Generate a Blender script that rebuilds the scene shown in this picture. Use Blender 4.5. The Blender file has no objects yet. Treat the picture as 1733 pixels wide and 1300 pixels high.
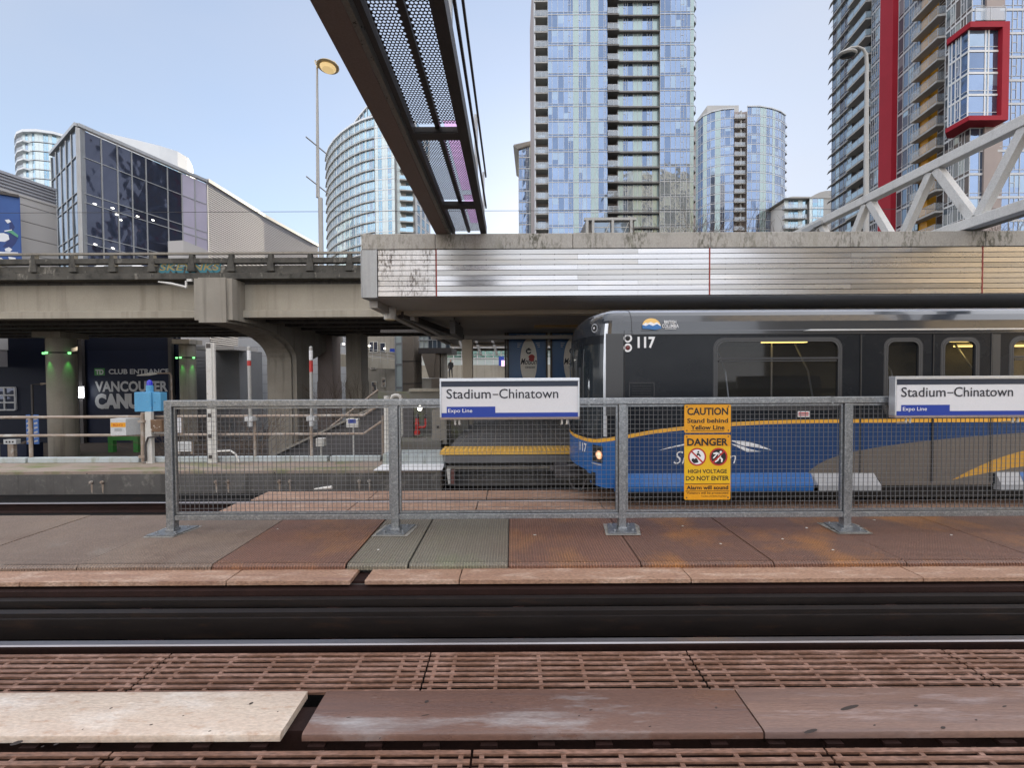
import bpy, bmesh, math, random
from mathutils import Vector, Matrix
random.seed(7)
R = random.Random(11)
scene = bpy.context.scene
col = scene.collection
PI = math.pi

# ------------------------------------------------------------------ camera
CAMZ = 2.15
FPX, CX, CY = 693.0, 866.5, 650.0
PITCH = -math.atan(14/FPX)
ROLL = 0.0055
_F = Vector((0, math.cos(PITCH), math.sin(PITCH)))
_R0 = Vector((1, 0, 0))
_U0 = _R0.cross(_F)
_R = _R0*math.cos(ROLL) - _U0*math.sin(ROLL)
_U = _U0*math.cos(ROLL) + _R0*math.sin(ROLL)
camd = bpy.data.cameras.new('camera')
camd.lens = FPX/1733*36.0
camd.sensor_width = 36.0
camd.sensor_fit = 'HORIZONTAL'
camd.clip_start = 0.05
camd.clip_end = 3000
cam = bpy.data.objects.new('camera', camd)
col.objects.link(cam)
cam.matrix_world = Matrix(((_R.x, _U.x, -_F.x, 0), (_R.y, _U.y, -_F.y, 0), (_R.z, _U.z, -_F.z, CAMZ), (0, 0, 0, 1)))
scene.camera = cam

def ray(px, py):
    return _F + _R*((px-CX)/FPX) + _U*((CY-py)/FPX)
def P(px, py, Y):          # the point at depth Y seen at a photo pixel
    d = ray(px, py); t = Y/d.y
    return Vector((d.x*t, Y, CAMZ+d.z*t))
def PX(px, Y, py=640): return P(px, py, Y).x
def PZ(py, Y, px=866): return P(px, py, Y).z

# ------------------------------------------------------------------ materials
MATS = {}
def rgb(c): return (c[0], c[1], c[2], 1.0)
def mat(name, c, rough=.6, metal=0., c2=None, ns=2.0, amt=1.0, bump=0., bs=30., bd=.01, streak=None, ss=(6, 6, .25), sr=(.5, .75), spec=.5,
        fine=.12, emit=None, estr=0, rvar=0., c3=None, s3=9., r3=(.55, .7), coat=0, alpha=None, sc=(1, 1, 1), m3=None):
    m = bpy.data.materials.new(name); m.use_nodes = True
    nt = m.node_tree; N = nt.nodes; L = nt.links
    b = N['Principled BSDF']
    b.inputs['Roughness'].default_value = rough; b.inputs['Metallic'].default_value = metal
    b.inputs['Specular IOR Level'].default_value = spec
    if coat: b.inputs['Coat Weight'].default_value = coat; b.inputs['Coat Roughness'].default_value = .05
    geo = N.new('ShaderNodeNewGeometry')
    mp = N.new('ShaderNodeMapping'); mp.inputs['Scale'].default_value = sc
    L.new(geo.outputs['Position'], mp.inputs['Vector']); vec = mp.outputs['Vector']
    def noise(scale, detail=6, rough_=.6, v=None):
        n = N.new('ShaderNodeTexNoise'); n.inputs['Scale'].default_value = scale; n.inputs['Detail'].default_value = detail
        n.inputs['Roughness'].default_value = rough_; L.new(v or vec, n.inputs['Vector']); return n.outputs['Fac']
    def ramp(fac, a, d):
        r = N.new('ShaderNodeMapRange'); r.inputs['From Min'].default_value = a; r.inputs['From Max'].default_value = d
        L.new(fac, r.inputs['Value']); return r.outputs['Result']
    def mix(fac, a, d, mode='MIX'):
        x = N.new('ShaderNodeMix'); x.data_type = 'RGBA'; x.blend_type = mode
        if isinstance(fac, (int, float)): x.inputs[0].default_value = fac
        else: L.new(fac, x.inputs[0])
        for s, i in ((a, 6), (d, 7)):
            if isinstance(s, tuple): x.inputs[i].default_value = s
            else: L.new(s, x.inputs[i])
        return x.outputs[2]
    if c2 is None: c2 = tuple(v*.72 for v in c)
    n1 = noise(ns)
    cc = mix(ramp(n1, .5-.25/amt, .5+.25/amt), rgb(c), rgb(c2))
    if c3:
        f3 = ramp(noise(s3, 8, .65), *r3)
        if m3:      # stains gather in clusters
            g3 = N.new('ShaderNodeMath'); g3.operation = 'MULTIPLY'; L.new(f3, g3.inputs[0]); L.new(ramp(noise(m3, 3), .44, .62), g3.inputs[1]); f3 = g3.outputs[0]
        cc = mix(f3, cc, rgb(c3))
    if fine:
        f = ramp(noise(60, 4), .3, .7)
        g = N.new('ShaderNodeMapRange'); g.inputs['To Min'].default_value = 1-fine*1.6; g.inputs['To Max'].default_value = 1+fine
        L.new(f, g.inputs['Value'])
        x = N.new('ShaderNodeVectorMath'); x.operation = 'MULTIPLY'; L.new(cc, x.inputs[0]); L.new(g.outputs['Result'], x.inputs[1]); cc = x.outputs[0]
    if streak:
        m2 = N.new('ShaderNodeMapping'); m2.inputs['Scale'].default_value = ss; L.new(geo.outputs['Position'], m2.inputs['Vector'])
        cc = mix(ramp(noise(1, 6, .65, m2.outputs['Vector']), *sr), cc, rgb(streak))
    L.new(cc, b.inputs['Base Color'])
    if rvar:
        rr = N.new('ShaderNodeMapRange'); rr.inputs['To Min'].default_value = max(.02, rough-rvar); rr.inputs['To Max'].default_value = min(1, rough+rvar)
        L.new(ramp(noise(ns*2.3), .3, .7), rr.inputs['Value']); L.new(rr.outputs['Result'], b.inputs['Roughness'])
    if bump:
        bn = N.new('ShaderNodeBump'); bn.inputs['Strength'].default_value = bump; bn.inputs['Distance'].default_value = bd
        L.new(noise(bs, 5), bn.inputs['Height']); L.new(bn.outputs['Normal'], b.inputs['Normal'])
    if emit: b.inputs['Emission Color'].default_value = rgb(emit); b.inputs['Emission Strength'].default_value = estr
    if alpha is not None: b.inputs['Alpha'].default_value = alpha
    MATS[name] = m
    return m

def flat(name, c, rough=.5, metal=0, spec=.5, emit=None, estr=0):
    m = bpy.data.materials.new(name); m.use_nodes = True; b = m.node_tree.nodes['Principled BSDF']
    b.inputs['Base Color'].default_value = rgb(c); b.inputs['Roughness'].default_value = rough; b.inputs['Metallic'].default_value = metal
    b.inputs['Specular IOR Level'].default_value = spec
    if emit: b.inputs['Emission Color'].default_value = rgb(emit); b.inputs['Emission Strength'].default_value = estr
    MATS[name] = m; return m

# bump helper: add a lug pattern (checker plate) to an existing material
def add_lugs(m, pitch=.042, h=.007):
    nt = m.node_tree; N = nt.nodes; L = nt.links; b = N['Principled BSDF']
    geo = N.new('ShaderNodeNewGeometry')
    rot = N.new('ShaderNodeVectorRotate'); rot.rotation_type = 'Z_AXIS'; rot.inputs['Angle'].default_value = PI/4
    L.new(geo.outputs['Position'], rot.inputs['Vector'])
    s = N.new('ShaderNodeSeparateXYZ'); L.new(rot.outputs['Vector'], s.inputs[0])
    outs = []
    for k in 'XY':
        a = N.new('ShaderNodeMath'); a.operation = 'MULTIPLY'; a.inputs[1].default_value = 2*PI/pitch; L.new(s.outputs[k], a.inputs[0])
        q = N.new('ShaderNodeMath'); q.operation = 'SINE'; L.new(a.outputs[0], q.inputs[0]); outs.append(q.outputs[0])
    mu = N.new('ShaderNodeMath'); mu.operation = 'MULTIPLY'; L.new(outs[0], mu.inputs[0]); L.new(outs[1], mu.inputs[1])
    bn = N.new('ShaderNodeBump'); bn.inputs['Strength'].default_value = .9; bn.inputs['Distance'].default_value = h
    L.new(mu.outputs[0], bn.inputs['Height'])
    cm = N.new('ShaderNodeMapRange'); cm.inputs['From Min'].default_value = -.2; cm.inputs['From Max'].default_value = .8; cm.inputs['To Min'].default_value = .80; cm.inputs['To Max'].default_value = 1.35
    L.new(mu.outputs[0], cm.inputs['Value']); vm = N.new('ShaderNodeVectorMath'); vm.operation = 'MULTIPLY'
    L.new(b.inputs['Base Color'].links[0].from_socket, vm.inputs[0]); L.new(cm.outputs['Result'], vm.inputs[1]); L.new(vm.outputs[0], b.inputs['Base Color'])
    if b.inputs['Normal'].links: L.new(b.inputs['Normal'].links[0].from_socket, bn.inputs['Normal'])
    L.new(bn.outputs['Normal'], b.inputs['Normal'])

def glass(name, c, rough=.05, metal=.75, wob=.06, ws=.35, c2=None):
    m = mat(name, c, rough=rough, metal=metal, c2=c2 or tuple(v*.8 for v in c), ns=.25, fine=0, spec=.6)
    nt = m.node_tree; N = nt.nodes; L = nt.links; b = N['Principled BSDF']
    geo = N.new('ShaderNodeNewGeometry'); n = N.new('ShaderNodeTexNoise'); n.inputs['Scale'].default_value = ws; n.inputs['Detail'].default_value = 2
    L.new(geo.outputs['Position'], n.inputs['Vector'])
    bn = N.new('ShaderNodeBump'); bn.inputs['Strength'].default_value = 1; bn.inputs['Distance'].default_value = wob
    L.new(n.outputs['Fac'], bn.inputs['Height']); L.new(bn.outputs['Normal'], b.inputs['Normal'])
    return m

# ------------------------------------------------------------------ mesh builder
W = {}            # world location of each object's frame
def tag(o, label=None, cat=None, group=None, kind=None):
    if label: o['label'] = label
    if cat: o['category'] = cat
    if group: o['group'] = group
    if kind: o['kind'] = kind
    return o
def thing(name, loc, label, cat, group=None):
    o = bpy.data.objects.new(name, None); col.objects.link(o); o.location = loc
    o.empty_display_size = .3
    W[o] = Vector(loc)
    return tag(o, label, cat, group)

class MB:
    def __init__(s): s.v = []; s.f = []; s.m = []
    def quad(s, a, b, c, d, m=0): return s.poly((a, b, c, d), m)
    def poly(s, pts, m=0):
        n = len(s.v); s.v += [tuple(p) for p in pts]; s.f.append(tuple(range(n, n+len(pts)))); s.m.append(m); return s
    def box(s, x0, x1, y0, y1, z0, z1, m=0):
        n = len(s.v)
        if x0 > x1: x0, x1 = x1, x0
        if y0 > y1: y0, y1 = y1, y0
        if z0 > z1: z0, z1 = z1, z0
        s.v += [(x0, y0, z0), (x1, y0, z0), (x1, y1, z0), (x0, y1, z0), (x0, y0, z1), (x1, y0, z1), (x1, y1, z1), (x0, y1, z1)]
        for q in ((0, 3, 2, 1), (4, 5, 6, 7), (0, 1, 5, 4), (1, 2, 6, 5), (2, 3, 7, 6), (3, 0, 4, 7)):
            s.f.append(tuple(n+i for i in q)); s.m.append(m)
        return s
    def bar(s, p, q, w, h, m=0, up=(0, 0, 1)):
        p = Vector(p); q = Vector(q); d = (q-p).normalized(); u = Vector(up)
        r = d.cross(u)
        if r.length < 1e-4: r = d.cross(Vector((0, 1, 0)))
        r.normalize(); u = r.cross(d)
        n = len(s.v)
        for e in (p, q):
            for a, b in ((-1, -1), (1, -1), (1, 1), (-1, 1)):
                s.v.append(tuple(e + r*(a*w/2) + u*(b*h/2)))
        for qd in ((3, 2, 1, 0), (4, 5, 6, 7), (0, 1, 5, 4), (1, 2, 6, 5), (2, 3, 7, 6), (3, 0, 4, 7)):
            s.f.append(tuple(n+i for i in qd)); s.m.append(m)
        return s
    def tube(s, pts, r, n=8, m=0, cap=True):
        pts = [Vector(p) for p in pts]
        rs = r if isinstance(r, (list, tuple)) else [r]*len(pts)
        base = len(s.v); prev = None
        for i, p in enumerate(pts):
            d = (pts[min(i+1, len(pts)-1)] - pts[max(i-1, 0)]).normalized()
            if prev is None:
                a = d.cross(Vector((0, 0, 1)))
                if a.length < 1e-3: a = d.cross(Vector((1, 0, 0)))
            else:
                a = prev - d*prev.dot(d)
            a.normalize(); prev = a; b = d.cross(a)
            for k in range(n):
                t = 2*PI*k/n
                s.v.append(tuple(p + (a*math.cos(t) + b*math.sin(t))*rs[i]))
        for i in range(len(pts)-1):
            for k in range(n):
                k2 = (k+1) % n
                s.f.append((base+i*n+k, base+i*n+k2, base+(i+1)*n+k2, base+(i+1)*n+k)); s.m.append(m)
        if cap:
            s.f.append(tuple(base+k for k in range(n-1, -1, -1))); s.m.append(m)
            e = base+(len(pts)-1)*n
            s.f.append(tuple(e+k for k in range(n))); s.m.append(m)
        return s
    def prism(s, pts, vec, m=0, cap=True):       # planar outline pushed along vec
        n = len(s.v); k = len(pts); vec = Vector(vec)
        s.v += [tuple(p) for p in pts] + [tuple(Vector(p)+vec) for p in pts]
        for i in range(k):
            j = (i+1) % k; s.f.append((n+i, n+j, n+k+j, n+k+i)); s.m.append(m)
        if cap:
            s.f.append(tuple(n+i for i in range(k-1, -1, -1))); s.m.append(m)
            s.f.append(tuple(n+k+i for i in range(k))); s.m.append(m)
        return s
    def lathe(s, c, prof, n=16, m=0):            # prof: (radius, z)
        base = len(s.v)
        for r, z in prof:
            for k in range(n):
                t = 2*PI*k/n; s.v.append((c[0]+r*math.cos(t), c[1]+r*math.sin(t), c[2]+z))
        for i in range(len(prof)-1):
            for k in range(n):
                k2 = (k+1) % n
                s.f.append((base+i*n+k, base+i*n+k2, base+(i+1)*n+k2, base+(i+1)*n+k)); s.m.append(m)
        s.f.append(tuple(base+k for k in range(n-1, -1, -1))); s.m.append(m)
        e = base+(len(prof)-1)*n; s.f.append(tuple(e+k for k in range(n))); s.m.append(m)
        return s
    def disc(s, c, r, ex, ez, n=24, m=0, a0=0, a1=2*PI, r0=None):
        c = Vector(c); ex = Vector(ex); ez = Vector(ez)
        full = abs(a1-a0-2*PI) < 1e-4
        ks = range(n) if full else range(n+1)
        pt = lambda rr, k: c + ex*(rr*math.cos(a0+(a1-a0)*k/n)) + ez*(rr*math.sin(a0+(a1-a0)*k/n))
        if r0 is None: s.poly([pt(r, k) for k in ks], m)
        else:
            for k in range(n): s.poly((pt(r0, k), pt(r, k), pt(r, k+1), pt(r0, k+1)), m)
        return s
    def ell(s, c, rx, ry, rz, n=10, k=6, m=0):
        prof = [(max(.001, math.cos(-PI/2+PI*i/k)), math.sin(-PI/2+PI*i/k)) for i in range(k+1)]
        b = len(s.v); s.lathe((0, 0, 0), prof, n, m)
        for i in range(b, len(s.v)):
            x, y, z = s.v[i]; s.v[i] = (c[0]+x*rx, c[1]+y*ry, c[2]+z*rz)
        return s
    def text(s, body, o, h, w=None, m=0, ex=(1, 0, 0), ez=(0, 0, 1), bold=0., shear=0., align='L', ref=None, sp=1.0):
        cu = bpy.data.curves.new('t', 'FONT'); cu.body = body; cu.size = 1; cu.offset = bold; cu.shear = shear; cu.resolution_u = 3; cu.space_character = sp
        ob = bpy.data.objects.new('t', cu)
        me = bpy.data.meshes.new_from_object(ob)
        bpy.data.objects.remove(ob); bpy.data.curves.remove(cu)
        vs = [v.co.copy() for v in me.vertices]
        if not vs: return s
        x0 = min(v.x for v in vs); x1 = max(v.x for v in vs); y0 = min(v.y for v in vs); y1 = max(v.y for v in vs)
        if ref is None: ref = .70
        sy = h/ref; sx = sy if w is None else w/(x1-x0)
        wd = (x1-x0)*sx
        off = {'L': 0, 'C': -wd/2, 'R': -wd}[align]
        o = Vector(o); ex = Vector(ex); ez = Vector(ez); n = len(s.v)
        s.v += [tuple(o + ex*((v.x-x0)*sx+off) + ez*(v.y*sy)) for v in vs]
        for p in me.polygons: s.f.append(tuple(n+i for i in p.vertices)); s.m.append(m)
        bpy.data.meshes.remove(me)
        return s
    def build(s, name, mats, parent=None, label=None, cat=None, group=None, kind=None, smooth=False, bevel=0, origin=None, subs=0):
        if not isinstance(mats, (list, tuple)): mats = [mats]
        if parent is not None: o0 = W[parent]
        elif origin is not None: o0 = Vector(origin)
        else:
            xs = [v[0] for v in s.v]; ys = [v[1] for v in s.v]; zs = [v[2] for v in s.v]
            o0 = Vector(((min(xs)+max(xs))/2, (min(ys)+max(ys))/2, min(zs)))
        me = bpy.data.meshes.new(name)
        me.from_pydata([(x-o0.x, y-o0.y, z-o0.z) for x, y, z in s.v], [], s.f)
        for mt in mats: me.materials.append(mt)
        me.polygons.foreach_set('material_index', s.m)
        if smooth:
            me.polygons.foreach_set('use_smooth', [True]*len(me.polygons))
        me.update()
        o = bpy.data.objects.new(name, me); col.objects.link(o)
        W[o] = o0
        if parent is not None: o.parent = parent
        else: o.location = o0
        if smooth:
            try: me.set_sharp_from_angle(angle=math.radians(38))
            except Exception: pass
        if bevel:
            bv = o.modifiers.new('edge', 'BEVEL'); bv.width = bevel; bv.segments = 2; bv.limit_method = 'ANGLE'; bv.angle_limit = math.radians(40)
        if subs:
            sb = o.modifiers.new('sub', 'SUBSURF'); sb.levels = subs; sb.render_levels = subs
        return tag(o, label, cat, group, kind)

def copy_tree(o, parent=None):
    c = o.copy(); col.objects.link(c); c.parent = parent
    W[c] = W[o] if parent is None else W[parent]
    for ch in list(o.children): copy_tree(ch, c)
    return c
# ------------------------------------------------------------------ world and light
SUN_EL, SUN_AZ = math.radians(15), math.radians(9.5)      # azimuth from +Y towards +X: low, ahead, behind the tallest tower
w = bpy.data.worlds.new('World'); scene.world = w; w.use_nodes = True
nt = w.node_tree; N = nt.nodes; L = nt.links
bg = N['Background']; bg.inputs['Strength'].default_value = .10
sky = N.new('ShaderNodeTexSky'); sky.sky_type = 'NISHITA'; sky.sun_disc = False
sky.sun_elevation = SUN_EL; sky.sun_rotation = SUN_AZ
sky.air_density = 1.0; sky.dust_density = .3; sky.ozone_density = 2.2; sky.altitude = 20
tc = N.new('ShaderNodeTexCoord'); mp = N.new('ShaderNodeMapping'); mp.inputs['Scale'].default_value = (1.0, 1.0, 3.0)
L.new(tc.outputs['Generated'], mp.inputs['Vector'])
def mrange(src, a0, a1, b0, b1):
    m = N.new('ShaderNodeMapRange'); m.inputs['From Min'].default_value = a0; m.inputs['From Max'].default_value = a1
    m.inputs['To Min'].default_value = b0; m.inputs['To Max'].default_value = b1; L.new(src, m.inputs['Value']); return m.outputs['Result']
def madd(*src):
    o = src[0]
    for k in src[1:]:
        q = N.new('ShaderNodeMath'); q.operation = 'ADD'; L.new(o, q.inputs[0]); L.new(k, q.inputs[1]); o = q.outputs[0]
    return o
nz = N.new('ShaderNodeTexNoise'); nz.inputs['Scale'].default_value = 1.1; nz.inputs['Detail'].default_value = 4; nz.inputs['Roughness'].default_value = .45
L.new(mp.outputs['Vector'], nz.inputs['Vector'])
sp = N.new('ShaderNodeSeparateXYZ'); L.new(tc.outputs['Generated'], sp.inputs[0])
# veil of thin high cloud: thicker towards the horizon and to the right, with unseen fill brightness added overhead and behind the viewer
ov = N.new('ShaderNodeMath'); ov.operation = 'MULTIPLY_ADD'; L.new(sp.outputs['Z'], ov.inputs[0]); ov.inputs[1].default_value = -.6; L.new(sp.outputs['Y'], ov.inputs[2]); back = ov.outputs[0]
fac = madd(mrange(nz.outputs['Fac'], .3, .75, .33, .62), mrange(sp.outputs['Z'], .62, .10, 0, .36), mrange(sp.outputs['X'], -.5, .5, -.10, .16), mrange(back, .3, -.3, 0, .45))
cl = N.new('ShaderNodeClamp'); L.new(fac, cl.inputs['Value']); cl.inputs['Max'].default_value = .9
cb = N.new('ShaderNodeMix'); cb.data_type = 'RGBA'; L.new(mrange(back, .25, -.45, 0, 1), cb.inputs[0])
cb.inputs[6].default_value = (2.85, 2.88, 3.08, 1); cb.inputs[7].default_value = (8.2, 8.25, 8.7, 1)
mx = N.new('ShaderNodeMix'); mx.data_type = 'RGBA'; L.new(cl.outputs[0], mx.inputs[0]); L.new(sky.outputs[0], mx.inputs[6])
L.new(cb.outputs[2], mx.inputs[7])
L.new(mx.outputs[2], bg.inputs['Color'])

sd = bpy.data.lights.new('sun', 'SUN'); sd.energy = 4.5; sd.angle = math.radians(.6); sd.color = (1, .86, .66)
so = bpy.data.objects.new('sun', sd); col.objects.link(so)
sdir = Vector((math.sin(SUN_AZ)*math.cos(SUN_EL), math.cos(SUN_AZ)*math.cos(SUN_EL), math.sin(SUN_EL)))
so.rotation_euler = sdir.to_track_quat('Z', 'Y').to_euler(); so.location = (0, 20, 60)
scene.view_settings.view_transform = 'Standard'; scene.view_settings.look = 'None'
scene.view_settings.exposure = 1.45; scene.view_settings.gamma = 1
scene.cycles.use_denoising = True
scene.cycles.max_bounces = 8; scene.cycles.transparent_max_bounces = 12; scene.cycles.caustics_reflective = False; scene.cycles.caustics_refractive = False
scene.cycles.sample_clamp_indirect = 4

# ------------------------------------------------------------------ materials
M = {}
M['concrete'] = mat('concrete', (.33, .31, .27), .85, c2=(.24, .22, .19), ns=.7, bump=.3, bs=25, streak=(.12, .11, .095), ss=(3, 3, .15), sr=(.52, .8))
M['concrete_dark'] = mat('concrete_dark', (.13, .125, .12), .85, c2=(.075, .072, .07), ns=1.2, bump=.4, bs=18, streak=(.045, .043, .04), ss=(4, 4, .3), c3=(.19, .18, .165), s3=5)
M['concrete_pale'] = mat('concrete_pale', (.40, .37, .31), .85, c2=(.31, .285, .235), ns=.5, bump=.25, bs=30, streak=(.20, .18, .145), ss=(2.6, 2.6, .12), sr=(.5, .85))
M['concrete_stain'] = mat('concrete_stain', (.105, .10, .088), .9, c2=(.05, .048, .043), ns=1.4, bump=.5, bs=16, streak=(.33, .31, .27), ss=(2.3, 2.3, .9), sr=(.60, .74), c3=(.03, .03, .027), s3=3, r3=(.5, .7))
M['ledge'] = mat('ledge', (.31, .27, .225), .85, c2=(.27, .185, .15), ns=.9, bump=.2, bs=30, c3=(.15, .175, .065), s3=1.1, r3=(.48, .66), sc=(1, 2.2, 1))
M['platform_paver'] = mat('platform_paver', (.17, .17, .175), .8, c2=(.13, .13, .135), ns=1.5, bump=.2)
M['asphalt'] = mat('asphalt', (.05, .05, .05), .9, ns=.5)
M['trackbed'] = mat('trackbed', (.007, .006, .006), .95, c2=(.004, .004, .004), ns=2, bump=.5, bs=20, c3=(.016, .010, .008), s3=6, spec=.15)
M['rust_slat'] = mat('rust_slat', (.20, .102, .066), .62, c2=(.15, .076, .05), ns=2.2, bump=.35, bs=45, c3=(.34, .205, .16), s3=9, r3=(.45, .7), rvar=.12, sc=(.35, 1.6, 1), fine=.3)
M['rust_bar'] = mat('rust_bar', (.17, .075, .066), .75, c2=(.11, .05, .045), ns=3)
M['tan_board'] = mat('tan_board', (.40, .25, .172), .62, c2=(.29, .168, .115), ns=1.3, bump=.25, bs=40, c3=(.50, .36, .28), s3=6, r3=(.5, .7), sc=(.5, 2, 1), fine=.3, streak=(.22, .12, .09), ss=(1.5, 20, 1), sr=(.55, .75))
M['cream_board'] = mat('cream_board', (.58, .49, .40), .5, c2=(.50, .385, .315), ns=1.1, bump=.5, bs=26, bd=.012, c3=(.68, .62, .56), s3=3, r3=(.5, .72), sc=(.55, 1.6, 1), rvar=.12, streak=(.42, .29, .21), ss=(8, 22, 1), sr=(.55, .70), fine=.12)
M['worn_sheen_board'] = mat('worn_sheen_board', (.19, .105, .078), .34, c2=(.115, .064, .05), ns=.8, bump=.25, bs=24, c3=(.33, .31, .31), s3=1.25, r3=(.53, .68), sc=(.55, 3.0, 1), rvar=.2, streak=(.10, .065, .06), ss=(.35, 11, 1), sr=(.48, .75), fine=.12)  # pale grey patches paint the silvery gloss into the board colour
M['worn_sheen_board2'] = mat('worn_sheen_board2', (.235, .145, .112), .46, c2=(.17, .105, .085), ns=1.1, bump=.35, bs=24, c3=(.34, .27, .26), s3=2.4, r3=(.56, .72), sc=(.4, 3.2, 1), rvar=.15, streak=(.12, .08, .075), ss=(.3, 9, 1), sr=(.48, .75), fine=.12)
PLATE = {
 'tan': mat('plate_tan', (.26, .19, .14), .5, c2=(.185, .135, .108), ns=.9, rvar=.1, fine=.25, bump=.1, c3=(.15, .095, .07), s3=1.6, r3=(.52, .75)),
 'tan2': mat('plate_tan2', (.25, .185, .14), .5, c2=(.17, .12, .095), ns=.9, rvar=.1, fine=.25, bump=.1, c3=(.27, .235, .2), s3=2.2, r3=(.55, .8)),
 'rust': mat('plate_rust', (.205, .098, .066), .5, c2=(.15, .078, .056), ns=1.4, rvar=.1, fine=.25, bump=.1, c3=(.30, .14, .055), s3=1.3, r3=(.5, .75)),
 'olive': mat('plate_olive', (.20, .185, .145), .5, c2=(.16, .13, .10), ns=1.1, rvar=.1, fine=.25, bump=.1, c3=(.19, .20, .12), s3=1.7, r3=(.52, .75)),
 'brown': mat('plate_brown', (.175, .086, .058), .48, c2=(.135, .072, .052), ns=1.0, rvar=.1, fine=.25, bump=.1, c3=(.38, .16, .04), s3=1.0, r3=(.5, .72)),
}
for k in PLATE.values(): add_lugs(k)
M['steel_rail'] = mat('steel_rail', (.34, .33, .35), .36, 1.0, c2=(.22, .20, .20), ns=3, sc=(.2, 6, 6), fine=.05)
M['rail_side'] = mat('rail_side', (.028, .012, .010), .7, c2=(.015, .007, .006), ns=4, bump=.3, spec=.2)
M['power_rail'] = mat('power_rail', (.018, .014, .013), .5, .0, c2=(.009, .007, .007), ns=3, spec=.3, c3=(.028, .017, .013), s3=5, r3=(.55, .7), sc=(.5, 3, 3))
M['galv'] = mat('galv', (.33, .35, .37), .42, .75, c2=(.23, .245, .26), ns=14, c3=(.41, .43, .45), s3=32, r3=(.5, .65), rvar=.12, fine=.2)
M['wire'] = mat('wire', (.22, .23, .24), .5, .4, c2=(.16, .16, .17), ns=8)
M['alu'] = mat('alu', (.50, .50, .51), .24, .95, c2=(.40, .40, .41), ns=.35, c3=(.52, .50, .48), s3=1.1, r3=(.5, .7), rvar=.07, fine=.05, sc=(.35, 1, 3))
M['alu_dirty'] = mat('alu_dirty', (.56, .555, .55), .36, .85, c2=(.47, .46, .46), ns=.5, c3=(.12, .105, .095), s3=24, r3=(.48, .58), m3=2.0, rvar=.1, sc=(1.4, 1, .45))
M['alu2'] = mat('alu_dull', (.42, .415, .41), .30, .92, c2=(.41, .41, .41), ns=.3, c3=(.46, .43, .39), s3=.8, r3=(.5, .7), rvar=.07, fine=.05, sc=(.35, 1, 3))
M['alu_grey'] = mat('alu_grey', (.40, .42, .44), .45, .6, c2=(.33, .345, .36), ns=1.5, streak=(.27, .28, .29), ss=(9, 9, .3))
M['coping'] = mat('coping', (.42, .405, .38), .55, .25, c2=(.34, .32, .285), ns=.8, c3=(.10, .095, .07), s3=17, r3=(.47, .58), m3=1.1, streak=(.165, .16, .10), ss=(2.2, 2.2, .5), sr=(.56, .8), bump=.2, sc=(1, 1, .38))
M['soffit'] = mat('soffit', (.44, .42, .40), .6, .1, c2=(.36, .345, .33), ns=.7)
M['beam_tan'] = mat('beam_tan', (.52, .46, .37), .6, c2=(.45, .395, .32), ns=.8)
M['red_strip'] = mat('red_strip', (.35, .05, .04), .6)
M['white_paint'] = mat('white_paint', (.66, .66, .64), .5, c2=(.56, .55, .52), ns=2, c3=(.30, .28, .24), s3=7, r3=(.62, .72))
M['white_clean'] = mat('white_clean', (.74, .75, .78), .4, c2=(.70, .71, .74), ns=1, fine=.03)
M['truss'] = mat('truss_white', (.62, .63, .63), .5, c2=(.52, .52, .51), ns=1.2, streak=(.36, .35, .33), ss=(5, 5, 1.4), sr=(.56, .8))
M['dark_steel'] = mat('dark_steel', (.075, .068, .068), .5, .2, c2=(.05, .046, .046), ns=2)
M['brown_steel'] = mat('brown_steel', (.31, .25, .225), .6, 0, c2=(.25, .20, .18), ns=.6, fine=.08)
M['pale_flange'] = mat('pale_flange', (.36, .36, .33), .6, c2=(.28, .28, .25), ns=1, c3=(.05, .05, .04), s3=16, r3=(.6, .66))
M['lilac'] = flat('lilac_sheet', (.75, .5, .8), .4)
_n = M['lilac'].node_tree; _t = _n.nodes.new('ShaderNodeBsdfTranslucent'); _t.inputs['Color'].default_value = (.86, .70, .90, 1); _n.links.new(_t.outputs[0], _n.nodes['Material Output'].inputs['Surface'])
M['pipe_tan'] = mat('pipe_tan', (.35, .295, .245), .6, c2=(.27, .20, .155), ns=2, c3=(.47, .45, .42), s3=3, r3=(.52, .66))
M['kerb_white'] = mat('kerb_white', (.46, .53, .56), .7, c2=(.40, .43, .43), ns=1.5, streak=(.25, .27, .20), ss=(5, 5, 1.2), sr=(.52, .75))
M['blue_box'] = mat('blue_box', (.10, .36, .62), .45, c2=(.085, .31, .55), ns=4, c3=(.40, .47, .52), s3=11, r3=(.63, .7))
M['blue_lens'] = flat('blue_lens', (.02, .02, .35), .15, emit=(.05, .06, .9), estr=.06)
M['cabinet'] = mat('cabinet_grey', (.58, .60, .62), .45, c2=(.52, .54, .56), ns=3)
M['cabinet_side'] = mat('cabinet_side', (.36, .38, .39), .45, c2=(.33, .34, .35), ns=3)
M['yellow'] = mat('sign_yellow', (.80, .50, .015), .42, c2=(.74, .44, .015), ns=3, fine=.05)
M['amber'] = mat('sign_amber', (.78, .36, .01), .42, c2=(.70, .31, .01), ns=3, fine=.05)
M['yellow_tile'] = mat('yellow_tile', (.88, .53, .09), .6, c2=(.76, .44, .08), ns=3, c3=(.40, .27, .10), s3=9, r3=(.58, .7))
M['black'] = flat('black_ink', (.012, .012, .014), .5)
M['ink'] = flat('dark_ink', (.02, .022, .035), .5)
M['red'] = mat('red_paint', (.50, .035, .03), .45, c2=(.42, .03, .028), ns=4)
M['red_tower'] = mat('red_clad', (.34, .02, .035), .6, c2=(.29, .018, .03), ns=.4, spec=.15)
M['sign_white'] = mat('sign_white', (.72, .73, .77), .35, c2=(.69, .70, .74), ns=1, fine=.02)
M['sign_navy'] = flat('sign_navy', (.018, .028, .055), .4)
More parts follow.
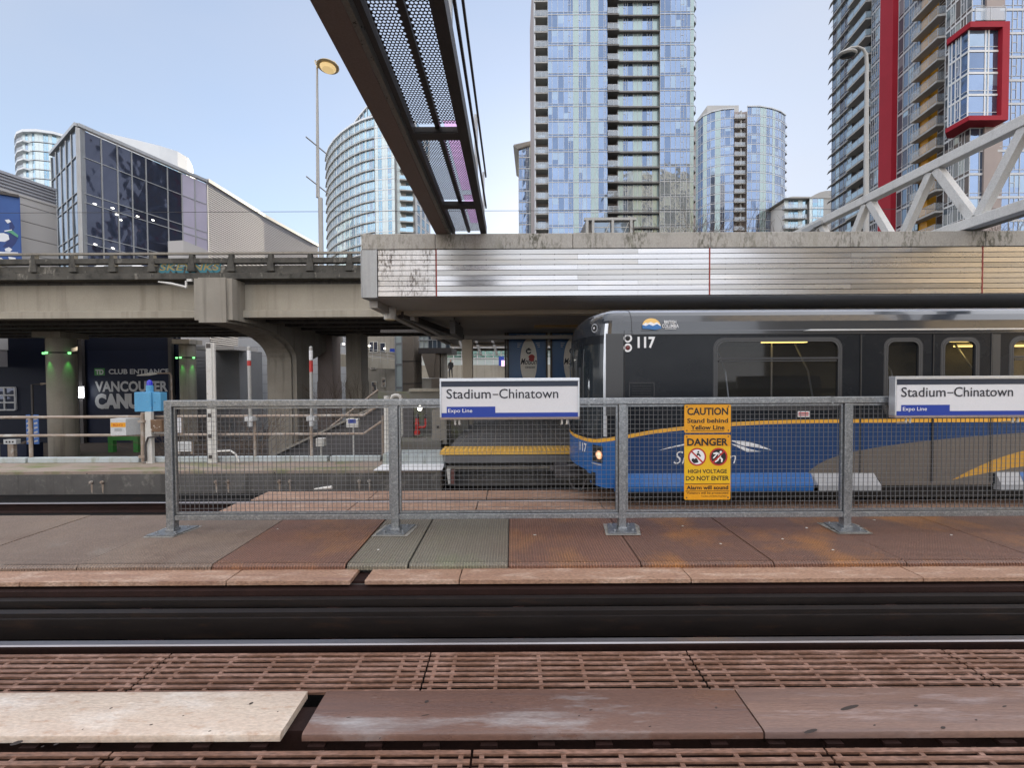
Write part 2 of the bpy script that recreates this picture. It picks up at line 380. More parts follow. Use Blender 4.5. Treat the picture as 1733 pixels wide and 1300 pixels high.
M['sign_blue'] = flat('sign_blue', (.012, .045, .33), .4)
M['silver'] = mat('silver_trim', (.70, .73, .78), .3, .6, c2=(.62, .65, .69), ns=2, fine=.04)
M['white_ink'] = flat('white_ink', (.82, .83, .85), .45)
M['pole_grey'] = mat('pole_grey', (.42, .42, .41), .5, .2, c2=(.36, .36, .35), ns=1)
M['lamp_gold'] = mat('lamp_gold', (.62, .48, .26), .35, .4, c2=(.52, .42, .24), ns=2)
M['lamp_glow'] = flat('lamp_lens', (.8, .62, .32), .3, emit=(1, .72, .33), estr=.22)
M['wire_black'] = flat('cable_black', (.02, .02, .022), .6)
M['bark'] = mat('bark', (.11, .085, .07), .9, c2=(.07, .055, .048), ns=4)
M['twig'] = mat('twig', (.13, .095, .07), .9, c2=(.085, .06, .045), ns=3)
M['navy_wall'] = mat('navy_wall', (.007, .011, .028), .6, c2=(.005, .008, .02), ns=.4, spec=.2)
M['navy_panel'] = mat('navy_panel', (.010, .016, .042), .55, c2=(.008, .012, .03), ns=.4, spec=.2)
M['grey_letters'] = flat('grey_letters', (.42, .43, .45), .5)
M['green_paint'] = flat('green_paint', (.035, .19, .04), .5)
M['green_glow'] = flat('green_lens', (.1, .8, .15), .4, emit=(.25, 1, .3), estr=.7)
M['lamp_white'] = flat('lamp_white', (.9, .9, .85), .4, emit=(1, .95, .82), estr=2.5)
M['skin'] = flat('skin', (.45, .30, .22), .6)
M['cloth_black'] = mat('cloth_black', (.018, .018, .02), .85)
# ------------------------------------------------------------------ ground and track structure
MB().box(-700, 700, -300, 1500, -3.4, -3.0).build('ground', M['asphalt'], kind='structure')
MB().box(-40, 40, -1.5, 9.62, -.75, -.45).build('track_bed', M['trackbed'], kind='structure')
b = MB(); b.box(-40, 40, 4.2, 5.5, -.45, .215); b.box(-40, 40, 3.93, 4.05, -.1, .13)
b.build('walkway_base', M['concrete_dark'], kind='structure')
b = MB(); b.box(-40, -1.62, 9.1, 10.25, -.45, .06, 0)
for i, x in enumerate((-9.5, -5.31, -3.0)): b.box(x-.012, x+.012, 9.097, 9.3, -.45, .02, 1)
b.build('trackside_ledge', [M['ledge'], M['black']], kind='structure')
MB().box(-40, -1.62, 9.085, 9.099, -.45, .0).build('ledge_face', M['concrete_dark'], kind='structure')
MB().box(-40, 40, 10.25, 12.0, -3, -.45).build('guideway_side', M['concrete_dark'], kind='structure')

def rail(y, label, mats):
    prof = [(-.075, -.16), (.075, -.16), (.075, -.148), (.012, -.128), (.012, -.04), (.034, -.03), (.036, -.008), (.026, 0), (-.026, 0), (-.036, -.008), (-.034, -.03), (-.012, -.04), (-.012, -.128), (-.075, -.148)]
    b = MB(); k = len(prof)
    b.prism([(-40, y+p[0], p[1]) for p in prof], (80, 0, 0), 1)
    for i, f in enumerate(b.f):
        if len(f) == 4 and i in (6, 7, 8): b.m[i] = 0
    o = b.build('track_rail', mats, label=label, cat='rail', group='running rails of the two tracks')
    x = -5.0
    while y < 4 and x < 5:
        MB().box(x-.05, x+.05, y-.13, y-.05, -.165, -.125).box(x-.03, x+.03, y-.085, y-.045, -.126, -.095).build('rail_clip', M['rail_side'], o); x += .75
    return o
rail(3.28, 'polished steel rail running in front of the dark trench of the near track', [M['steel_rail'], M['rail_side']])
rail(7.03, 'rusty rail of the far track running beneath the near side of the train', [M['steel_rail'], M['rail_side']])

# power rails in the trench, with brackets
pr = MB(); pr.box(-40, 40, 3.60, 3.665, -.01, .055); pr.box(-40, 40, 3.57, 3.595, -.16, .02); pr.box(-40, 40, 3.74, 3.80, .02, .09)
pr.build('power_rail', M['power_rail'], label='dark double power rail hanging in the trench behind the polished rail', cat='power rail')
tr = [(x, 3.86) for x in (-5.2, -3.45, -1.7, .05, 1.8, 3.55, 5.3)]
for i, (x, y) in enumerate(tr):
    if abs(x) < 4.9:
        q = MB().box(x-.05, x+.05, 3.67, 3.93, -.45, -.02).box(x-.09, x+.09, 3.6, 3.74, -.1, -.03)
        q.build('rail_bracket', M['rust_bar'], label='small dark insulator bracket holding the power rail in the trench', cat='bracket', group='brackets of the power rail')
# trench lining: flange beam below the tan boards
MB().box(-40, 40, 3.82, 3.925, .045, .135).build('trench_beam', M['rail_side'], kind='structure')

# tan cover boards along the trench
xs = [-6.9, P(-75, 972, 4).x, P(60, 972, 4).x, P(398, 972, 4).x, P(613, 972, 4).x, P(780, 972, 4).x, P(1160, 972, 4).x, P(1540, 972, 4).x, 7.4]
words = ['', 'cut by the left picture edge', 'left of the fence end post', 'immediately left of the wide black gap', 'short one, immediately right of the wide black gap',
         'straight ahead of the rust plates', 'below the yellow danger sign, towards the right', 'at the right edge of the picture']
def cover_board(x0, x1, label):
    t = thing('cover_board', ((x0+x1)/2, 4.0, .135), label, 'cover board', 'tan cover boards over the trench')
    dz = R.uniform(0, .006)
    MB().box(x0, x1, 3.868, 3.995, .16, .20+dz).build('plank', M['tan_board'], t, bevel=.004)
    MB().box(x0+R.uniform(-.004, .004), x1, 4.001, 4.125, .16, .197+dz).build('plank', M['tan_board'], t, bevel=.004)
for i in range(1, len(xs)-1):
    x0, x1 = xs[i], xs[i+1]
    g0 = .07 if i == 4 else .005
    g1 = .07 if i == 3 else .005
    cover_board(x0+g0, x1-g1, 'tan wooden cover board over the trench, ' + words[i])
for x in (-6, -4.5, -3, -1.6, -.2, 1.2, 2.6, 4, 5.4):
    pass
MB().box(-40, 40, 3.95, 4.12, .12, .158).build('board_bearer', M['rail_side'], kind='structure')

# checker plates of the walkway
edges = [(-345, 'tan'), (-108, 'tan2'), (129, 'tan'), (358, 'rust'), (585, 'olive'), (690, 'olive'), (860, 'rust'), (1085, 'brown'), (1310, 'brown'), (1535, 'brown'), (1770, 'brown'), (2010, 'brown'), (2300, 'tan')]
plab = ['pale tan checker plate at the far left edge of the walkway', 'pale tan checker plate left of the fence end, second from the left',
        'greyish tan checker plate carrying the leftmost post of the fence', 'rust red checker plate right of the fence end post', 'narrow olive grey checker plate under the second fence post',
        'olive grey checker plate between the narrow plate and the rust plates', 'rust brown checker plate with its left edge straight ahead, below the first station sign',
        'brown checker plate with an orange rust patch right of the third fence post', 'brown checker plate with orange rust just left of the fourth fence post', 'brown checker plate starting under the foot of the fourth fence post',
        'brown checker plate at the right edge of the walkway', 'tan checker plate at the far right end of the walkway']
YF, YB, ZP = 4.10, 5.63, .25
for i in range(len(edges)-1):
    x0 = P(edges[i][0], 958, YF).x + .006; x1 = P(edges[i+1][0], 958, YF).x - .006
    if i in (4, 5): x0 += .008
    prof = [(YB, ZP-.012), (YB, ZP)]
    for k in range(0, 7):
        a = PI/2*k/6; prof.append((YF+.035-.035*math.sin(a), ZP-.035+.035*math.cos(a)))
    prof += [(YF, ZP-.06), (YF+.01, ZP-.06), (YF+.012, ZP-.03), (YF+.04, ZP-.012)]
    dz = R.uniform(-.003, .003)
    pb = MB().prism([(x0, y, z+dz) for y, z in prof], (x1-x0, 0, 0)); xx = x0+.012
    while xx < x1-.01:      # raised lugs rolled over the front edge
        if -5.2 < xx < 5.2:
            zz_ = ZP+dz; pb.poly([(xx-.009, YF+.040, zz_+.0005), (xx+.001, YF+.020, zz_-.001), (xx+.011, YF+.040, zz_+.0045), (xx+.001, YF+.060, zz_+.0005)])
            pb.prism([(xx-.010, YF+.002, zz_-.018), (xx+.004, YF-.002, zz_-.026), (xx+.011, YF+.002, zz_-.046), (xx-.003, YF+.003, zz_-.040)], (0, -.006, .004))
        xx += .031
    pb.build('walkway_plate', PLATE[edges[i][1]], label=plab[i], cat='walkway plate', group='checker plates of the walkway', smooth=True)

# slatted gratings
def grating(x0, x1, y0, y1, z, n, label, grp):
    t = thing('track_grating', ((x0+x1)/2, (y0+y1)/2, z-.09), label, 'grating', grp)
    b = MB(); p = (y1-y0)/n
    for k in range(n):
        ya = y0+p*k+R.uniform(-.0015, .0015); b.box(x0+.006+R.uniform(0, .004), x1-.006, ya, ya+p*.49, z-.015, z+R.uniform(-.003, .002))
    L_ = x1-x0; m_ = [.06, .20] + [.20+(L_-.40)*k/5 for k in range(1, 5)] + [L_-.20, L_-.06]
    for q in m_: b.box(x0+q-.014, x0+q+.014, y0+.004, y1-.02, z-.022, z-.006)
    b.build('slats', M['rust_slat'], t)
zg = -.045
j = [P(px, 1108, 3.22).x for px in (-145, 293, 730, 1160, 1590, 2025, 2460)]
gl = ['leftmost of its row', 'second from the left in the row', 'directly below the rail at the centre', 'second from the right in the row', 'rightmost of its row', 'beyond the right edge']
for i in range(6):
    grating(j[i], j[i+1], 2.80, 3.235, zg, 8, 'slatted grating just below the polished rail, ' + gl[i], 'gratings behind the broad boards')
j = [P(px, 1276, 2.4).x for px in (-395, 203, 800, 1385, 1985)]
gl = ['leftmost of the row', 'left of the centre joint', 'right of the centre joint', 'rightmost of the row']
for i in range(4):
    grating(j[i], j[i+1], 1.95, 2.385, zg, 8, 'slatted grating at the bottom edge of the picture, ' + gl[i], 'gratings in front of the broad boards')

# litter on the plates
for k, (px, py) in enumerate(((1365, 893), (1480, 880), (1220, 920), (1325, 912), (1410, 930), (905, 905), (640, 930), (470, 895), (1155, 890), (1610, 905))):
    d_ = ray(px, py); t_ = (ZP+.012-CAMZ)/d_.z; c = (d_.x*t_, d_.y*t_); b = MB(); n_ = R.choice((4, 5, 6)); a0 = R.uniform(0, 6)
    b.prism([(c[0]+math.cos(a0+2*PI*i/n_)*R.uniform(.008, .022), c[1]+math.sin(a0+2*PI*i/n_)*R.uniform(.006, .016), ZP+.006) for i in range(n_)], (0, 0, .004))
    b.build('paper_scrap', M['white_paint'], label='tiny pale scrap of litter lying on the walkway plates', cat='litter', group='litter on the walkway plates')

# broad boards (capped centre rail of the track)
xa, xb, xc = P(505, 1225, 2.57).x, P(520, 1225, 2.57).x, P(1268, 1218, 2.57).x
M['knot'] = flat('wood_knot', (.035, .025, .022), .7); M['scratch'] = flat('scratch_pale', (.42, .36, .33), .6)
def broad(x0, x1, mt, label, knots=(), scratches=()):
    prof = [(2.42, -.045), (2.75, -.045), (2.75, 0), (2.755, .0), (2.74, .004), (2.43, .004), (2.418, -.002), (2.414, -.012), (2.414, -.04)]
    b = MB().prism([(x0, y, z) for y, z in prof], (x1-x0, 0, 0))
    hit = lambda px, py: (lambda d: Vector((d.x, d.y, 0))*((.0055-CAMZ)/d.z))(ray(px, py))
    for px, py, rx, ry in knots:      # knots and fixing holes
        c = hit(px, py); c.z = .0052; b.disc(c, 1, (rx, .25*rx, 0), (0, ry, 0), 10, 1)
    for pts in scratches:
        q = [hit(*p_) for p_ in pts]
        for v in q: v.z = .0052
        for a_, c_ in zip(q, q[1:]): b.bar(a_, c_, .0035, .0008, 2)
    o = b.build('centre_board', [mt, M['knot'], M['scratch']], label=label, cat='board', group='broad boards down the track centre', smooth=True)
    return o
broad(-7, xa-.03, M['cream_board'], 'pale cream broad board lying at the bottom left', ((28, 1258, .028, .016), (95, 1260, .011, .008), (425, 1191, .012, .010), (72, 1264, .007, .005), (188, 1199, .008, .006), (256, 1227, .010, .005), (310, 1212, .006, .004), (355, 1238, .008, .004), (470, 1205, .005, .004), (140, 1235, .005, .004)))
broad(xb+.045, xc-.006, M['worn_sheen_board'], 'worn brown broad board at the centre, silvery sheen painted in as pale patches', ((722, 1188, .014, .011), (832, 1189, .007, .005), (720, 1211, .026, .004), (1000, 1202, .012, .004), (980, 1212, .007, .004), (643, 1250, .006, .005), (1212, 1198, .008, .007), (905, 1247, .005, .004), (1100, 1230, .010, .003), (590, 1215, .014, .003)))
broad(xc+.006, 7.2, M['worn_sheen_board2'], 'brown grey broad board lying at the bottom right', ((1438, 1198, .075, .012), (1550, 1195, .016, .007), (1652, 1219, .010, .005), (1596, 1232, .018, .008), (1372, 1238, .05, .010), (1700, 1196, .02, .005), (1480, 1228, .01, .004)))
b = MB(); b.box(-4.6, 4.7, 2.50, 2.68, -.45, -.05)
for x in [-3.6+.345*k for k in range(22)]: b.box(x-.05, x+.05, 2.40, 2.5, -.085, -.06)
b.build('board_support', M['rail_side'], kind='structure')

# boards crossing the far track
b = MB()
for (y0, y1, x0) in ((7.10, 7.62, -4.57), (6.42, 6.95, -4.7)):
    x = x0
    while x < 9.5:
        x2 = x+2.06; b.poly([(x, y0, .004), (x2-.02, y0, .004), (x2-.02, y1, .004), (x, y1, .004)], 0)
        b.box(x, x2-.02, y0+.002, y1-.002, -.05, .002, 0); x = x2
b.build('crossing_boards', M['tan_board'], label='low tan boards on both sides of the far rail before the train nose', cat='crossing boards')
# far centre rail

# ------------------------------------------------------------------ fence between the tracks
YFN = 4.99
posts = [P(290, 780, YFN).x, P(669, 780, YFN).x, P(1052, 780, YFN).x, P(1431, 780, YFN).x, P(1812, 780, YFN).x]
zt = PZ(674.5, YFN) ; zb = PZ(877, YFN)
fence = thing('mesh_fence', (posts[0], YFN, ZP), 'galvanized wire mesh fence standing on the walkway between the tracks', 'fence')
for i, x in enumerate(posts):
    b = MB(); b.box(x-.045, x+.045, YFN-.045, YFN+.045, ZP+.02, zt-.08 if i else zt-.001)
    b.box(x-.055, x+.055, YFN-.055, YFN+.055, ZP+.02, ZP+.05)
    p = b.build('post', M['galv'], fence, bevel=.006)
    q = MB()
    q.poly([(x-.235+R.uniform(-.02, .02), YFN-.185, ZP+.0075), (x+.17+R.uniform(-.03, .03), YFN-.19, ZP+.0075), (x+.235+R.uniform(-.02, .02), YFN+.1, ZP+.0075), (x+.22, YFN+.19, ZP+.0075), (x-.19+R.uniform(-.02, .02), YFN+.185, ZP+.0075)])
    q.build('grout_smear', M['coping'], p); q = MB()
    q.prism([(x-.17-.03, YFN-.16, ZP+.012), (x+.17-.03, YFN-.16, ZP+.012), (x+.17+.03, YFN+.16, ZP+.012), (x-.17+.03, YFN+.16, ZP+.012)], (0, 0, .012))
    for dx in (-.11, .11):
        for dy in (-.1, .1): q.lathe((x+dx, YFN+dy, ZP+.024), [(.014, 0), (.014, .018), (.006, .024)], 6)
    q.build('base_plate', M['galv'], p)
MB().box(posts[0]-.045, posts[4], YFN-.043, YFN+.043, zt-.078, zt).build('top_rail', M['galv'], fence, bevel=.008)
b = MB()
for x in (posts[0]+.5, ): pass
b = MB().box(posts[0]+.0455, posts[4], YFN-.03, YFN+.03, zb, zb+.065)
b.build('bottom_rail', M['galv'], fence, bevel=.005)
b = MB()
for xx in (posts[0]+5.1, posts[0]+8.05): b.box(xx-.012, xx+.012, YFN-.046, YFN+.046, zt-.081, zt+.003)
b.build('rail_sleeve', M['galv'], fence)
for i in range(4):
    x0, x1 = posts[i]+.052, posts[i+1]-.052
    z0, z1 = zb+.075, zt-.085
    fr = MB(); t = .022
    fr.box(x0, x1, YFN-.018, YFN+.012, z0, z0+t); fr.box(x0, x1, YFN-.018, YFN+.012, z1-t, z1)
    fr.box(x0, x0+t, YFN-.018, YFN+.012, z0+t, z1-t); fr.box(x1-t, x1, YFN-.018, YFN+.012, z0+t, z1-t)
    p = fr.build('panel_frame', M['galv'], fence)
    m = MB(); x = x0+.055; r = .0017
    while x < x1-.02:
        m.box(x-r, x+r, YFN-.004, YFN+.0025, z0+t, z1-t); x += .0562
    z = z0+.06
    while z < z1-.02:
        m.box(x0+t, x1-t, YFN+.0026, YFN+.009, z-r, z+r); z += .0562
    m.build('wire_mesh', M['wire'], p)

# station name signs in front of the fence
def name_sign(px0, px1, pyt, pyb, label):
    Y = 4.84
    x0, x1 = P(px0, 676, Y).x, P(px1, 676, Y).x
    z1, z0 = P((px0+min(px1, 1733))/2, pyt, Y).z, P((px0+min(px1, 1733))/2, pyb, Y).z
    t = thing('station_sign', ((x0+x1)/2, Y, z0), label, 'sign', 'station name signs on the fence')
    Hh = z1-z0; Ww = x1-x0; f = .014
    b = MB(); b.box(x0, x1, Y+.004, Y+.07, z0, z1-.004, 0)
    b.box(x0-.004, x1+.004, Y-.014, Y+.075, z1-.036, z1, 1)
    b.box(x0-.004, x0+f, Y-.012, Y+.072, z0, z1-.037, 1); b.box(x1-f, x1+.004, Y-.012, Y+.072, z0, z1-.037, 1)
    b.box(x0-.002, x1+.002, Y-.010, Y+.073, z0-.028, z0-.001, 2)
    b.build('housing', [M['sign_white'], M['silver'], M['brown_steel']], t, bevel=.003)
    u0, u1 = x0+f, x1-f; za = z1-.037
    b = MB(); b.quad((u0, Y, z0), (u1, Y, z0), (u1, Y, za), (u0, Y, za), 0); b.build('face', M['sign_white'], t)
    yl = Y-.003
    b = MB(); b.quad((u0, yl, za-.062), (u1, yl, za-.062), (u1, yl, za), (u0, yl, za)); b.build('header_stripe', M['sign_navy'], t)
    b = MB(); zz = z0+.052
    xl, xr = u0+.063*Ww/1.65, u0+.64*Ww/1.65
    b.quad((u0, yl, z0), (u1, yl, z0), (u1, yl, zz), (u0, yl, zz)); b.quad((xl, yl, zz), (xr, yl, zz), (xr, yl, zz+.074), (xl, yl, zz+.074))
    b.build('line_stripe', M['sign_blue'], t)
    b = MB(); zl = z0+.223; hh = .113
    b.text('Stadium', (xl-.002, yl-.001, zl), hh, .525*Ww/1.645, bold=.006, ref=.70)
    b.box(xl+.545*Ww/1.645, xl+.612*Ww/1.645, yl-.002, yl, zl+.040, zl+.052)
    b.text('Chinatown', (xl+.622*Ww/1.645, yl-.001, zl), hh, .70*Ww/1.645, bold=.006, ref=.70)
    b.build('lettering', M['ink'], t)
    b = MB(); b.text('Expo Line', (xl+.017, yl-.003, zz+.006), .044, .285*Ww/1.645, bold=.004, ref=.70); b.build('line_lettering', M['white_ink'], t)
    for xx in (x0+.17, x0+.22, x1-.20, x1-.14):
        MB().tube([(xx, Y+.035, z0-.03), (xx, Y+.035, z0-.085), (xx, Y+.14, z0-.105)], .012, 8).build('bracket', M['white_paint'], t)
name_sign(745, 980, 640, 706, 'white station name sign at the picture centre with the train nose at its right end')
name_sign(1514, 1749, 636.5, 703, 'white station name sign at the right edge in front of the train doors')

def face(b, x0, x1, z0, z1, y, m=0): b.quad((x0, y, z0), (x1, y, z0), (x1, y, z1), (x0, y, z1), m)
# yellow warning boards
Y = 4.955
sx0, sx1 = P(1158, 770, Y).x, P(1236.5, 770, Y).x
def board(name, zlo, zhi, mats, label):
    t = thing(name, ((sx0+sx1)/2, Y, zlo), label, 'sign')
    r = .02
    pts = []
    for cx, cz, a in ((sx1-r, zlo+r, -PI/2), (sx1-r, zhi-r, 0), (sx0+r, zhi-r, PI/2), (sx0+r, zlo+r, PI)):
        for k in range(5): pts.append((cx+r*math.cos(a+PI/2*k/4), Y, cz+r*math.sin(a+PI/2*k/4)))
    MB().prism(pts, (0, .004, 0)).build('panel', mats, t)
    b = MB()
    for xx in (sx0+.03, sx1-.03):
        for z in (zlo+.028, zhi-.025): b.disc((xx, Y-.002, z), .009, (1, 0, 0), (0, 0, 1), 10)
    b.build('screws', M['dark_steel'], t)
    return t
zc1, zc0 = PZ(687.5-1.9+1, Y), PZ(734.5, Y)
zd1, zd0 = PZ(737.5, Y), PZ(848, Y)
t = board('caution_sign', zc0, zc1, M['amber'], 'amber caution sign asking to stand behind the line, above the danger sign')
ww = sx1-sx0; xm = (sx0+sx1)/2; hc = zc1-zc0
b = MB(); yl = Y-.0015
b.text('CAUTION', (xm, yl, zc1-.36*hc), hc*.245, ww*.88, align='C', bold=.028)
b.text('Stand behind', (xm, yl, zc1-.645*hc), hc*.155, ww*.88, align='C', bold=.026)
b.text('Yellow Line', (xm, yl, zc1-.885*hc), hc*.155, ww*.73, align='C', bold=.026)
face(b, xm-ww*.36, xm+ww*.36, zc1-.935*hc, zc1-.918*hc, yl)
b.build('lettering', M['black'], t)
t = board('danger_sign', zd0, zd1, M['amber'], 'tall yellow danger high voltage sign with two prohibition pictograms')
hd = zd1-zd0
Zf = lambda f: zd1-f*hd
b = MB(); face(b, sx0+.002, sx1-.002, Zf(.745), Zf(.185), Y-.001); b.build('yellow_field', M['yellow'], t)
b = MB(); yl = Y-.0025
b.text('DANGER', (xm, yl, Zf(.165)), hd*.105, ww*.88, align='C', bold=.032)
b.text('HIGH VOLTAGE', (xm, yl, Zf(.59)), hd*.058, ww*.84, align='C', bold=.024)
b.text('DO NOT ENTER', (xm, yl, Zf(.70)), hd*.066, ww*.93, align='C', bold=.024)
b.text('Alarm will sound', (xm, yl, Zf(.84)), hd*.058, ww*.90, align='C', bold=.026)
b.text('Violators will be prosecuted', (xm, yl, Zf(.908)), hd*.030, ww*.90, align='C', bold=.01)
b.text('Conduct and Safety Regulation', (sx1-.04, yl, Zf(.952)), hd*.018, ww*.56, align='R', bold=.01)
for f in (.755, .865): face(b, sx0+.015, sx1-.015, Zf(f+.004), Zf(f-.004), yl)
b.build('lettering', M['black'], t)
rr = ww*.195
for k, cxx in enumerate((sx0+ww*.275, sx0+ww*.735)):
    c = (cxx, Y-.002, Zf(.34))
    b = MB(); b.disc(c, rr*.86, (1, 0, 0), (0, 0, 1), 28, 0 if k == 0 else 2)
    c2 = (cxx, Y-.0032, Zf(.34)); fg = 2 if k == 0 else 0
    def fpoly(pts, m): b.poly([(c[0]+u*rr, Y-.0036, c[2]+v*rr) for u, v in pts], m)
    if k == 0:   # figure stepping down onto rubble
        fpoly([(-.62, -.28), (-.45, -.12), (-.3, -.25), (-.1, -.1), (.05, -.3), (.15, -.62), (-.35, -.72), (-.6, -.45)], fg)
        b.disc((c[0]+.13*rr, Y-.0036, c[2]+.55*rr), .1*rr, (1, 0, 0), (0, 0, 1), 10, fg)
        fpoly([(.0, .42), (.2, .4), (.42, .12), (.34, -.02), (.16, .2), (.02, .1), (-.06, .2)], fg)
    else:        # running figure
        b.disc((c[0]+.25*rr, Y-.0036, c[2]+.52*rr), .13*rr, (1, 0, 0), (0, 0, 1), 10, fg)
        fpoly([(-.6, .42), (-.2, .52), (.15, .38), (.12, .18), (-.2, .3), (-.55, .28)], fg)
        fpoly([(-.05, .35), (.3, .3), (.25, -.1), (-.02, -.12)], fg)
        fpoly([(.05, -.05), (.27, -.02), (.5, -.25), (.42, -.6), (.28, -.58), (.3, -.3)], fg)
        fpoly([(-.02, 0), (.16, -.1), (-.02, -.45), (-.35, -.62), (-.42, -.5), (-.15, -.35)], fg)
        fpoly([(-.25, .3), (-.1, .28), (-.45, -.15), (-.62, -.2), (-.6, -.08)], fg)
    b.disc((cxx, Y-.0042, c[2]), rr, (1, 0, 0), (0, 0, 1), 32, 1, r0=rr*.83)
    a = (-.6, .6) if k == 0 else (.6, .6)
    d = rr*.085/math.sqrt(2)
    sgn = 1 if k == 0 else -1
    p0 = (c[0]-sgn*.6*rr, c[2]+.6*rr); p1 = (c[0]+sgn*.6*rr, c[2]-.6*rr)
    b.poly([(p0[0]-d, Y-.004, p0[1]-sgn*d), (p1[0]-d, Y-.004, p1[1]-sgn*d), (p1[0]+d, Y-.004, p1[1]+sgn*d), (p0[0]+d, Y-.004, p0[1]+sgn*d)], 1)
    b.build('pictogram', [M['white_ink'], M['red'], M['black']], t)

# ------------------------------------------------------------------ far ledge: kerb, railing and equipment
def kerb_piece(pxa, pxb):
    return P(pxa, 775, 10.1).x, P(pxb, 775, 10.1).x
for (a, bq, lb) in ((-400, 47, 'at the left edge of the picture'), (50, 238, 'ending at the blue box post'), (242, 556, 'behind the tall white post'), (559, 645, 'beside the staircase, shortest of the four')):
    x0, x1 = kerb_piece(a, bq)
    MB().box(x0+.01, x1-.01, 10.05, 10.2, .06, .185).build('ledge_kerb', M['kerb_white'], label='pale painted kerb block on the concrete ledge, ' + lb, cat='kerb block', group='kerb blocks along the ledge', bevel=.01)

Yr = 10.13
zr1, zr2 = PZ(703-1, Yr), PZ(733, Yr)
rl = thing('pipe_railing', (P(330, 703, Yr).x, Yr, .185), 'weathered tan pipe railing along the concrete ledge', 'railing')
xL, xR = -14.5, P(615, 700, Yr).x
x2, z2 = P(648, 686, Yr).x, P(648, 682, Yr).z
MB().tube([(xL, Yr, zr1), (xR, Yr, zr1), (x2, Yr, z2)], .036, 8).build('top_rail', M['pipe_tan'], rl, smooth=True)
MB().tube([(xL, Yr, zr2), (xR, Yr, zr2), (x2, Yr, z2-.44)], .034, 8).build('mid_rail', M['pipe_tan'], rl, smooth=True)
for px in (-160, 52, 241, 431, 527, 648):
    x = P(px, 740, Yr).x
    MB().tube([(x, Yr, .186), (x, Yr, zr1+.0)], .036, 8).build('post', M['pipe_tan'], rl, smooth=True)
def clampbox(px):
    x = P(px, 697, Yr).x
    return x

# emergency phone box with a beacon
Y = 9.98
t = thing('emergency_box', (P(248, 692, Y).x, Y, .06), 'blue emergency box with a blue beacon on a white post', 'emergency box')
x0, x1 = P(227, 675, Y).x, P(255.5, 675, Y).x
z0, z1 = PZ(691+2.5, Y), PZ(658+2.5, Y)
b = MB(); b.box(x0, x1, Y, Y+.25, z0, z1); b.build('cabinet', M['blue_box'], t, bevel=.01)
b = MB(); x3 = P(270, 675, Y).x; b.box(x1+.006, x3, Y+.03, Y+.22, z0+.01, z1-.01); b.lathe((x1+.06, Y+.03, z0+.22), [(.01, 0), (.02, .03)], 6); b.build('side_box', M['blue_box'], t, bevel=.01)
b = MB(); xm = P(247.5, 640, Y).x; b.lathe((xm, Y+.09, z1), [(.075, 0), (.075, .16), (.06, .165)], 14); b.build('beacon_base', M['blue_box'], t, smooth=True)
b = MB(); b.lathe((xm, Y+.09, z1+.166), [(.06, 0), (.06, .06), (.05, .10), (.03, .125), (.005, .135)], 14); b.build('beacon', M['blue_lens'], t, smooth=True)
b = MB(); xa, xb = P(249, 740, Y).x, P(259.5, 740, Y).x; b.box(xa, xb, Y-.05, Y+.03, .06, z0-.001); b.build('post', M['white_paint'], t)
b = MB(); xx = P(244, 740, Y).x
b.tube([(xx, Y-.03, .1), (xx, Y-.03, z0-.12), (xx+.02, Y-.03, z0-.02)], .045, 8)
for z in (.2, z0-.26): b.box(xx-.07, xx+.09, Y-.09, Y-.02, z, z+.06)
b.build('conduit', M['pipe_tan'], t, smooth=True)
b = MB(); b.tube([(P(252, 770, Y).x, Y-.09, .12), (P(252, 760, Y).x, Y-.09, .52), (P(256, 735, Y).x, Y-.09, .70), (P(275, 725, Y).x, Y-.09, .74)], .022, 8); b.build('hose', M['dark_steel'], t, smooth=True)

Y = 9.96
t = thing('meter_cabinet', (P(220, 730, Y).x, Y, PZ(733, Y)), 'white cabinet with a yellow label hung on the railing left of the blue box', 'cabinet')
x0, x1, x2 = P(193.5, 715, Y).x, P(219.5, 715, Y).x, P(236, 715, Y).x
z0, z1 = PZ(732.5, Y), PZ(704.5, Y)
b = MB(); b.prism([(x0, Y-.1, z0), (x1, Y-.1, z0), (x2, Y+.1, z0), (x0, Y+.1, z0)], (0, 0, z1-z0)); b.m[1] = 1
b.m = [1 if i == 1 else 0 for i in range(len(b.f))]
b.build('cabinet', [M['cabinet'], M['cabinet_side']], t)
b = MB(); face(b, x0+.01, x1-.005, z0+.20, z0+.31, Y-.103); b.build('label_plate', M['amber'], t)
b = MB(); b.text('BL2-C2', ((x0+x1)/2, Y-.105, z0+.232), .045, (x1-x0)*.62, align='C', bold=.02); b.build('lettering', M['red'], t)
b = MB(); face(b, x0+.1, x1-.1, z0+.10, z0+.17, Y-.103); b.build('notice', M['cabinet_side'], t)

t = thing('junction_box', (P(272, 725, Y).x, Y+.05, PZ(724, Y)), 'rust brown junction box beside the blue emergency box', 'junction box')
x0, x1 = P(260.5, 715, Y).x, P(279, 715, Y).x; z0, z1 = PZ(727, Y), PZ(706.5, Y)
M['rustbox'] = mat('rust_box', (.17, .10, .055), .7, c2=(.12, .07, .04), ns=6, c3=(.55, .5, .45), s3=13, r3=(.6, .64))
MB().box(x0, x1, Y-.1, Y+.1, z0, z1).build('box', M['rustbox'], t, bevel=.008)
b = MB(); b.lathe((x0+.03, Y-.08, z0+.05), [(.012, 0), (.012, .02)], 8); b.box(x0-.02, x1+.02, Y+.02, Y+.06, z0-.05, z0-.01); b.build('bracket', M['white_paint'], t)

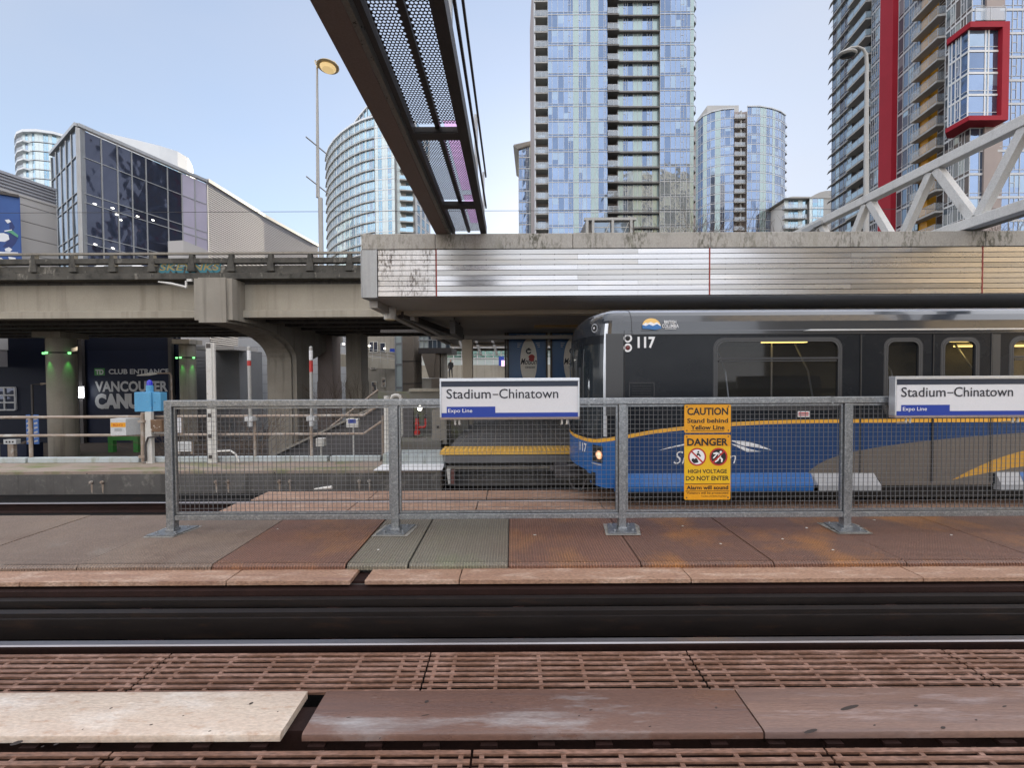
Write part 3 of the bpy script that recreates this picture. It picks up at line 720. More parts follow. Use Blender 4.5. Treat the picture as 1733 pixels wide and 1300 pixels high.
# small plates seen behind the fence mesh
def small_plate(px0, px1, py0, py1, Y, mt, name, label, cat, lines=0):
    x0, x1 = P(px0, py0, Y).x, P(px1, py0, Y).x; z0, z1 = PZ(py1+2.5, Y), PZ(py0+2.5, Y)
    t = thing(name, ((x0+x1)/2, Y, z0), label, cat)
    MB().box(x0, x1, Y, Y+.02, z0, z1).build('panel', mt, t, bevel=.004)
    for xx in (x0, x1-.02): MB().box(xx-.01, xx+.03, Y+.021, Y+.06, z0-.06, z1-.02).build('bracket', M['pipe_tan'], t)
    if lines:
        b = MB()
        for k in range(lines): face(b, x0+.03, x1-.03-R.uniform(0, .1), z1-.05-k*(z1-z0-.06)/lines-.016, z1-.05-k*(z1-z0-.06)/lines, Y-.002)
        b.build('print', M['cabinet_side'], t)
    return t
small_plate(297, 305.5, 702, 727, 10.06, M['sign_white'], 'notice_plate', 'narrow white plate on the railing behind the fence end post', 'plate')
small_plate(300, 323, 742, 759, 10.06, M['cabinet'], 'notice_board', 'whitish notice board with grey lines low on the railing behind the fence', 'notice', 5)

# tall white channel post
Y = 9.95
xa, xb = P(352, 680, Y).x, P(365.5, 680, Y).x
zt_ = PZ(575+2.5, Y)
t = thing('channel_post', ((xa+xb)/2, Y, .06), 'tall white channel post standing on the ledge behind the fence', 'post')
b = MB(); b.box(xa, xa+.135, Y-.04, Y-.02, .06, zt_); b.box(xa, xa+.02, Y-.019, Y+.10, .06, zt_); b.box(xa+.115, xb, Y-.019, Y+.0, .06, zt_)
b.box(xa+.136, xb, Y, Y+.02, .06, zt_-.001); b.build('channel', M['white_paint'], t)
b = MB()
for py in (700, 735, 770): b.box(xa+.03, xa+.10, Y-.06, Y-.041, PZ(py+3, Y), PZ(py-3, Y))
b.box(xa+.01, xa+.12, Y-.043, Y-.041, zt_-.13, zt_-.02)
b.build('slots', M['dark_steel'], t)

# banded signal poles
for i, (pxt, pxb, pyt) in enumerate(((421, 423.5, 583.5), (526, 527.5, 584))):
    Y = 10.04
    xt, xb_ = P(pxt, pyt, Y).x, P(pxb, 700, Y).x
    z1 = PZ(pyt+2.5, Y); z0 = PZ(706, Y)
    t = thing('banded_pole', (xb_, Y, z0-.2), ['grey pole with a short red band, nearer the tall white post', 'grey pole with a long red band, right of the big concrete pier column'][i], 'pole', 'red banded poles on the railing')
    at = lambda f: (xb_+(xt-xb_)*f, Y, z0+(z1-z0)*f)
    MB().tube([at(0), at(1)], .040, 10).build('shaft', M['pole_grey'], t, smooth=True)
    fa, fb = ((.745, .815), (.655, .815))[i]
    MB().tube([at(fa), at(fb)], .0425, 12, cap=False).build('red_band', M['red'], t, smooth=True)
    MB().tube([at(fb+.012), at(.96)], .0425, 12, cap=False).build('white_band', M['white_clean'], t, smooth=True)
    MB().ell(at(1), .040, .040, .035).build('cap', M['pole_grey'], t, smooth=True)
    b = MB(); b.box(xb_-.10, xb_+.10, Y-.07, Y+.16, z0-.06, z0+.05); b.tube([(xb_, Y, z0-.2), (xb_, Y, z0)], .06, 8)
    for dx in (-.06, .06): b.lathe((xb_+dx, Y-.072, z0-.005), [(.014, -.014), (.014, .014)], 8)
    b.build('clamp', M['cabinet'], t, bevel=.006)

# white bent handrail by the channel post
Y = 9.75
M_ = lambda px, py: P(px, py, Y)
MB().tube([P(366, 775, Y), P(367, 764, Y), P(390, 763, Y), P(398, 768, Y), P(405, 782, Y)], .022, 8).build('bent_rod', M['white_paint'], label='bent white rod curving down to the ledge beside the tall white post', cat='rod', smooth=True)

# boxes on thin posts beyond the railing
def box_on_post(px0, px1, py0, py1, pyb, Y, label, blue=False):
    x0, x1 = P(px0, py0, Y).x, P(px1, py0, Y).x; z0, z1 = PZ(py1+1.5, Y), PZ(py0+1.5, Y); xm = (x0+x1)/2
    t = thing('control_box', (xm, Y, -.3), label, 'control box', 'small boxes on thin posts beyond the railing')
    MB().box(x0, x1, Y, Y+.16, z0, z1).build('box', M['white_paint'], t, bevel=.015)
    MB().tube([(xm, Y+.08, -.3), (xm, Y+.08, z0)], .022, 8).build('post', M['white_paint'], t, smooth=True)
    if blue:
        b = MB(); face(b, xm-.10, xm+.10, z0+.12, z0+.22, Y-.003); b.build('label_plate', M['sign_blue'], t)
box_on_post(585.5, 606, 706, 721, 772, 10.8, 'cream box with a blue label on a thin white post beside the stairs', True)
box_on_post(534, 547.5, 739, 753, 772, 10.6, 'small white box on a thin post beside the second banded pole')

# fixings on the ledge wall
for i, px in enumerate((155, 173.5, 366, 386, 473, 491, 608, 625)):
    x, z = P(px, 810.5, 9.085).x, PZ(810.5+2, 9.085)
    t = thing('wall_bolt', (x, 9.06, z), ['rusty bolt in the ledge wall, first left of the fence', 'rusty bolt in the ledge wall, second left of the fence', 'pale round bolt head in the ledge wall behind the fence mesh'][min(i, 2)], 'bolt', 'bolts in the ledge wall' if i > 1 else None)
    b = MB(); b.tube([(x, 9.085, z), (x, 9.05, z)], .035, 10); b.tube([(x, 9.05, z), (x, 9.035, z)], .016, 8); b.build('bolt_head', M['pipe_tan'], t, smooth=True)
    MB().prism([(x-.025, 9.082, z-.02), (x+.025, 9.082, z-.02), (x+.012, 9.082, z-.26), (x-.014, 9.082, z-.22)], (0, .002, 0)).build('rust_run', M['pipe_tan'], t)
# litter: white broken bracket on the far crossing boards
p = P(548, 827, 7.7)
b = MB(); b.tube([P(532, 828, 7.7), P(548, 826.5, 7.7), P(562, 825, 7.7)], [.012, .03, .035], 6); b.build('scrap_bracket', M['white_paint'], label='broken white bracket lying on the far crossing boards', cat='debris')

# ------------------------------------------------------------------ far platform and stair area
b = MB(); b.box(-1.5, 34, 9.15, 19, .2, .455, 0); b.box(-1.5, 34, 9.62, 19, -.45, .2, 1); b.box(-1.5, 34, 9.3, 9.6, .02, .08, 2)
b.build('platform', [M['platform_paver'], M['concrete_dark'], M['concrete']], kind='structure')
# paving joints
b = MB()
for k in range(40):
    x = -1.3+k*.42
    if x < 12: b.box(x-.006, x+.006, 10.05, 17, .455, .4585)
for k in range(11): b.box(-1.5, 12, 10.3+k*.62-.006, 10.3+k*.62+.006, .455, .4582)
b.build('paving_joints', M['concrete_pale'], kind='structure')
ed = MB(); x = -1.62
while x < 9:
    ed.box(x, x+.595, 9.12, 9.78, .39, .462)
    for kx in range(6):
        for ky in range(6): ed.lathe((x+.05+kx*.1, 9.19+ky*.1, .462), [(.03, 0), (.02, .01)], 6)
    x += .6
ed.build('platform_edge', M['yellow_tile'], label='yellow tactile warning strip along the far platform edge', cat='tactile strip')
b = MB().box(-1.55, 30, 9.2, 9.32, .23, .358)
for k in range(14): b.lathe((-1.4+k*.37, 9.195, .30), [(.012, -.012), (.012, .012)], 6)
b.build('edge_beam', M['alu_grey'], label='grey steel beam under the yellow platform edge', cat='beam')
# lower plinth left of the platform
t = thing('cable_plinth', (-2.15, 9.35, .06), 'pale grey cable plinth standing left of the platform end', 'plinth')
x0, x1 = P(648, 780, 9.3).x, P(752, 780, 9.3).x
b = MB(); b.box(x0, x1, 9.3, 9.9, .061, .37); k = x0+.1
while k < x1: b.box(k-.012, k+.012, 9.285, 9.3, .1, .36); k += .21
b.build('body', M['kerb_white'], t)
MB().prism([(x0-.12, 9.02, .062), (x1, 9.02, .062), (x1, 9.295, .13), (x0, 9.295, .13)], (0, 0, .02)).build('flange', M['white_clean'], t)
t = thing('buffer_block', (P(763, 830, 9.2).x, 9.15, -.1), 'small white and rust block under the platform corner', 'block')
xx = P(757, 820, 9.15).x
MB().prism([(xx-.02, 9.15, .05), (xx+.07, 9.15, .05), (xx+.07, 9.15, -.27), (xx+.02, 9.15, -.28)], (0, .2, 0)).build('white_face', M['white_paint'], t)
MB().box(xx+.075, xx+.15, 9.16, 9.4, -.28, .03).build('rust_face', M['rust_bar'], t)

# sloped stair wall, concrete walls behind the railing
M['stairwall'] = mat('stair_wall', (.12, .115, .12), .8, c2=(.09, .087, .09), ns=1.5)
p0, p1 = P(468, 770, 12), P(640, 688, 12)
t = thing('stair', (p0.x, 12, -.5), 'dark staircase with a sloping side wall rising to the right behind the railing', 'stairs')
b = MB(); b.prism([(p0.x, 12, p0.z), (p1.x, 12, p1.z), (p1.x+1.0, 12, p1.z), (p1.x+1.0, 12, -.5), (p0.x, 12, -.5)], (0, .22, 0)); b.build('side_wall', M['stairwall'], t)
b = MB(); b.bar(p0+Vector((0, -.02, .03)), p1+Vector((0, -.02, .03)), .26, .06); b.build('coping', M['concrete'], t)
q0, q1 = P(540, 742, 12.6), P(700, 672, 13.4)
n_ = 12; b = MB()
for k in range(n_):
    f = k/n_; x = p0.x+(p1.x-p0.x)*f; z = p0.z+(p1.z-p0.z)*f
    b.box(x, x+(p1.x-p0.x)/n_, 12.23, 14.2, -.5, z-.2)
b.build('steps', M['concrete_dark'], t)
b = MB(); h0, h1 = P(560, 700+22, 12.3), P(640, 660, 12.3); b.tube([h0, h1], .03, 8); b.build('handrail', M['pipe_tan'], t)

t = thing('retaining_wall', (P(690, 740, 13).x, 13, -.5), 'low mossy concrete wall with a coping slab left of the platform', 'wall')
M['mossy'] = mat('mossy_concrete', (.20, .19, .17), .9, c2=(.15, .145, .125), ns=1.4, c3=(.15, .17, .09), s3=1.6, r3=(.5, .68), bump=.3)
x0, x1 = P(640, 700, 13).x, P(792, 700, 13).x; zt2 = PZ(662, 13)
MB().box(x0, x1, 13, 13.3, -.5, zt2).build('wall', M['mossy'], t)
MB().box(x0+1.0, x1, 12.92, 13.4, zt2+.001, zt2+.09).build('coping', M['concrete_pale'], t)
MB().box(P(676, 740, 12.2).x, P(755, 740, 12.2).x, 11.2, 12.9, -.5, PZ(738, 12.2)).build('concrete_apron', M['mossy'], kind='structure')
t = thing('concrete_bin', (P(735, 730, 11.5).x, 11.5, .3), 'plain grey concrete block behind the station sign by the platform end', 'block')
MB().box(P(731, 700, 11.5).x, P(756, 700, 11.5).x, 11.5, 12.3, PZ(752, 11.5), PZ(694, 11.5)).build('body', M['concrete'], t, bevel=.02)
MB().lathe((P(741, 722, 11.5).x, 11.48, PZ(722, 11.5)), [(.03, -.03), (.03, .03)], 8).build('hole_plug', M['dark_steel'], t)
# fire standpipe with lamp
Y = 12.0
xs_ = P(706, 720, Y).x; zbse = PZ(735, Y)
t = thing('fire_standpipe', (xs_, Y, zbse), 'red fire standpipe with a branched outlet in front of the mossy wall', 'standpipe')
z1 = PZ(707, Y)
MB().lathe((xs_, Y, zbse), [(.09, 0), (.09, .1), (.06, .12), (.06, .30), (.075, .32), (.055, .36), (.05, z1-zbse)], 12).build('pipe', M['red'], t, smooth=True)
b = MB(); b.tube([(xs_+.03, Y, zbse+.22), (xs_+.22, Y, zbse+.22), (xs_+.25, Y, zbse+.27), (xs_+.25, Y, zbse+.48)], .035, 8); b.build('branch', M['red'], t, smooth=True)
b = MB(); b.lathe((xs_, Y, z1), [(.06, 0), (.06, .08), (.03, .12)], 10); b.lathe((xs_+.25, Y, zbse+.48), [(.045, 0), (.045, .09), (.02, .12)], 10); b.build('valve_cap', M['dark_steel'], t, smooth=True)
t = thing('bulkhead_lamp', (P(710.5, 690, 12.6).x, 12.75, PZ(695, 12.6)), 'round glowing wall lamp above the red standpipe', 'lamp')
c = P(710.5, 691, 12.6)
MB().ell(c, .075, .06, .085).build('globe', M['lamp_white'], t, smooth=True)
MB().box(c.x-.05, c.x+.05, c.y+.05, 13.0, c.z-.05, c.z+.05).build('mount', M['dark_steel'], t)
# white pipes
Y = 9.9
t = thing('vent_pipe', (P(664, 745, Y).x, Y, .2), 'pair of white vent pipes, one straight and one hooped, rising behind the second fence post', 'vent pipes')
xx = P(655, 700, Y).x
MB().tube([(xx, Y, .186), (xx, Y, PZ(669, Y))], [.075, .07], 10).build('straight_pipe', M['white_paint'], t, smooth=True)
b = MB(); xa, xb = P(662.5, 700, Y).x, P(679, 700, Y).x; zt3 = PZ(668, Y)
b.tube([(xa, Y, .4), (xa, Y, zt3-.08), (xa+.03, Y, zt3-.02), (xa+.09, Y, zt3), (xb-.08, Y, zt3), (xb-.02, Y, zt3-.03), (xb, Y, zt3-.09), (xb, Y, .75), (xb-.06, Y, .62)], .042, 8)
b.build('hoop', M['white_paint'], t, smooth=True)
# ------------------------------------------------------------------ the train
YS, YCN = 6.53, 7.78
M['t_black'] = mat('train_black', (.016, .019, .024), .25, c2=(.012, .0145, .019), ns=.8, fine=.04, c3=(.024, .026, .03), s3=2.5, r3=(.55, .8), rvar=.08, coat=.05, spec=.16)
M['t_grey'] = mat('train_roof_grey', (.030, .036, .046), .14, 0, c2=(.024, .029, .038), ns=.4, fine=.02, coat=.7, spec=.5)
M['t_blue'] = mat('train_blue', (.005, .047, .165), .35, c2=(.004, .040, .14), ns=1.2, fine=.04, c3=(.008, .052, .16), s3=3, coat=.15)
M['t_blue2'] = mat('train_blue_front', (.014, .125, .40), .35, c2=(.012, .11, .36), ns=1.2, fine=.04, coat=.15)
M['t_stripe'] = flat('train_stripe', (.80, .42, .05), .4)
M['t_taupe'] = mat('train_taupe', (.155, .135, .115), .4, c2=(.135, .115, .10), ns=1.3, fine=.05)
M['t_orange'] = flat('train_orange', (.56, .30, .045), .4)
M['t_white'] = mat('train_white', (.40, .41, .43), .4, c2=(.34, .35, .37), ns=2, fine=.05)
M['t_rubber'] = flat('train_rubber', (.035, .037, .042), .4)
M['t_under'] = mat('train_under', (.012, .011, .011), .8, c2=(.02, .016, .014), ns=3)
M['t_int'] = mat('train_interior', (.26, .245, .19), .6, c2=(.20, .19, .15), ns=1)
M['t_seat'] = flat('train_seat', (.03, .04, .09), .7)
M['t_strip'] = flat('train_lamp', (1, .85, .5), .4, emit=(1, .70, .22), estr=1.6)
def glz(name, a, c=(.01, .012, .015)):
    m = flat(name, c, .04, spec=.5); m.node_tree.nodes['Principled BSDF'].inputs['Alpha'].default_value = a; return m
M['t_glass'] = glz('train_glass', .60)
M['t_shield'] = mat('train_windscreen', (.018, .024, .03), .06, c2=(.03, .038, .045), ns=.8, fine=0, spec=.6)

M['t_silver'] = mat('train_roof_silver', (.36, .40, .48), .28, .3, c2=(.32, .36, .43), ns=.5, fine=.03, coat=.3)
train = thing('train', (1.2, YCN, 0), 'dark grey and blue metro train number 117 standing at the far platform', 'train')
T = lambda px, py, dy=0.: P(px, py, YS-dy)
XB, XE = 1.79, 13.9
ZL, ZT = .30, 2.84
win = []
xw0, xw1 = T(1213, 620).x, T(1419, 620).x
zw1, zw0 = T(1316, 577).z, T(1316, 689).z
zsplit = T(1316, 606).z
win.append((xw0, xw1, zw0, zw1))
d0, d1 = T(1456, 640).x, T(1677, 640).x
zd1_, zd0_ = T(1575, 577).z, T(1575, 700).z
da = (T(1501, 640).x, T(1555, 640).x); db = (T(1597, 640).x, T(1651, 640).x)
win += [(da[0], da[1], zd0_, zd1_), (db[0], db[1], zd0_, zd1_)]
xv0 = T(1713, 640).x
win += [(xv0, xv0+1.9, zw0, zw1), (xv0+2.3, xv0+4.2, zw0, zw1)]
xs_ = sorted(set([XB, XE] + [q for w_ in win for q in w_[:2]]))
zs_ = sorted(set([.55, ZT] + [q for w_ in win for q in w_[2:]]))
b = MB()
for i in range(len(xs_)-1):
    for k in range(len(zs_)-1):
        xm, zm = (xs_[i]+xs_[i+1])/2, (zs_[k]+zs_[k+1])/2
        if any(a <= xm <= c and e <= zm <= g for a, c, e, g in win): continue
        b.box(xs_[i], xs_[i+1], YS, YS+.05, zs_[k], zs_[k+1])
b.box(XB, XE, YS, YS+.05, ZL+.08, .55)
b.box(XB, XE, 2*YCN-YS-.05, 2*YCN-YS, ZL+.08, ZT)
b.box(XE-.05, XE, YS+.05, 2*YCN-YS-.05, ZL, ZT)
b.build('side_wall', M['t_black'], train)
# roof
prof = [(1.262, 2.80), (1.262, 2.85), (1.25, 2.86), (1.24, 3.0), (1.19, 3.10), (1.13, 3.16), (1.05, 3.20), (.8, 3.25), (.4, 3.285), (0, 3.295)]
full = [(-a, z) for a, z in prof] + [(a, z) for a, z in reversed(prof[:-1])]
b = MB()
for i in range(len(full)-1):
    (a0, z0), (a1, z1) = full[i], full[i+1]
    b.quad((XB, YCN+a0, z0), (XE, YCN+a0, z0), (XE, YCN+a1, z1), (XB, YCN+a1, z1), 1 if min(z0, z1) > 3.15 else 0)
b.build('roof', [M['t_grey'], M['t_silver']], train, smooth=True)
MB().box(XB, XE, YS-.012, YS+.06, 2.79, 2.80).build('gutter', M['t_rubber'], train)
b = MB(); xg = T(1370, 560).x
b.prism([(xg-.12, YS-.03, 2.838), (xg, YS-.03, 2.862), (XE, YS-.03, 2.862), (XE, YS-.03, 2.838)], (0, .03, 0)); b.build('door_rail', M['silver'], train)
MB().box(XB, XE, YS+.05, 2*YCN-YS-.05, .38, .42).build('floor', M['t_int'], train)
# interior
b = MB(); b.box(XB+1.0, XE-.06, 2*YCN-YS-.10, 2*YCN-YS-.055, .42, 2.78); b.box(XB+.9, XE-.06, YS+.06, 2*YCN-YS-.12, 2.76, 2.785); b.box(XB+.8, XB+.85, YS+.06, 2*YCN-YS-.12, .43, 2.75)
b.build('interior_lining', M['t_int'], train)
b = MB(); x = XB+1.6
while x < XE-1:
    b.box(x, x+.45, YCN-1.0, YCN-.2, .42, .85); b.box(x, x+.1, YCN-1.0, YCN-.2, .85, 1.5)
    b.box(x, x+.45, YCN+.3, YCN+1.05, .42, .85); b.box(x, x+.1, YCN+.3, YCN+1.05, .85, 1.5); x += .95
b.build('seats', M['t_seat'], train)
b = MB(); x = XB+1.5
while x < XE-1:
    b.tube([(x, YCN-.3, .42), (x, YCN-.3, 2.74)], .018, 6); b.tube([(x+.4, YCN-.9, 1.3), (x+.45, YCN-.6, 2.2), (x+.4, YCN-.3, 2.74)], .016, 6); x += 1.45
b.build('grab_poles', M['silver'], train)
b = MB(); b.box(XB+2.6, XB+3.35, YCN-.65, YCN-.55, 2.70, 2.735); b.box(XB+5.5, XB+6.6, YCN-.65, YCN-.55, 2.70, 2.735); b.box(XB+1.5, XB+2.1, YCN+.75, YCN+.85, 2.70, 2.735); b.box(XB+7.5, XE-.4, YCN+.75, YCN+.85, 2.70, 2.735); b.build('ceiling_lamp', M['t_strip'], train)

def rrect(x0, x1, z0, z1, r, y, n=5):
    pts = []
    for cx, cz, a in ((x1-r, z0+r, -PI/2), (x1-r, z1-r, 0), (x0+r, z1-r, PI/2), (x0+r, z0+r, PI)):
        for k in range(n+1): pts.append((cx+r*math.cos(a+PI/2*k/n), y, cz+r*math.sin(a+PI/2*k/n)))
    return pts
def ring(b, o, i, m=0):
    n = len(o)
    for k in range(n): b.quad(o[k], o[(k+1) % n], i[(k+1) % n], i[k], m)
def window(x0, x1, z0, z1, r, split=None):
    y = YS-.007
    fr = MB()
    A = rrect(x0-.055, x1+.055, z0-.055, z1+.055, r+.05, y); A2 = rrect(x0-.06, x1+.06, z0-.06, z1+.06, r+.05, YS-.0005)
    B = rrect(x0+.012, x1-.012, z0+.012, z1-.012, r, y); C_ = rrect(x0+.012, x1-.012, z0+.012, z1-.012, r, YS+.03)
    ring(fr, A2, A); ring(fr, A, B); ring(fr, B, C_)
    if split:
        fr.box(x0+.01, x1-.01, y-.002, YS+.03, split-.02, split+.012)
        fr.box(x0+.03, x1-.03, y+.004, YS+.03, split-.055, split-.035)
    f = fr.build('window', M['t_rubber'], train)
    g = MB(); g.quad((x0, YS+.02, z0), (x1, YS+.02, z0), (x1, YS+.02, z1), (x0, YS+.02, z1)); g.build('pane', M['t_glass'], f)
    l = MB(); o2 = rrect(x0-.038, x1+.038, z0-.038, z1+.038, r+.04, y-.0015); i2 = rrect(x0-.030, x1+.030, z0-.030, z1+.030, r+.035, y-.0015); ring(l, o2, i2)
    o2 = rrect(x0-.002, x1+.002, z0-.002, z1+.002, r+.01, y-.0015); i2 = rrect(x0+.006, x1-.006, z0+.006, z1-.006, r+.005, y-.0015); ring(l, o2, i2)
    l.build('seal', MATS.get('train_seal') or mat('train_seal', (.11, .115, .12), .45, .2, ns=1), f)
window(xw0, xw1, zw0, zw1, .13, zsplit)
window(xv0, xv0+1.9, zw0, zw1, .13, zsplit)
# doors: two leaves with seams
M['t_seam'] = flat('train_seam', (.008, .008, .009), .5); M['t_edge'] = flat('train_door_edge', (.045, .047, .05), .35)
xm = T(1578, 640).x
for k, (a, c, wn) in enumerate(((d0, xm, da), (xm, d1, db))):
    dr = MB()
    for (xa, xb2) in ((a+.006, wn[0]-.0), (wn[1], c-.006)): dr.box(xa, xb2, YS-.004, YS-.0005, .40, ZT-.06)
    dr.box(wn[0], wn[1], YS-.004, YS-.0005, .40, zd0_); dr.box(wn[0], wn[1], YS-.004, YS-.0005, zd1_, ZT-.06)
    dl = dr.build('door', M['t_black'], train)
    window(wn[0], wn[1], zd0_, zd1_, .10)
    e = MB(); e.box((a+.0) if k == 0 else c-.012, (a+.012) if k == 0 else c, YS-.012, YS-.004, .40, ZT-.06); e.build('door_edge', M['t_edge'], dl)
b = MB(); b.box(xm-.010, xm+.010, YS-.016, YS-.0075, .40, ZT-.07); b.box(d0-.012, d0, YS-.0095, YS-.0005, .40, ZT-.06); b.box(d1, d1+.012, YS-.0095, YS-.0005, .40, ZT-.06)
xh = T(1057, 620).x; b.box(xh-.006, xh+.006, YS-.006, YS-.0005, .6, ZT-.02)
b.build('door_seam', M['t_seam'], train)
b = MB(); b.quad((xh-.30, YS-.003, 1.5), (xh-.02, YS-.003, 1.5), (xh-.02, YS-.003, ZT-.03), (xh-.30, YS-.003, ZT-.03)); b.build('panel_strip', M['t_edge'], train)
b = MB(); b.quad((T(1677, 640).x+.02, YS-.003, 1.45), (T(1690, 640).x+.02, YS-.003, 1.45), (T(1690, 640).x+.02, YS-.003, ZT-.07), (T(1677, 640).x+.02, YS-.003, ZT-.07))
b.build('panel_strip', M['t_edge'], train)

# livery on the side
def side(pts, off): return [tuple(P(px, py, YS-off)) for px, py in pts]
def strip_between(top, bot, off, name, mt):
    # fills between two boundaries sampled at the same x
    b = MB(); A = side(top, off); B = side(bot, off)
    for i in range(len(A)-1): b.quad(B[i], B[i+1], A[i+1], A[i])
    return b.build(name, mt, train)
def ip(pts, x):
    for (x0, y0), (x1, y1) in zip(pts, pts[1:]):
        if x0 <= x <= x1: return y0+(y1-y0)*(x-x0)/(x1-x0)
    return pts[-1][1]
stripe = [(1056, 740.5), (1075, 736.5), (1100, 732), (1130, 728), (1158, 725), (1200, 721), (1240, 718), (1290, 715.5), (1340, 714), (1430, 713), (1560, 712), (1733, 711), (2340, 707)]
base = lambda x: 804-(x-1056)*.0055
xs2 = [x for x, _ in stripe]
strip_between(stripe, [(x, base(x)) for x in xs2], .0055, 'blue_livery', M['t_blue'])
strip_between([(x, y-3.2) for x, y in stripe], [(x, y+3.2) for x, y in stripe], .0075, 'stripe', M['t_stripe'])
sw = [(1366, 806), (1368, 800), (1375, 793), (1386, 785), (1400, 778), (1420, 771), (1445, 764.5), (1480, 758), (1530, 750.5), (1600, 743), (1680, 736), (1740, 731.5), (1900, 724), (2300, 720)]
strip_between(sw, [(x, base(x)+.5) for x, _ in sw], .0085, 'taupe_livery', M['t_taupe'])
xs3 = [1612, 1640, 1680, 1710, 1740, 1800, 1900]
ot = [(1612, 812), (1640, 797), (1680, 779), (1710, 769), (1740, 761), (1800, 752), (1900, 747)]
obt = [(1612, 812.5), (1640, 806), (1680, 799), (1710, 793), (1740, 788), (1800, 778), (1900, 765)]
strip_between(ot, obt, .0095, 'orange_swoosh', M['t_orange'])
b = MB(); b.poly(side([(1478, base(1478)), (1680, base(1680)), (1680, base(1680)+17), (1492, base(1490)+17)], .0085)); b.build('door_apron', M['t_taupe'], train)
# tan door post panel
b = MB(); A = side([(1462, 762), (1482, 758.5), (1482, 802), (1462, 802)], .0100); b.poly(A); b.build('post_panel', M['t_orange' if 0 else 't_taupe'], train)
# door centre seam on the livery
b = MB(); b.box(xm-.018, xm+.018, YS-.019, YS-.0165, .41, T(1580, 709).z); b.build('centre_seam', M['t_seam'], train)
# skirt ledge
def skirt(px0, px1, mt, slant):
    x0, x1 = T(px0, 800).x, T(px1, 800).x
    pr = [(YS-.0005, .585), (YS-.085, .385), (YS-.085, .30), (YS+.02, .28), (YS+.02, .585)]
    b = MB(); n = len(pr); s = slant
    A = [(x0, y, z) for y, z in pr]; Bv = [(x1+(s*(1 if i in (1, 2) else 0)), y, z) for i, (y, z) in enumerate(pr)]
    for i in range(n): j = (i+1) % n; b.quad(A[i], Bv[i], Bv[j], A[j])
    b.poly(A[::-1]); b.poly(Bv)
    return b.build('skirt', mt, train)
skirt(1040, 1371, M['t_blue2'], .08); skirt(1371.5, 1477, M['t_white'], .06); skirt(1684, 1722, M['t_white'], .05); skirt(1722.5, 2340, M['t_blue2'], 0)
MB().box(T(1484, 800).x, T(1677, 800).x, YS-.012, YS+.04, .36, .395).build('door_sill', M['t_taupe'], train)

# side lettering and marks
b = MB(); o = T(1140, 785.5, .011)
b.text('SkyTrain', (o.x, o.y, o.z), .21, T(1247, 700).x-T(1141, 700).x, shear=.32, ref=.70, bold=-.008)
def leaf(pts): b.poly(side(pts, .011))
leaf([(1113, 763), (1135, 756.5), (1160, 751), (1200, 746.5), (1236, 745), (1236, 747), (1200, 749.5), (1160, 753.5), (1135, 758.5)])
leaf([(1236, 745.5), (1262, 747), (1285, 753), (1306, 762), (1284, 758), (1262, 755.5), (1250, 752)])
leaf([(1236, 751), (1252, 754), (1268, 760), (1288, 764.5), (1264, 765), (1248, 757)])
b.build('side_lettering', M['white_ink'], train)
b = MB(); o = T(1079, 588, .006); b.text('117', (o.x, o.y, o.z), .165, T(1109, 600).x-T(1079, 600).x, bold=.035); b.build('number_lettering', M['white_ink'], train)
b = MB()
for py in (572.5, 588.5):
    c = T(1062.5, py, .006); b.disc(c, .068, (1, 0, 0), (0, 0, 1), 24, 0); 
    c = T(1062.5, py, .009); b.disc(c, .040, (1, 0, 0), (0, 0, 1), 20, 1 if py < 580 else 2)
    b.ell((c.x, c.y, c.z), .028, .012, .028, 10, 6, 1 if py < 580 else 3)
b.build('marker_lamp', [M['white_ink'], M['black'], flat('lamp_ruby', (.10, .02, .02), .3), flat('lamp_ruby_dark', (.16, .03, .03), .2)], train)
b = MB(); A = side([(1065, 648), (1107, 648), (1107, 672), (1065, 672)], .004); 
for p, q in zip(A, A[1:]+A[:1]): b.bar(p, q, .012, .006, 0, up=(0, 1, 0))
for k in range(5): b.bar(T(1070, 654+4*k, .003), T(1102, 654+4*k, .003), .01, .005)
b.build('intake_grille', M['t_rubber'], train)
b = MB(); A = side([(1350, 696), (1370, 696), (1370, 706), (1350, 706)], .004); b.poly(A, 0); A = side([(1351.5, 698), (1368.5, 698), (1368.5, 700.5), (1351.5, 700.5)], .006); b.poly(A, 1); A = side([(1351.5, 702), (1368.5, 702), (1368.5, 704), (1351.5, 704)], .006); b.poly(A, 1)
b.build('notice', [M['white_ink'], flat('notice_red', (.5, .08, .08), .5)], train)
# provincial mark on the cant rail
b = MB(); c = P(1103, 552, YS-.02); ez = Vector((0, .11, 1)).normalized(); ex = Vector((1, 0, 0)); c = Vector((c.x, YCN-1.252, 2.90))
q = lambda u, v, k=0: c + ex*u + ez*v + Vector((0, -.004*k-.006, 0))
arc = [q(.145*math.cos(PI*i/14), .03+.125*math.sin(PI*i/14)) for i in range(15)]
b.poly(arc, 0)
b.poly([q(-.145, .045, 1), q(-.09, .085, 1), q(-.06, .07, 1), q(-.01, .095, 1), q(.04, .07, 1), q(.09, .09, 1), q(.145, .045, 1), q(.145, .0, 1), q(-.145, .0, 1)], 2)
b.poly([q(-.147, .05, 2), q(-.09, .03, 2), q(-.04, .055, 2), q(.02, .03, 2), q(.09, .06, 2), q(.15, .02, 2), q(.155, -.01, 2), q(.05, -.035, 2), q(-.05, -.02, 2), q(-.147, -.015, 2)], 1)
b.text('BRITISH', q(.30, .065, 1), .052, .19, 2, ez=tuple(ez), align='C', bold=.01)
b.text('COLUMBIA', q(.30, .0, 1), .058, .26, 2, ez=tuple(ez), align='C', bold=.01)
b.poly([q(.21, -.02, 1), q(.39, -.02, 1), q(.39, -.013, 1), q(.21, -.013, 1)], 2)
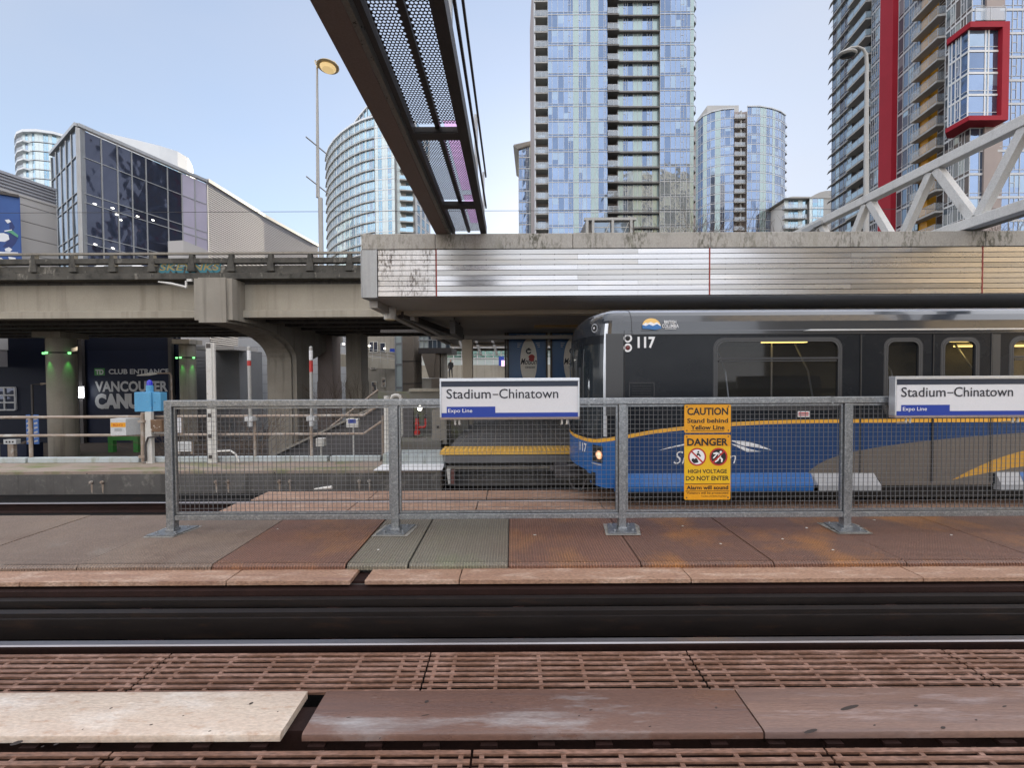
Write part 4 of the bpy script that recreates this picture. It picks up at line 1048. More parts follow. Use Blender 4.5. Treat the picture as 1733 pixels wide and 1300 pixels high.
b.build('province_emblem', [flat('emblem_gold', (.85, .55, .18), .5), flat('emblem_blue', (.03, .16, .42), .5), M['white_ink']], train)

# nose
plan = [(XB, -1.25), (1.66, -1.248), (1.55, -1.225), (1.46, -1.165), (1.39, -1.07), (1.30, -.90), (1.205, -.62), (1.145, -.30), (1.125, 0)]
plan = plan + [(x, -y) for x, y in reversed(plan[:-1])]
acc = [0]
for (xa, ya), (xb2, yb) in zip(plan, plan[1:]): acc.append(acc[-1]+math.hypot(xb2-xa, yb-ya))
def plan_at(s):          # s: arc length; Catmull-Rom through the plan points
    i = 0
    while i < len(plan)-2 and s > acc[i+1]: i += 1
    t = (s-acc[i])/(acc[i+1]-acc[i])
    p = [Vector(plan[max(0, min(len(plan)-1, k))]) for k in (i-1, i, i+1, i+2)]
    return .5*((2*p[1])+(p[2]-p[0])*t+(2*p[0]-5*p[1]+4*p[2]-p[3])*t*t+(3*p[1]-p[0]-3*p[2]+p[3])*t**3)
KZ = [(.3, 1, 0.), (2.3, 1, 0), (2.6, 1, .03), (2.80, 1, .045), (2.86, 1, .06), (3.0, .992, .11), (3.10, .955, .20), (3.16, .90, .30), (3.20, .84, .42), (3.25, .64, .68), (3.285, .32, .93), (3.295, .02, 1.)]
def lv(z):
    for (z0, a0, k0), (z1, a1, k1) in zip(KZ, KZ[1:]):
        if z <= z1: f = max(0, (z-z0)/(z1-z0)); return a0+(a1-a0)*f, k0+(k1-k0)*f
    return KZ[-1][1:]
def nose(s, z, off=0.):
    p = plan_at(s); d = plan_at(min(s+.01, acc[-1]))-plan_at(max(s-.01, 0)); d.normalize()
    n = Vector((-abs(d.y) if True else 0, 0)); n = Vector((-d.y if d.y > 0 else d.y, 0)); 
    nv = Vector((-d.y, d.x));      # left normal of the travel direction
    if nv.x > 0.02 and abs(nv.y) < .9: nv = -nv
    if abs(nv.y) >= .9: nv = Vector((nv.x, -abs(nv.y) if p.y < 0 else abs(nv.y)))
    a, k = lv(z); p = p+nv*off
    return Vector((p.x+k*(XB-p.x), YCN+p.y*a, z))
SL = acc[-1]
def patch(s0, s1, zf0, zf1, off, ns=10, nz=10, mt=None, name=None, parent=None):
    b = MB(); g = []
    for i in range(ns+1):
        s = s0+(s1-s0)*i/ns; z0 = zf0(s) if callable(zf0) else zf0; z1 = zf1(s) if callable(zf1) else zf1
        g.append([nose(s, z0+(z1-z0)*k/nz, off) for k in range(nz+1)])
    for i in range(ns):
        for k in range(nz): b.quad(g[i][k], g[i][k+1], g[i+1][k+1], g[i+1][k])
    return b.build(name, mt, parent or train, smooth=True)
bott = lambda s: .33 if s < .62 else (.33+(s-.62)/.12*.21 if s < .74 else .54)
patch(0, SL, bott, 2.80, 0, 60, 16, M['t_black'], 'nose')
patch(0, SL, 2.80, 3.16, 0, 60, 8, M['t_grey'], 'nose_cowl')
patch(0, SL, 3.16, 3.295, 0, 60, 8, M['t_silver'], 'nose_roof')
# stripe line height on the nose
st = [(0, 1.165), (.15, 1.135), (.33, 1.10), (.5, 1.065), (.75, 1.055), (1.2, 1.055), (SL/2, 1.06), (SL-.3, 1.1), (SL, 1.165)]
def sh(s):
    for (a, v), (c, v2) in zip(st, st[1:]):
        if s <= c: return v+(v2-v)*(s-a)/(c-a)
    return st[-1][1]
patch(.0, SL, bott, lambda s: sh(s)-.028, .004, 50, 4, M['t_blue2'], 'front_livery')
patch(.0, SL, lambda s: sh(s)-.03, lambda s: sh(s)+.03, .006, 50, 1, M['t_stripe'], 'front_stripe')
# windscreens with surrounds
def sfind(px, z):
    lo, hi = 0., SL/2
    best = min((abs((866.5+693*(nose(SL*.5*i/400, z).x)/nose(SL*.5*i/400, z).y)-px), SL*.5*i/400) for i in range(401))
    return best[1]
s_p0, s_p1 = sfind(1027.5, 2), sfind(1021.5, 2)
s_l = sfind(986, 2)
fr = patch(s_p1+.005, s_l, 1.16, 2.78, .004, 14, 10, M['t_shield'], 'windscreen')
patch(s_l+.06, SL-s_l-.06, 1.3, 2.62, .004, 14, 8, M['t_shield'], 'windscreen')
patch(SL-s_l, SL-s_p1-.005, 1.16, 2.78, .004, 14, 8, M['t_shield'], 'windscreen')
patch(s_p0, s_p1, 1.16, 2.98, .012, 3, 14, M['silver'], 'corner_pillar')
patch(SL-s_p1, SL-s_p0, 1.16, 2.98, .012, 3, 14, M['silver'], 'corner_pillar')
patch(s_l, s_l+.03, 1.18, 2.7, .01, 2, 10, M['t_grey'], 'centre_pillar')
patch(s_p1+.0, s_l, 2.66, 2.80, .008, 14, 4, M['t_black'], 'brow')
patch(s_p1+.0, s_l, 1.14, 1.20, .02, 14, 2, M['t_grey'], 'wiper_rail')
patch(s_l-.045, s_l-.03, 1.25, 2.6, .010, 2, 8, M['alu_grey'], 'wiper')
# top lamp
c = nose(sfind(1006, 2.85), 2.93, .012)
b = MB(); n1 = Vector((-.9, -.55, .1)).normalized(); ex_ = Vector((.5, -.85, 0)).normalized(); ez_ = Vector((0, 0, 1))
b.disc(c, .075, ex_, ez_, 18, 0); b.disc(c+n1*.008, .055, ex_, ez_, 18, 1); b.disc(c+n1*.012, .02, ex_, ez_, 10, 2); b.build('top_lamp', [M['silver'], M['black'], M['white_ink']], train)
# headlight
s0, s1 = sfind(1020, .9), sfind(1003.5, .9)
hz0, hz1 = .72, 1.0
hl = patch(s0, s1, hz0, hz1, .009, 4, 3, M['black'], 'headlight')
sm = s0+(s1-s0)*.30; c = nose(sm, .85, .016); tv = (nose(sm+.03, .85)-nose(sm-.03, .85)).normalized()
b = MB(); b.disc(c, .072, -tv, (0, 0, 1), 20, 0); nn = Vector((-tv.y, tv.x, 0)); 
b.build('headlight_lens', flat('headlight_lens', (.9, .5, .28), .2, emit=(1, .48, .2), estr=.15), hl)
b = MB(); b.disc(c+Vector((-.006, -.006, 0)), .05, -tv, (0, 0, 1), 20, 0); b.build('bulb', flat('headlight_bulb', (1, .8, .6), .2, emit=(1, .6, .35), estr=.3), hl)
patch(s0+.01, s1+.02, hz0-.04, hz0-.02, .012, 4, 1, M['silver'], 'lens_trim', hl)
# number on the nose
sm = sfind(985.5, .95); tv = (nose(sm-.1, .9)-nose(sm+.1, .9)).normalized(); o = nose(sm+.085, .84, .012)
b = MB(); b.text('117', (o.x, o.y, o.z), .145, .26, ex=tuple(tv), bold=.02); b.build('front_lettering', M['white_ink'], train)
# roof joint line, antenna
b = MB()
for i in range(len(full)-1):
    (a0, z0), (a1, z1) = full[i], full[i+1]
    if a0 < .1: b.bar((XB+.12, YCN+a0*1.002, z0+.002), (XB+.12, YCN+a1*1.002, z1+.002), .01, .006)
b.build('roof_joint', M['t_rubber'], train)
# underframe, bogies, coupler
b = MB(); b.box(XB+.2, XE, YS+.12, 2*YCN-YS-.12, .12, .375); b.build('underframe', M['t_under'], train)
for xb_ in (3.2, 11.5):
    bg_ = MB(); bg_.box(xb_-1.2, xb_+1.2, 6.98, 7.1, .14, .30); bg_.box(xb_-1.2, xb_+1.2, 8.42, 8.55, .14, .30); bg_.box(xb_-.2, xb_+.2, 6.95, 8.6, .14, .36)
    g = bg_.build('bogie', M['t_under'], train)
    for dx in (-.85, .85):
        for y in (6.99, 8.46):
            MB().tube([(xb_+dx, y, .235), (xb_+dx, y+.1, .235)], .235, 20).build('wheel', M['t_under'], g)
b = MB(); b.tube([(XB+.2, YCN, .34), (.98, YCN, .34)], .07, 10); b.box(.80, 1.05, YCN-.16, YCN+.16, .24, .46); b.tube([(.80, YCN+.05, .36), (.72, YCN+.05, .36)], .05, 8)
b.box(.90, 1.25, YCN-.38, YCN-.22, .30, .36); b.tube([(1.0, YCN-.3, .3), (1.1, YCN-.35, .1), (1.25, YCN-.4, .06), (1.35, YCN-.4, .28)], .018, 6)
b.tube([(1.05, YCN-.1, .45), (1.2, YCN-.25, .5), (1.5, YCN-.4, .42)], .03, 6)
b.build('coupler', M['dark_steel'], train)
b = MB(); b.box(1.32, 1.9, YCN-1.05, YCN+1.05, .34, .54); b.box(1.28, 1.34, YCN-1.0, YCN-.55, .40, .5); b.build('front_apron', M['t_under'], train)
b = MB()
for k in range(2): b.tube([P(961+5*k, 703, 9.0), P(962+5*k, 716, 9.0), P(968+5*k, 726, 9.0), P(972+5*k, 730, 9.0)], .02, 6)
b.build('grab_rail', M['silver'], train)
# ------------------------------------------------------------------ station canopy over the far platform
YC = 8.2
XL = P(613, 450, YC).x; XR = 34.0
zc1 = P(1200, 393.5, YC).z; zc2 = P(1200, 420, YC).z; zc3 = P(1200, 499, YC).z
can = thing('station_canopy', (0, 12, .455), 'long canopy over the far platform with a silver slatted fascia and mossy coping', 'canopy')
# coping stones
js = [612, 737, 969, 1202, 1437, 1665, 1900, 2600]
b0 = None
for i in range(len(js)-1):
    x0, x1 = P(js[i], 410, YC).x, P(js[i+1], 410, YC).x
    MB().box(x0+.004, x1-.004, YC-.03, YC+.5, zc2+.004, zc1+R.uniform(-.006, .004)).build('coping', M['coping'], can, bevel=.008)
MB().box(XL-.01, XL+.5, YC+.505, 18.8, zc2+.004, zc1).build('coping', M['coping'], can)
MB().box(XL+.02, XR, YC+.02, YC+.06, zc3+.01, zc2+.002).build('fascia_backing', M['dark_steel'], can)
pj = [640, 738.5, 1200.5, 1661.5, 2122, 2600]
n = 9; ph = (zc2-zc3)/n
for i in range(len(pj)-1):
    x0, x1 = P(pj[i], 460, YC).x, P(pj[i+1], 460, YC).x
    if i: x0 += .014
    x1 -= .014
    b = MB()
    for k in range(n):
        za = zc3+ph*k; cut = [x0]
        x = x0 + (2.8 if k % 2 else 4.0)
        while x < x1-.3: cut.append(x); x += 5.2
        cut.append(x1)
        for a, c in zip(cut, cut[1:]):
            t = R.uniform(-.003, .003)
            nn = len(b.v); b.box(a, c-.003, YC-.012, YC+.015, za+.004, za+ph-.008, 1 if R.random() < .35 else 0)
            for vi in range(nn, nn+8):
                v = b.v[vi]
                if v[1] < YC: b.v[vi] = (v[0], v[1]+t*(1 if v[2] > za+ph/2 else -1)*1.2, v[2])
    b.m = [mm for mm in b.m]
    p = b.build('fascia_panel', [M['alu_dirty'], M['alu_dirty']] if i == 0 else [M['alu'], M['alu2']], can)
    s = MB(); x = x0+.3
    while x < x1:
        for k in range(1, n): s.box(x-.008, x+.008, YC-.016, YC-.002, zc3+ph*k-.012, zc3+ph*k+.006)
        x += .68
    s.build('screws', M['dark_steel'], p)
for px in pj[1:4]:
    x = P(px, 460, YC).x; MB().box(x-.012, x+.012, YC-.016, YC+.01, zc3+.002, zc2+.002).build('expansion_strip', M['red_strip'], can)
x1 = P(639, 460, YC).x
b = MB(); b.box(XL, x1-.03, YC-.02, YC+.25, zc3-.02, zc2); b.box(x1-.028, x1, YC-.035, YC+.1, zc3-.02, zc2+.001); b.box(XL-.02, XL-.001, YC-.03, YC+.2, zc3-.02, zc2); b.build('corner_trim', M['alu_grey'], can)
MB().box(XL-.001, XL+.02, YC+.26, 18.8, zc3-.015, zc2+.003).build('end_cladding', M['alu_grey'], can)
# underside
zs = zc3-.012
MB().box(XL+.02, XR, YC+.061, 9.9, zs, zs+.03).build('soffit_edge', M['soffit'], can)
zb1, zb0 = PZ(514.5, 9.9), PZ(531.5, 9.9)
xb0 = P(655, 522, 9.9).x
b = MB(); x = xb0; 
for xx in (P(860, 522, 9.9).x, P(1015, 522, 9.9).x, 7.5, XR): b.box(x+.004, xx-.004, 9.9, 10.2, zb0, zb1+.1); x = xx
b.build('long_beam', M['beam_tan'], can)
MB().box(XL+.03, XL+.20, YC+.3, 18.6, zs-.16, zs-.002).build('end_beam', M['soffit'], can)
b = MB(); y = 10.3; z = zs+.02
b.box(XL+.21, XR, 10.201, 18.8, z+.05, z+.08)
while y < 18.6: b.box(XL+.21, XR, y, y+.11, z, z+.05); y += .22
b.build('ribbed_soffit', M['soffit'], can)
b = MB()
for x in (-2.6, 2.8, 8, 13): b.box(x, x+.18, 10.21, 18.7, z-.2, z-.001)
b.box(xb0+.2, XR, 14.2, 14.45, z-.32, z-.201); b.build('cross_beam', M['soffit'], can)
MB().box(XL+.02, XR, YC+.3, 18.8, zc2-.04, zc2+.0).build('roof_deck', M['concrete_dark'], can)
b = MB(); b.bar((XL+.3, 9.9, zs-.1), (-1.7, 14.1, zs-.24), .14, .16); b.build('brace', M['dark_steel'], can)
# columns
for x in (-1.72, 4.2, 10.4):
    MB().box(x, x+.35, 14.2, 14.5, .455, z-.33).build('column', M['beam_tan'], can, bevel=.01)
# lamp tube at the corner
t = thing('soffit_lamp', (P(662, 540, 9.3).x, 9.4, P(662, 541, 9.4).z), 'short white drum lamp hanging at the left corner of the canopy', 'lamp')
c = P(660, 541, 9.4)
MB().lathe((c.x, c.y, c.z), [(.13, 0), (.135, .02), (.135, .25), (.12, zs-c.z)], 18).build('drum', M['white_paint'], t, smooth=True)
MB().lathe((c.x, c.y, c.z-.012), [(.11, 0), (.11, .012)], 18).build('diffuser', M['lamp_gold'], t)
# hanging sign seen edge-on
t = thing('hanging_sign', (P(770, 565, 11.5).x, 11.5, PZ(571, 11.5)), 'dark hanging platform sign seen almost edge on beside the tan column', 'sign')
xa, xb = P(760, 555, 10.9).x, P(781, 555, 10.9).x
b = MB(); b.box(xa+.02, xa+.16, 10.9, 12.7, PZ(564, 10.9), PZ(541, 10.9)); b.build('case', M['dark_steel'], t)
b = MB()
for y in (11.2, 12.3): b.tube([(xa+.1, y, PZ(541, 10.9)), (xa+.1, y, zs+.05)], .02, 6)
b.build('hanger', M['dark_steel'], t)
# lit soffit panel behind the train nose, its warm glow put into the tan colour
MB().box(P(905, 552, 13).x, P(1300, 552, 13).x, 13.0, 13.5, PZ(553, 13), PZ(546, 13)).build('soffit_panel', mat('panel_glow_tan', (.62, .42, .18), .6), label='tan soffit panel above the posters, its warm glow put into the colour', cat='soffit panel')

# advertising panels at the back of the platform
YA = 15.2
M['ad_blue'] = mat('poster_blue', (.03, .10, .26), .35, c2=(.045, .13, .30), ns=.8, fine=.03)
M['ad_oval'] = mat('poster_oval', (.80, .77, .70), .4, c2=(.70, .68, .62), ns=2, fine=.03)
def advert(pxa, pxb, label):
    x0, x1 = P(pxa, 600, YA).x, P(pxb, 600, YA).x; z1 = PZ(561, YA); z0 = .95; wd = x1-x0; xm = (x0+x1)/2
    t = thing('advert_panel', (xm, YA, .455), label, 'poster', 'blue posters at the back of the platform')
    b = MB(); f = .07; b.box(x0, x1, YA, YA+.12, z1-f, z1); b.box(x0, x1, YA, YA+.12, z0, z0+f); b.box(x0, x0+f, YA, YA+.12, z0+f, z1-f); b.box(x1-f, x1, YA, YA+.12, z0+f, z1-f)
    b.box(x0+.1, x0+.2, YA+.02, YA+.1, .455, z0); b.box(x1-.2, x1-.1, YA+.02, YA+.1, .455, z0)
    b.build('frame', M['dark_steel'], t)
    b = MB(); face(b, x0+f, x1-f, z0+f, z1-f, YA+.05); b.build('poster', M['ad_blue'], t)
    yl = YA+.045; zo = PZ(612, YA); 
    b = MB(); b.poly([(xm+.05+.31*math.cos(2*PI*k/36)*wd/1.5, yl, zo+.86*math.sin(2*PI*k/36)) for k in range(36)]); b.build('oval', M['ad_oval'], t)
    zz = lambda py: PZ(py, YA)
    b = MB(); b.text('EVERYONE IN', (xm-.02, yl, zz(573)), .15, .74*wd/1.5, align='C', bold=.0); b.text('OFFICIAL PARTNER', (xm-.02, yl, zz(563.6)), .05, .8*wd/1.5, align='C')
    for sx in (-1, 1):
        for k in range(3): b.bar((xm+.05+sx*.42, yl, zz(581+3*k)), (xm+.05+sx*(.27+.035*k), yl, zz(581+3*k)), .012, .02)
    b.build('white_lettering', M['grey_letters'], t)
    b = MB(); yl2 = YA+.040
    b.text('Molson', (xm+.05, yl2, zz(617)), .23, .60*wd/1.5, align='C', shear=.35, bold=.012); b.text('CANADIAN', (xm+.10, yl2, zz(623.5)), .075, .36*wd/1.5, align='C', bold=.02)
    b.build('ink_lettering', M['ink'], t); b = MB()
    cc = (xm+.05, yl2, zz(594.5)); b.disc(cc, .105, (1, 0, 0), (0, 0, 1), 20, 0, a0=.5, a1=PI*1.9, r0=.055); b.box(cc[0]-.02, cc[0]+.10, yl2-.001, yl2, cc[2]+.03, cc[2]+.06); b.box(cc[0]-.01, cc[0]+.03, yl2-.001, yl2, cc[2]+.061, cc[2]+.13)
    b.build('emblem_print', M['ink'], t)
    b = MB(); b.disc((xm+.16, YA+.036, zz(607.5)), .10, (1, 0, 0), (0, 0, 1), 20, 0); b.disc((xm+.16, YA+.036, zz(605.5)), .12, (1, 0, 0), (0, 0, 1), 20, 0, a0=0, a1=PI); b.build('red_mark', M['red'], t)
advert(858, 927, 'blue poster with a cream oval between the tan column and the train')
advert(931.5, 1001, 'blue poster with a cream oval, mostly hidden behind the train nose')
b = MB(); x0, x1 = P(790, 600, 15.3).x, P(858, 600, 15.3).x
b.box(x0-3.2, 6, 15.25, 15.4, PZ(562, 15.3), PZ(557, 15.3)); b.box(x1-.09, x1-.01, 15.25, 15.35, .455, PZ(562, 15.3)); b.box(x0+.1, x1-.1, 15.27, 15.33, PZ(583, 15.3), PZ(580.5, 15.3))
b.build('screen_frame', M['dark_steel'], label='dark steel frame of the open screen beside the blue posters', cat='frame')

# ------------------------------------------------------------------ overhead walkway duct crossing to the canopy
ZB = zc1+.003
br = thing('service_bridge', (-1.0, 4, ZB), 'narrow overhead service walkway with perforated floor panels crossing above the tracks', 'walkway')
y0, y1 = -1.2, 8.45
xl0, xl1 = P(737, 396, YC).x, P(750.5, 396, YC).x
X = lambda px, py, z: (lambda d: d.x*(z-CAMZ)/d.z)(ray(px, py))
MB().box(xl0, X(577, 1, ZB), y0, y1, ZB, ZB+.30).build('side_beam', M['brown_steel'], br, bevel=.01)
xi = X(577, 1, ZB)
MB().box(xi+.001, xi+.05, y0, y1, ZB+.01, ZB+.30).build('flange', M['pale_flange'], br)
zp = ZB+.14
xa0, xa1 = X(618, 1, zp), X(672, 1, zp); xb0_, xb1_ = X(684, 1, zp), X(731, 1, zp)
b = MB(); b.box(X(598, 1, ZB+.05), xa0, y0, y1, ZB+.05, zp+.04); b.box(xa1, xb0_, y0, y1, zp-.03, zp+.03); b.box(xb1_, X(752, 1, ZB+.03), y0, y1, ZB+.03, ZB+.22)
b.build('floor_bearer', M['dark_steel'], br)
cb = [2.55, 2.95*693/(636-228)-.03, 7.05]
for y in cb: MB().box(xa0-.0, xb1_+.0, y-.07, y+.07, zp-.09, zp-.012).box(xa0+.03, xb1_-.03, y-.075, y+.075, zp-.075, zp-.03).build('cross_member', M['dark_steel'], br)
def perforated(x0, x1, ya, yb, nx):
    b = MB(); px_ = (x1-x0)/nx; py_ = px_*.86; r = px_*.385; ny = int((yb-ya)/py_); K = 10
    for j in range(ny):
        ox = 0 if j % 2 == 0 else px_/2
        yA, yB = ya+j*py_, ya+(j+1)*py_; cy = (yA+yB)/2
        cells = [(x0+ox+i*px_, x0+ox+(i+1)*px_) for i in range(nx if j % 2 == 0 else nx-1)]
        if j % 2: b.quad((x0, yA, zp), (x0, yB, zp), (x0+ox, yB, zp), (x0+ox, yA, zp)); b.quad((x1-ox, yA, zp), (x1-ox, yB, zp), (x1, yB, zp), (x1, yA, zp))
        for xa, xb in cells:
            cx = (xa+xb)/2; inn = []; out = []
            for k in range(K):
                t = 2*PI*(k+.5)/K; c, s = math.cos(t), math.sin(t); f = min((px_/2)/abs(c) if abs(c) > 1e-6 else 9, (py_/2)/abs(s) if abs(s) > 1e-6 else 9)
                inn.append((cx+r*c, cy+r*s, zp)); out.append((cx+f*c, cy+f*s, zp))
            for k in range(K):
                k2 = (k+1) % K
                b.quad(inn[k], inn[k2], out[k2], out[k])
            for sx, sy in ((1, 1), (-1, 1), (-1, -1), (1, -1)):
                co = (cx+sx*px_/2, cy+sy*py_/2, zp)
                nb = sorted(out, key=lambda q: (q[0]-co[0])**2+(q[1]-co[1])**2)[:2]; b.poly((nb[0], co, nb[1]))
    o = b.build('perforated_panel', M['dark_steel'], br)
    sd_ = o.modifiers.new('thick', 'SOLIDIFY'); sd_.thickness = .003; sd_.offset = 1
spans = [(y0+.1, cb[0]-.08), (cb[0]+.08, cb[1]-.08), (cb[1]+.08, cb[2]-.08), (cb[2]+.08, y1)]
for k, (ya, yb) in enumerate(spans):
    if k == 0: ya = 1.9
    perforated(xa0+.004, xa1-.004, ya, yb, 7); perforated(xb0_+.004, xb1_-.004, ya, yb, 6)
    if k >= 2: MB().box(xb0_+.01, xb1_-.01, ya+.02, yb-.02, zp+.16, zp+.17).build('lilac_sheet', M['lilac'], br)
xr = X(757, 90, ZB+.1)
b = MB()
for py in (91, 325): 
    d = ray(760, py); yy = d.y*(ZB+.08-CAMZ)/d.z; b.box(xr, xr+.05, yy-.03, yy+.03, ZB+.06, ZB+1.28)
b.build('handrail_post', M['alu_grey'], br)
b = MB()
for zz_ in (ZB+.62, ZB+1.25): b.bar((xr+.06, y0, zz_), (xr+.06, y1, zz_), .03, .05)
b.build('handrail', M['dark_steel'], br)
b = MB(); b.bar((xr+.02, 8.3, ZB), (xr+.02, 8.3, ZB+1.26), .04, .04); b.build('end_post', M['alu_grey'], br)

# ------------------------------------------------------------------ white truss footbridge on the right
XT = 9.1
zt1, zt0 = 6.70, zc1+.05
tr_ = thing('truss_bridge', (XT, 10, zc1), 'white steel truss footbridge crossing above the train at the right', 'bridge')
ya, yb = 5.2, 15.5
MB().box(XT-.11, XT+.11, ya, yb, zt1-.20, zt1).build('top_chord', M['truss'], tr_, bevel=.012)
MB().box(XT-.11, XT+.11, ya, yb, zt0-.02, zt0+.18).build('bottom_chord', M['truss'], tr_, bevel=.012)
pk = [5.62, 7.25, 8.88, 10.51, 12.14, 13.77]
for y in pk:
    for sgn in (-1, 1):
        MB().bar((XT, y+sgn*.06, zt1-.201), (XT, y+sgn*.76, zt0+.181), .15, .15, up=(1, 0, 0)).build('diagonal', M['truss'], tr_, bevel=.008)
MB().box(XT+.112, XT+.45, ya, yb, zt0+.03, zt0+.12).build('deck', M['concrete'], tr_)
b = MB(); b.bar((XT-.12, 13.2, zt1-.30), (XT-.12, 12.2, zt1-.18), .12, .14); b.box(XT-.16, XT-.112, 11.9, 12.7, zt1-.22, zt1-.1); b.build('cable_joint', M['cabinet_side'], tr_)

# ------------------------------------------------------------------ road viaduct
YV, YV2 = 18.5, 28.2
via = thing('viaduct', (-12.5, 23, -3), 'stained concrete road viaduct with a parapet and an arched pier, crossing behind the tracks', 'viaduct')
zv = lambda py, px=300: P(px, py, YV).z
XA, XZ = -48, 34
ztop, zlo = zv(428), zv(536)
z_soff_deck = zv(478); z_fas1 = zv(463); z_fas0 = zv(473)
MB().box(XA, XZ, YV+.5, YV2, z_soff_deck, z_soff_deck+.22).build('deck', M['concrete_dark'], via)
MB().box(XA, XZ, YV+.46, YV2, z_soff_deck+.222, z_soff_deck+.28).build('road_surface', M['asphalt'], via)
# girders
xc0, xc1 = P(325, 510, 18).x, P(390, 510, 18).x
def girder(x0, x1, y, shaded=False):
    pr = [(y, zlo), (y, zlo+.30), (y+.14, zlo+.36), (y+.14, z_soff_deck-.001), (y+.50, z_soff_deck-.001), (y+.50, zlo+.36), (y+.62, zlo+.30), (y+.62, zlo)]
    return MB().prism([(x0, a, c) for a, c in pr], (x1-x0, 0, 0)).build('girder', M['concrete_dark'] if shaded else M['concrete_pale'], via)  # inner girders get darker concrete: shade below the deck put into the colour
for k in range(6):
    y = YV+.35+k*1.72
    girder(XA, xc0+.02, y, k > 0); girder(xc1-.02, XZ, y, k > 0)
# edge fascia, parapet base
MB().box(XA, XZ, YV-.1, YV+.45, z_fas0, z_fas1).build('edge_beam', M['concrete_stain'], via)
MB().box(XA, XZ, YV+.02, YV+.30, z_fas1+.001, zv(450)).build('parapet_base', M['concrete_stain'], via)
zr0, zr1_ = zv(446), zv(437.5)
MB().box(XA, XZ, YV-.06, YV+.22, zr0, zr1_).build('parapet_beam', M['concrete_stain'], via)
zh1, zh0 = zv(427), zv(430.5)
MB().box(XA, XZ, YV-.02, YV+.12, zh0, zh1).build('parapet_rail', M['concrete'], via)
x = P(57.5, 440, YV).x - 66.3*YV/FPX*10; step = 66.3*YV/FPX; i = 0
while x < 0:
    MB().prism([(x-.16, YV-.10, z_fas1+.08), (x-.08, YV-.08, zr1_), (x-.05, YV-.06, zh0), (x+.09, YV-.06, zh0), (x+.12, YV-.08, zr1_), (x+.20, YV-.10, z_fas1+.08)], (0, .18, 0)).build('parapet_post', M['concrete_stain'], via)
    x += step
# graffiti on the parapet base
M['p_teal'] = flat('paint_teal', (.035, .17, .22), .7); M['p_gold'] = flat('paint_gold', (.30, .23, .08), .7)
b = MB(); g0 = P(268, 459.5, YV); wd = P(375, 455, YV).x-g0.x
b.text('SKEYNKS', (g0.x, YV+.012, g0.z-.02), .40, wd, 0, bold=.075, shear=.2); b.text('SKEYNKS', (g0.x+.05, YV+.006, g0.z+.05), .29, wd*.95, 1, bold=.01, shear=.2)
b.build('graffiti', [M['p_teal'], M['p_gold']], via)
# pier with a curved bracket
ztop_p = zv(474); cap = [(18.05, ztop_p)]
yc0, yc1 = 23.3, 25.3
zc_ = P(330, 546, 18.05).z
pts = [(18.05, ztop_p), (18.05, zc_), (18.9, zc_-.0)]
for k in range(1, 11):
    a = PI/2*k/10; pts.append((18.9+(yc0-18.9)*math.sin(a), zc_-1.55*(1-math.cos(a))))
pts += [(yc0, -3), (yc1, -3)]
for k in range(10, 0, -1):
    a = PI/2*k/10; pts.append((29.6-(29.6-yc1)*math.sin(a), zc_-1.55*(1-math.cos(a))))
pts += [(29.6, zc_), (30.0, zc_), (30.0, ztop_p)]
b = MB(); b.prism([(xc0+.24, y, z) for y, z in pts], (xc1-xc0-.48, 0, 0)); b.build('pier', M['concrete'], via)
def rib(x0, x1):
    q = [(y if y < yc0 else y, z) for y, z in pts]
    inner = []
    b = MB(); b.prism([(x0, y-.0, z) for y, z in [(18.12, ztop_p-.02), (18.12, zc_+.12)] + [(18.95+(yc0+.12-18.95)*math.sin(PI/2*k/10), zc_+.12-1.55*(1-math.cos(PI/2*k/10))) for k in range(11)] + [(yc0+.12, -3), (yc1-.12, -3), (yc1-.12, zc_-1.4), (29.9, zc_+.12), (29.9, ztop_p-.02)]], (x1-x0, 0, 0))
    return b.build('pier_rib', M['concrete'], via)
rib(xc0, xc0+.239); rib(xc1-.239, xc1)
# further rectangular piers
for (pa, pb, Y, mt) in ((538, 563, 27.2, 'brown_steel'), (586, 611, 26.2, 'concrete')):
    x0, x1 = P(pa, 640, Y).x, P(pb, 640, Y).x
    MB().box(x0, x1, Y, Y+1.3, -3, zlo+.02).box(x0-.04, x1+.04, Y-.04, Y+1.34, -3, P(pa, 646, Y).z).build('column', M[mt], via)
# little lamp bracket under the parapet
t = thing('road_lamp', (P(300, 480, 18.3).x, 18.3, zv(486)), 'pale street lamp arm reaching left under the viaduct parapet', 'street lamp')
Y = 18.35
MB().tube([P(316, 487, Y), P(312, 485, Y), P(290, 480, Y), P(268, 477, Y)], [.05, .05, .06, .03], 6).build('arm', M['white_paint'], t)
MB().box(P(316, 480, Y).x, P(324, 480, Y).x, Y, Y+.1, P(316, 476, Y).z, P(316, 472, Y).z).box(P(313, 480, Y).x, P(315.5, 480, Y).x, Y, Y+.06, P(313, 487, Y).z, P(313, 475, Y).z).build('bracket', M['white_paint'], t)
c = P(222, 436, 19.6)
t = thing('car', (c.x, 22, z_soff_deck+.28), 'white roof of a car passing behind the viaduct parapet', 'car')

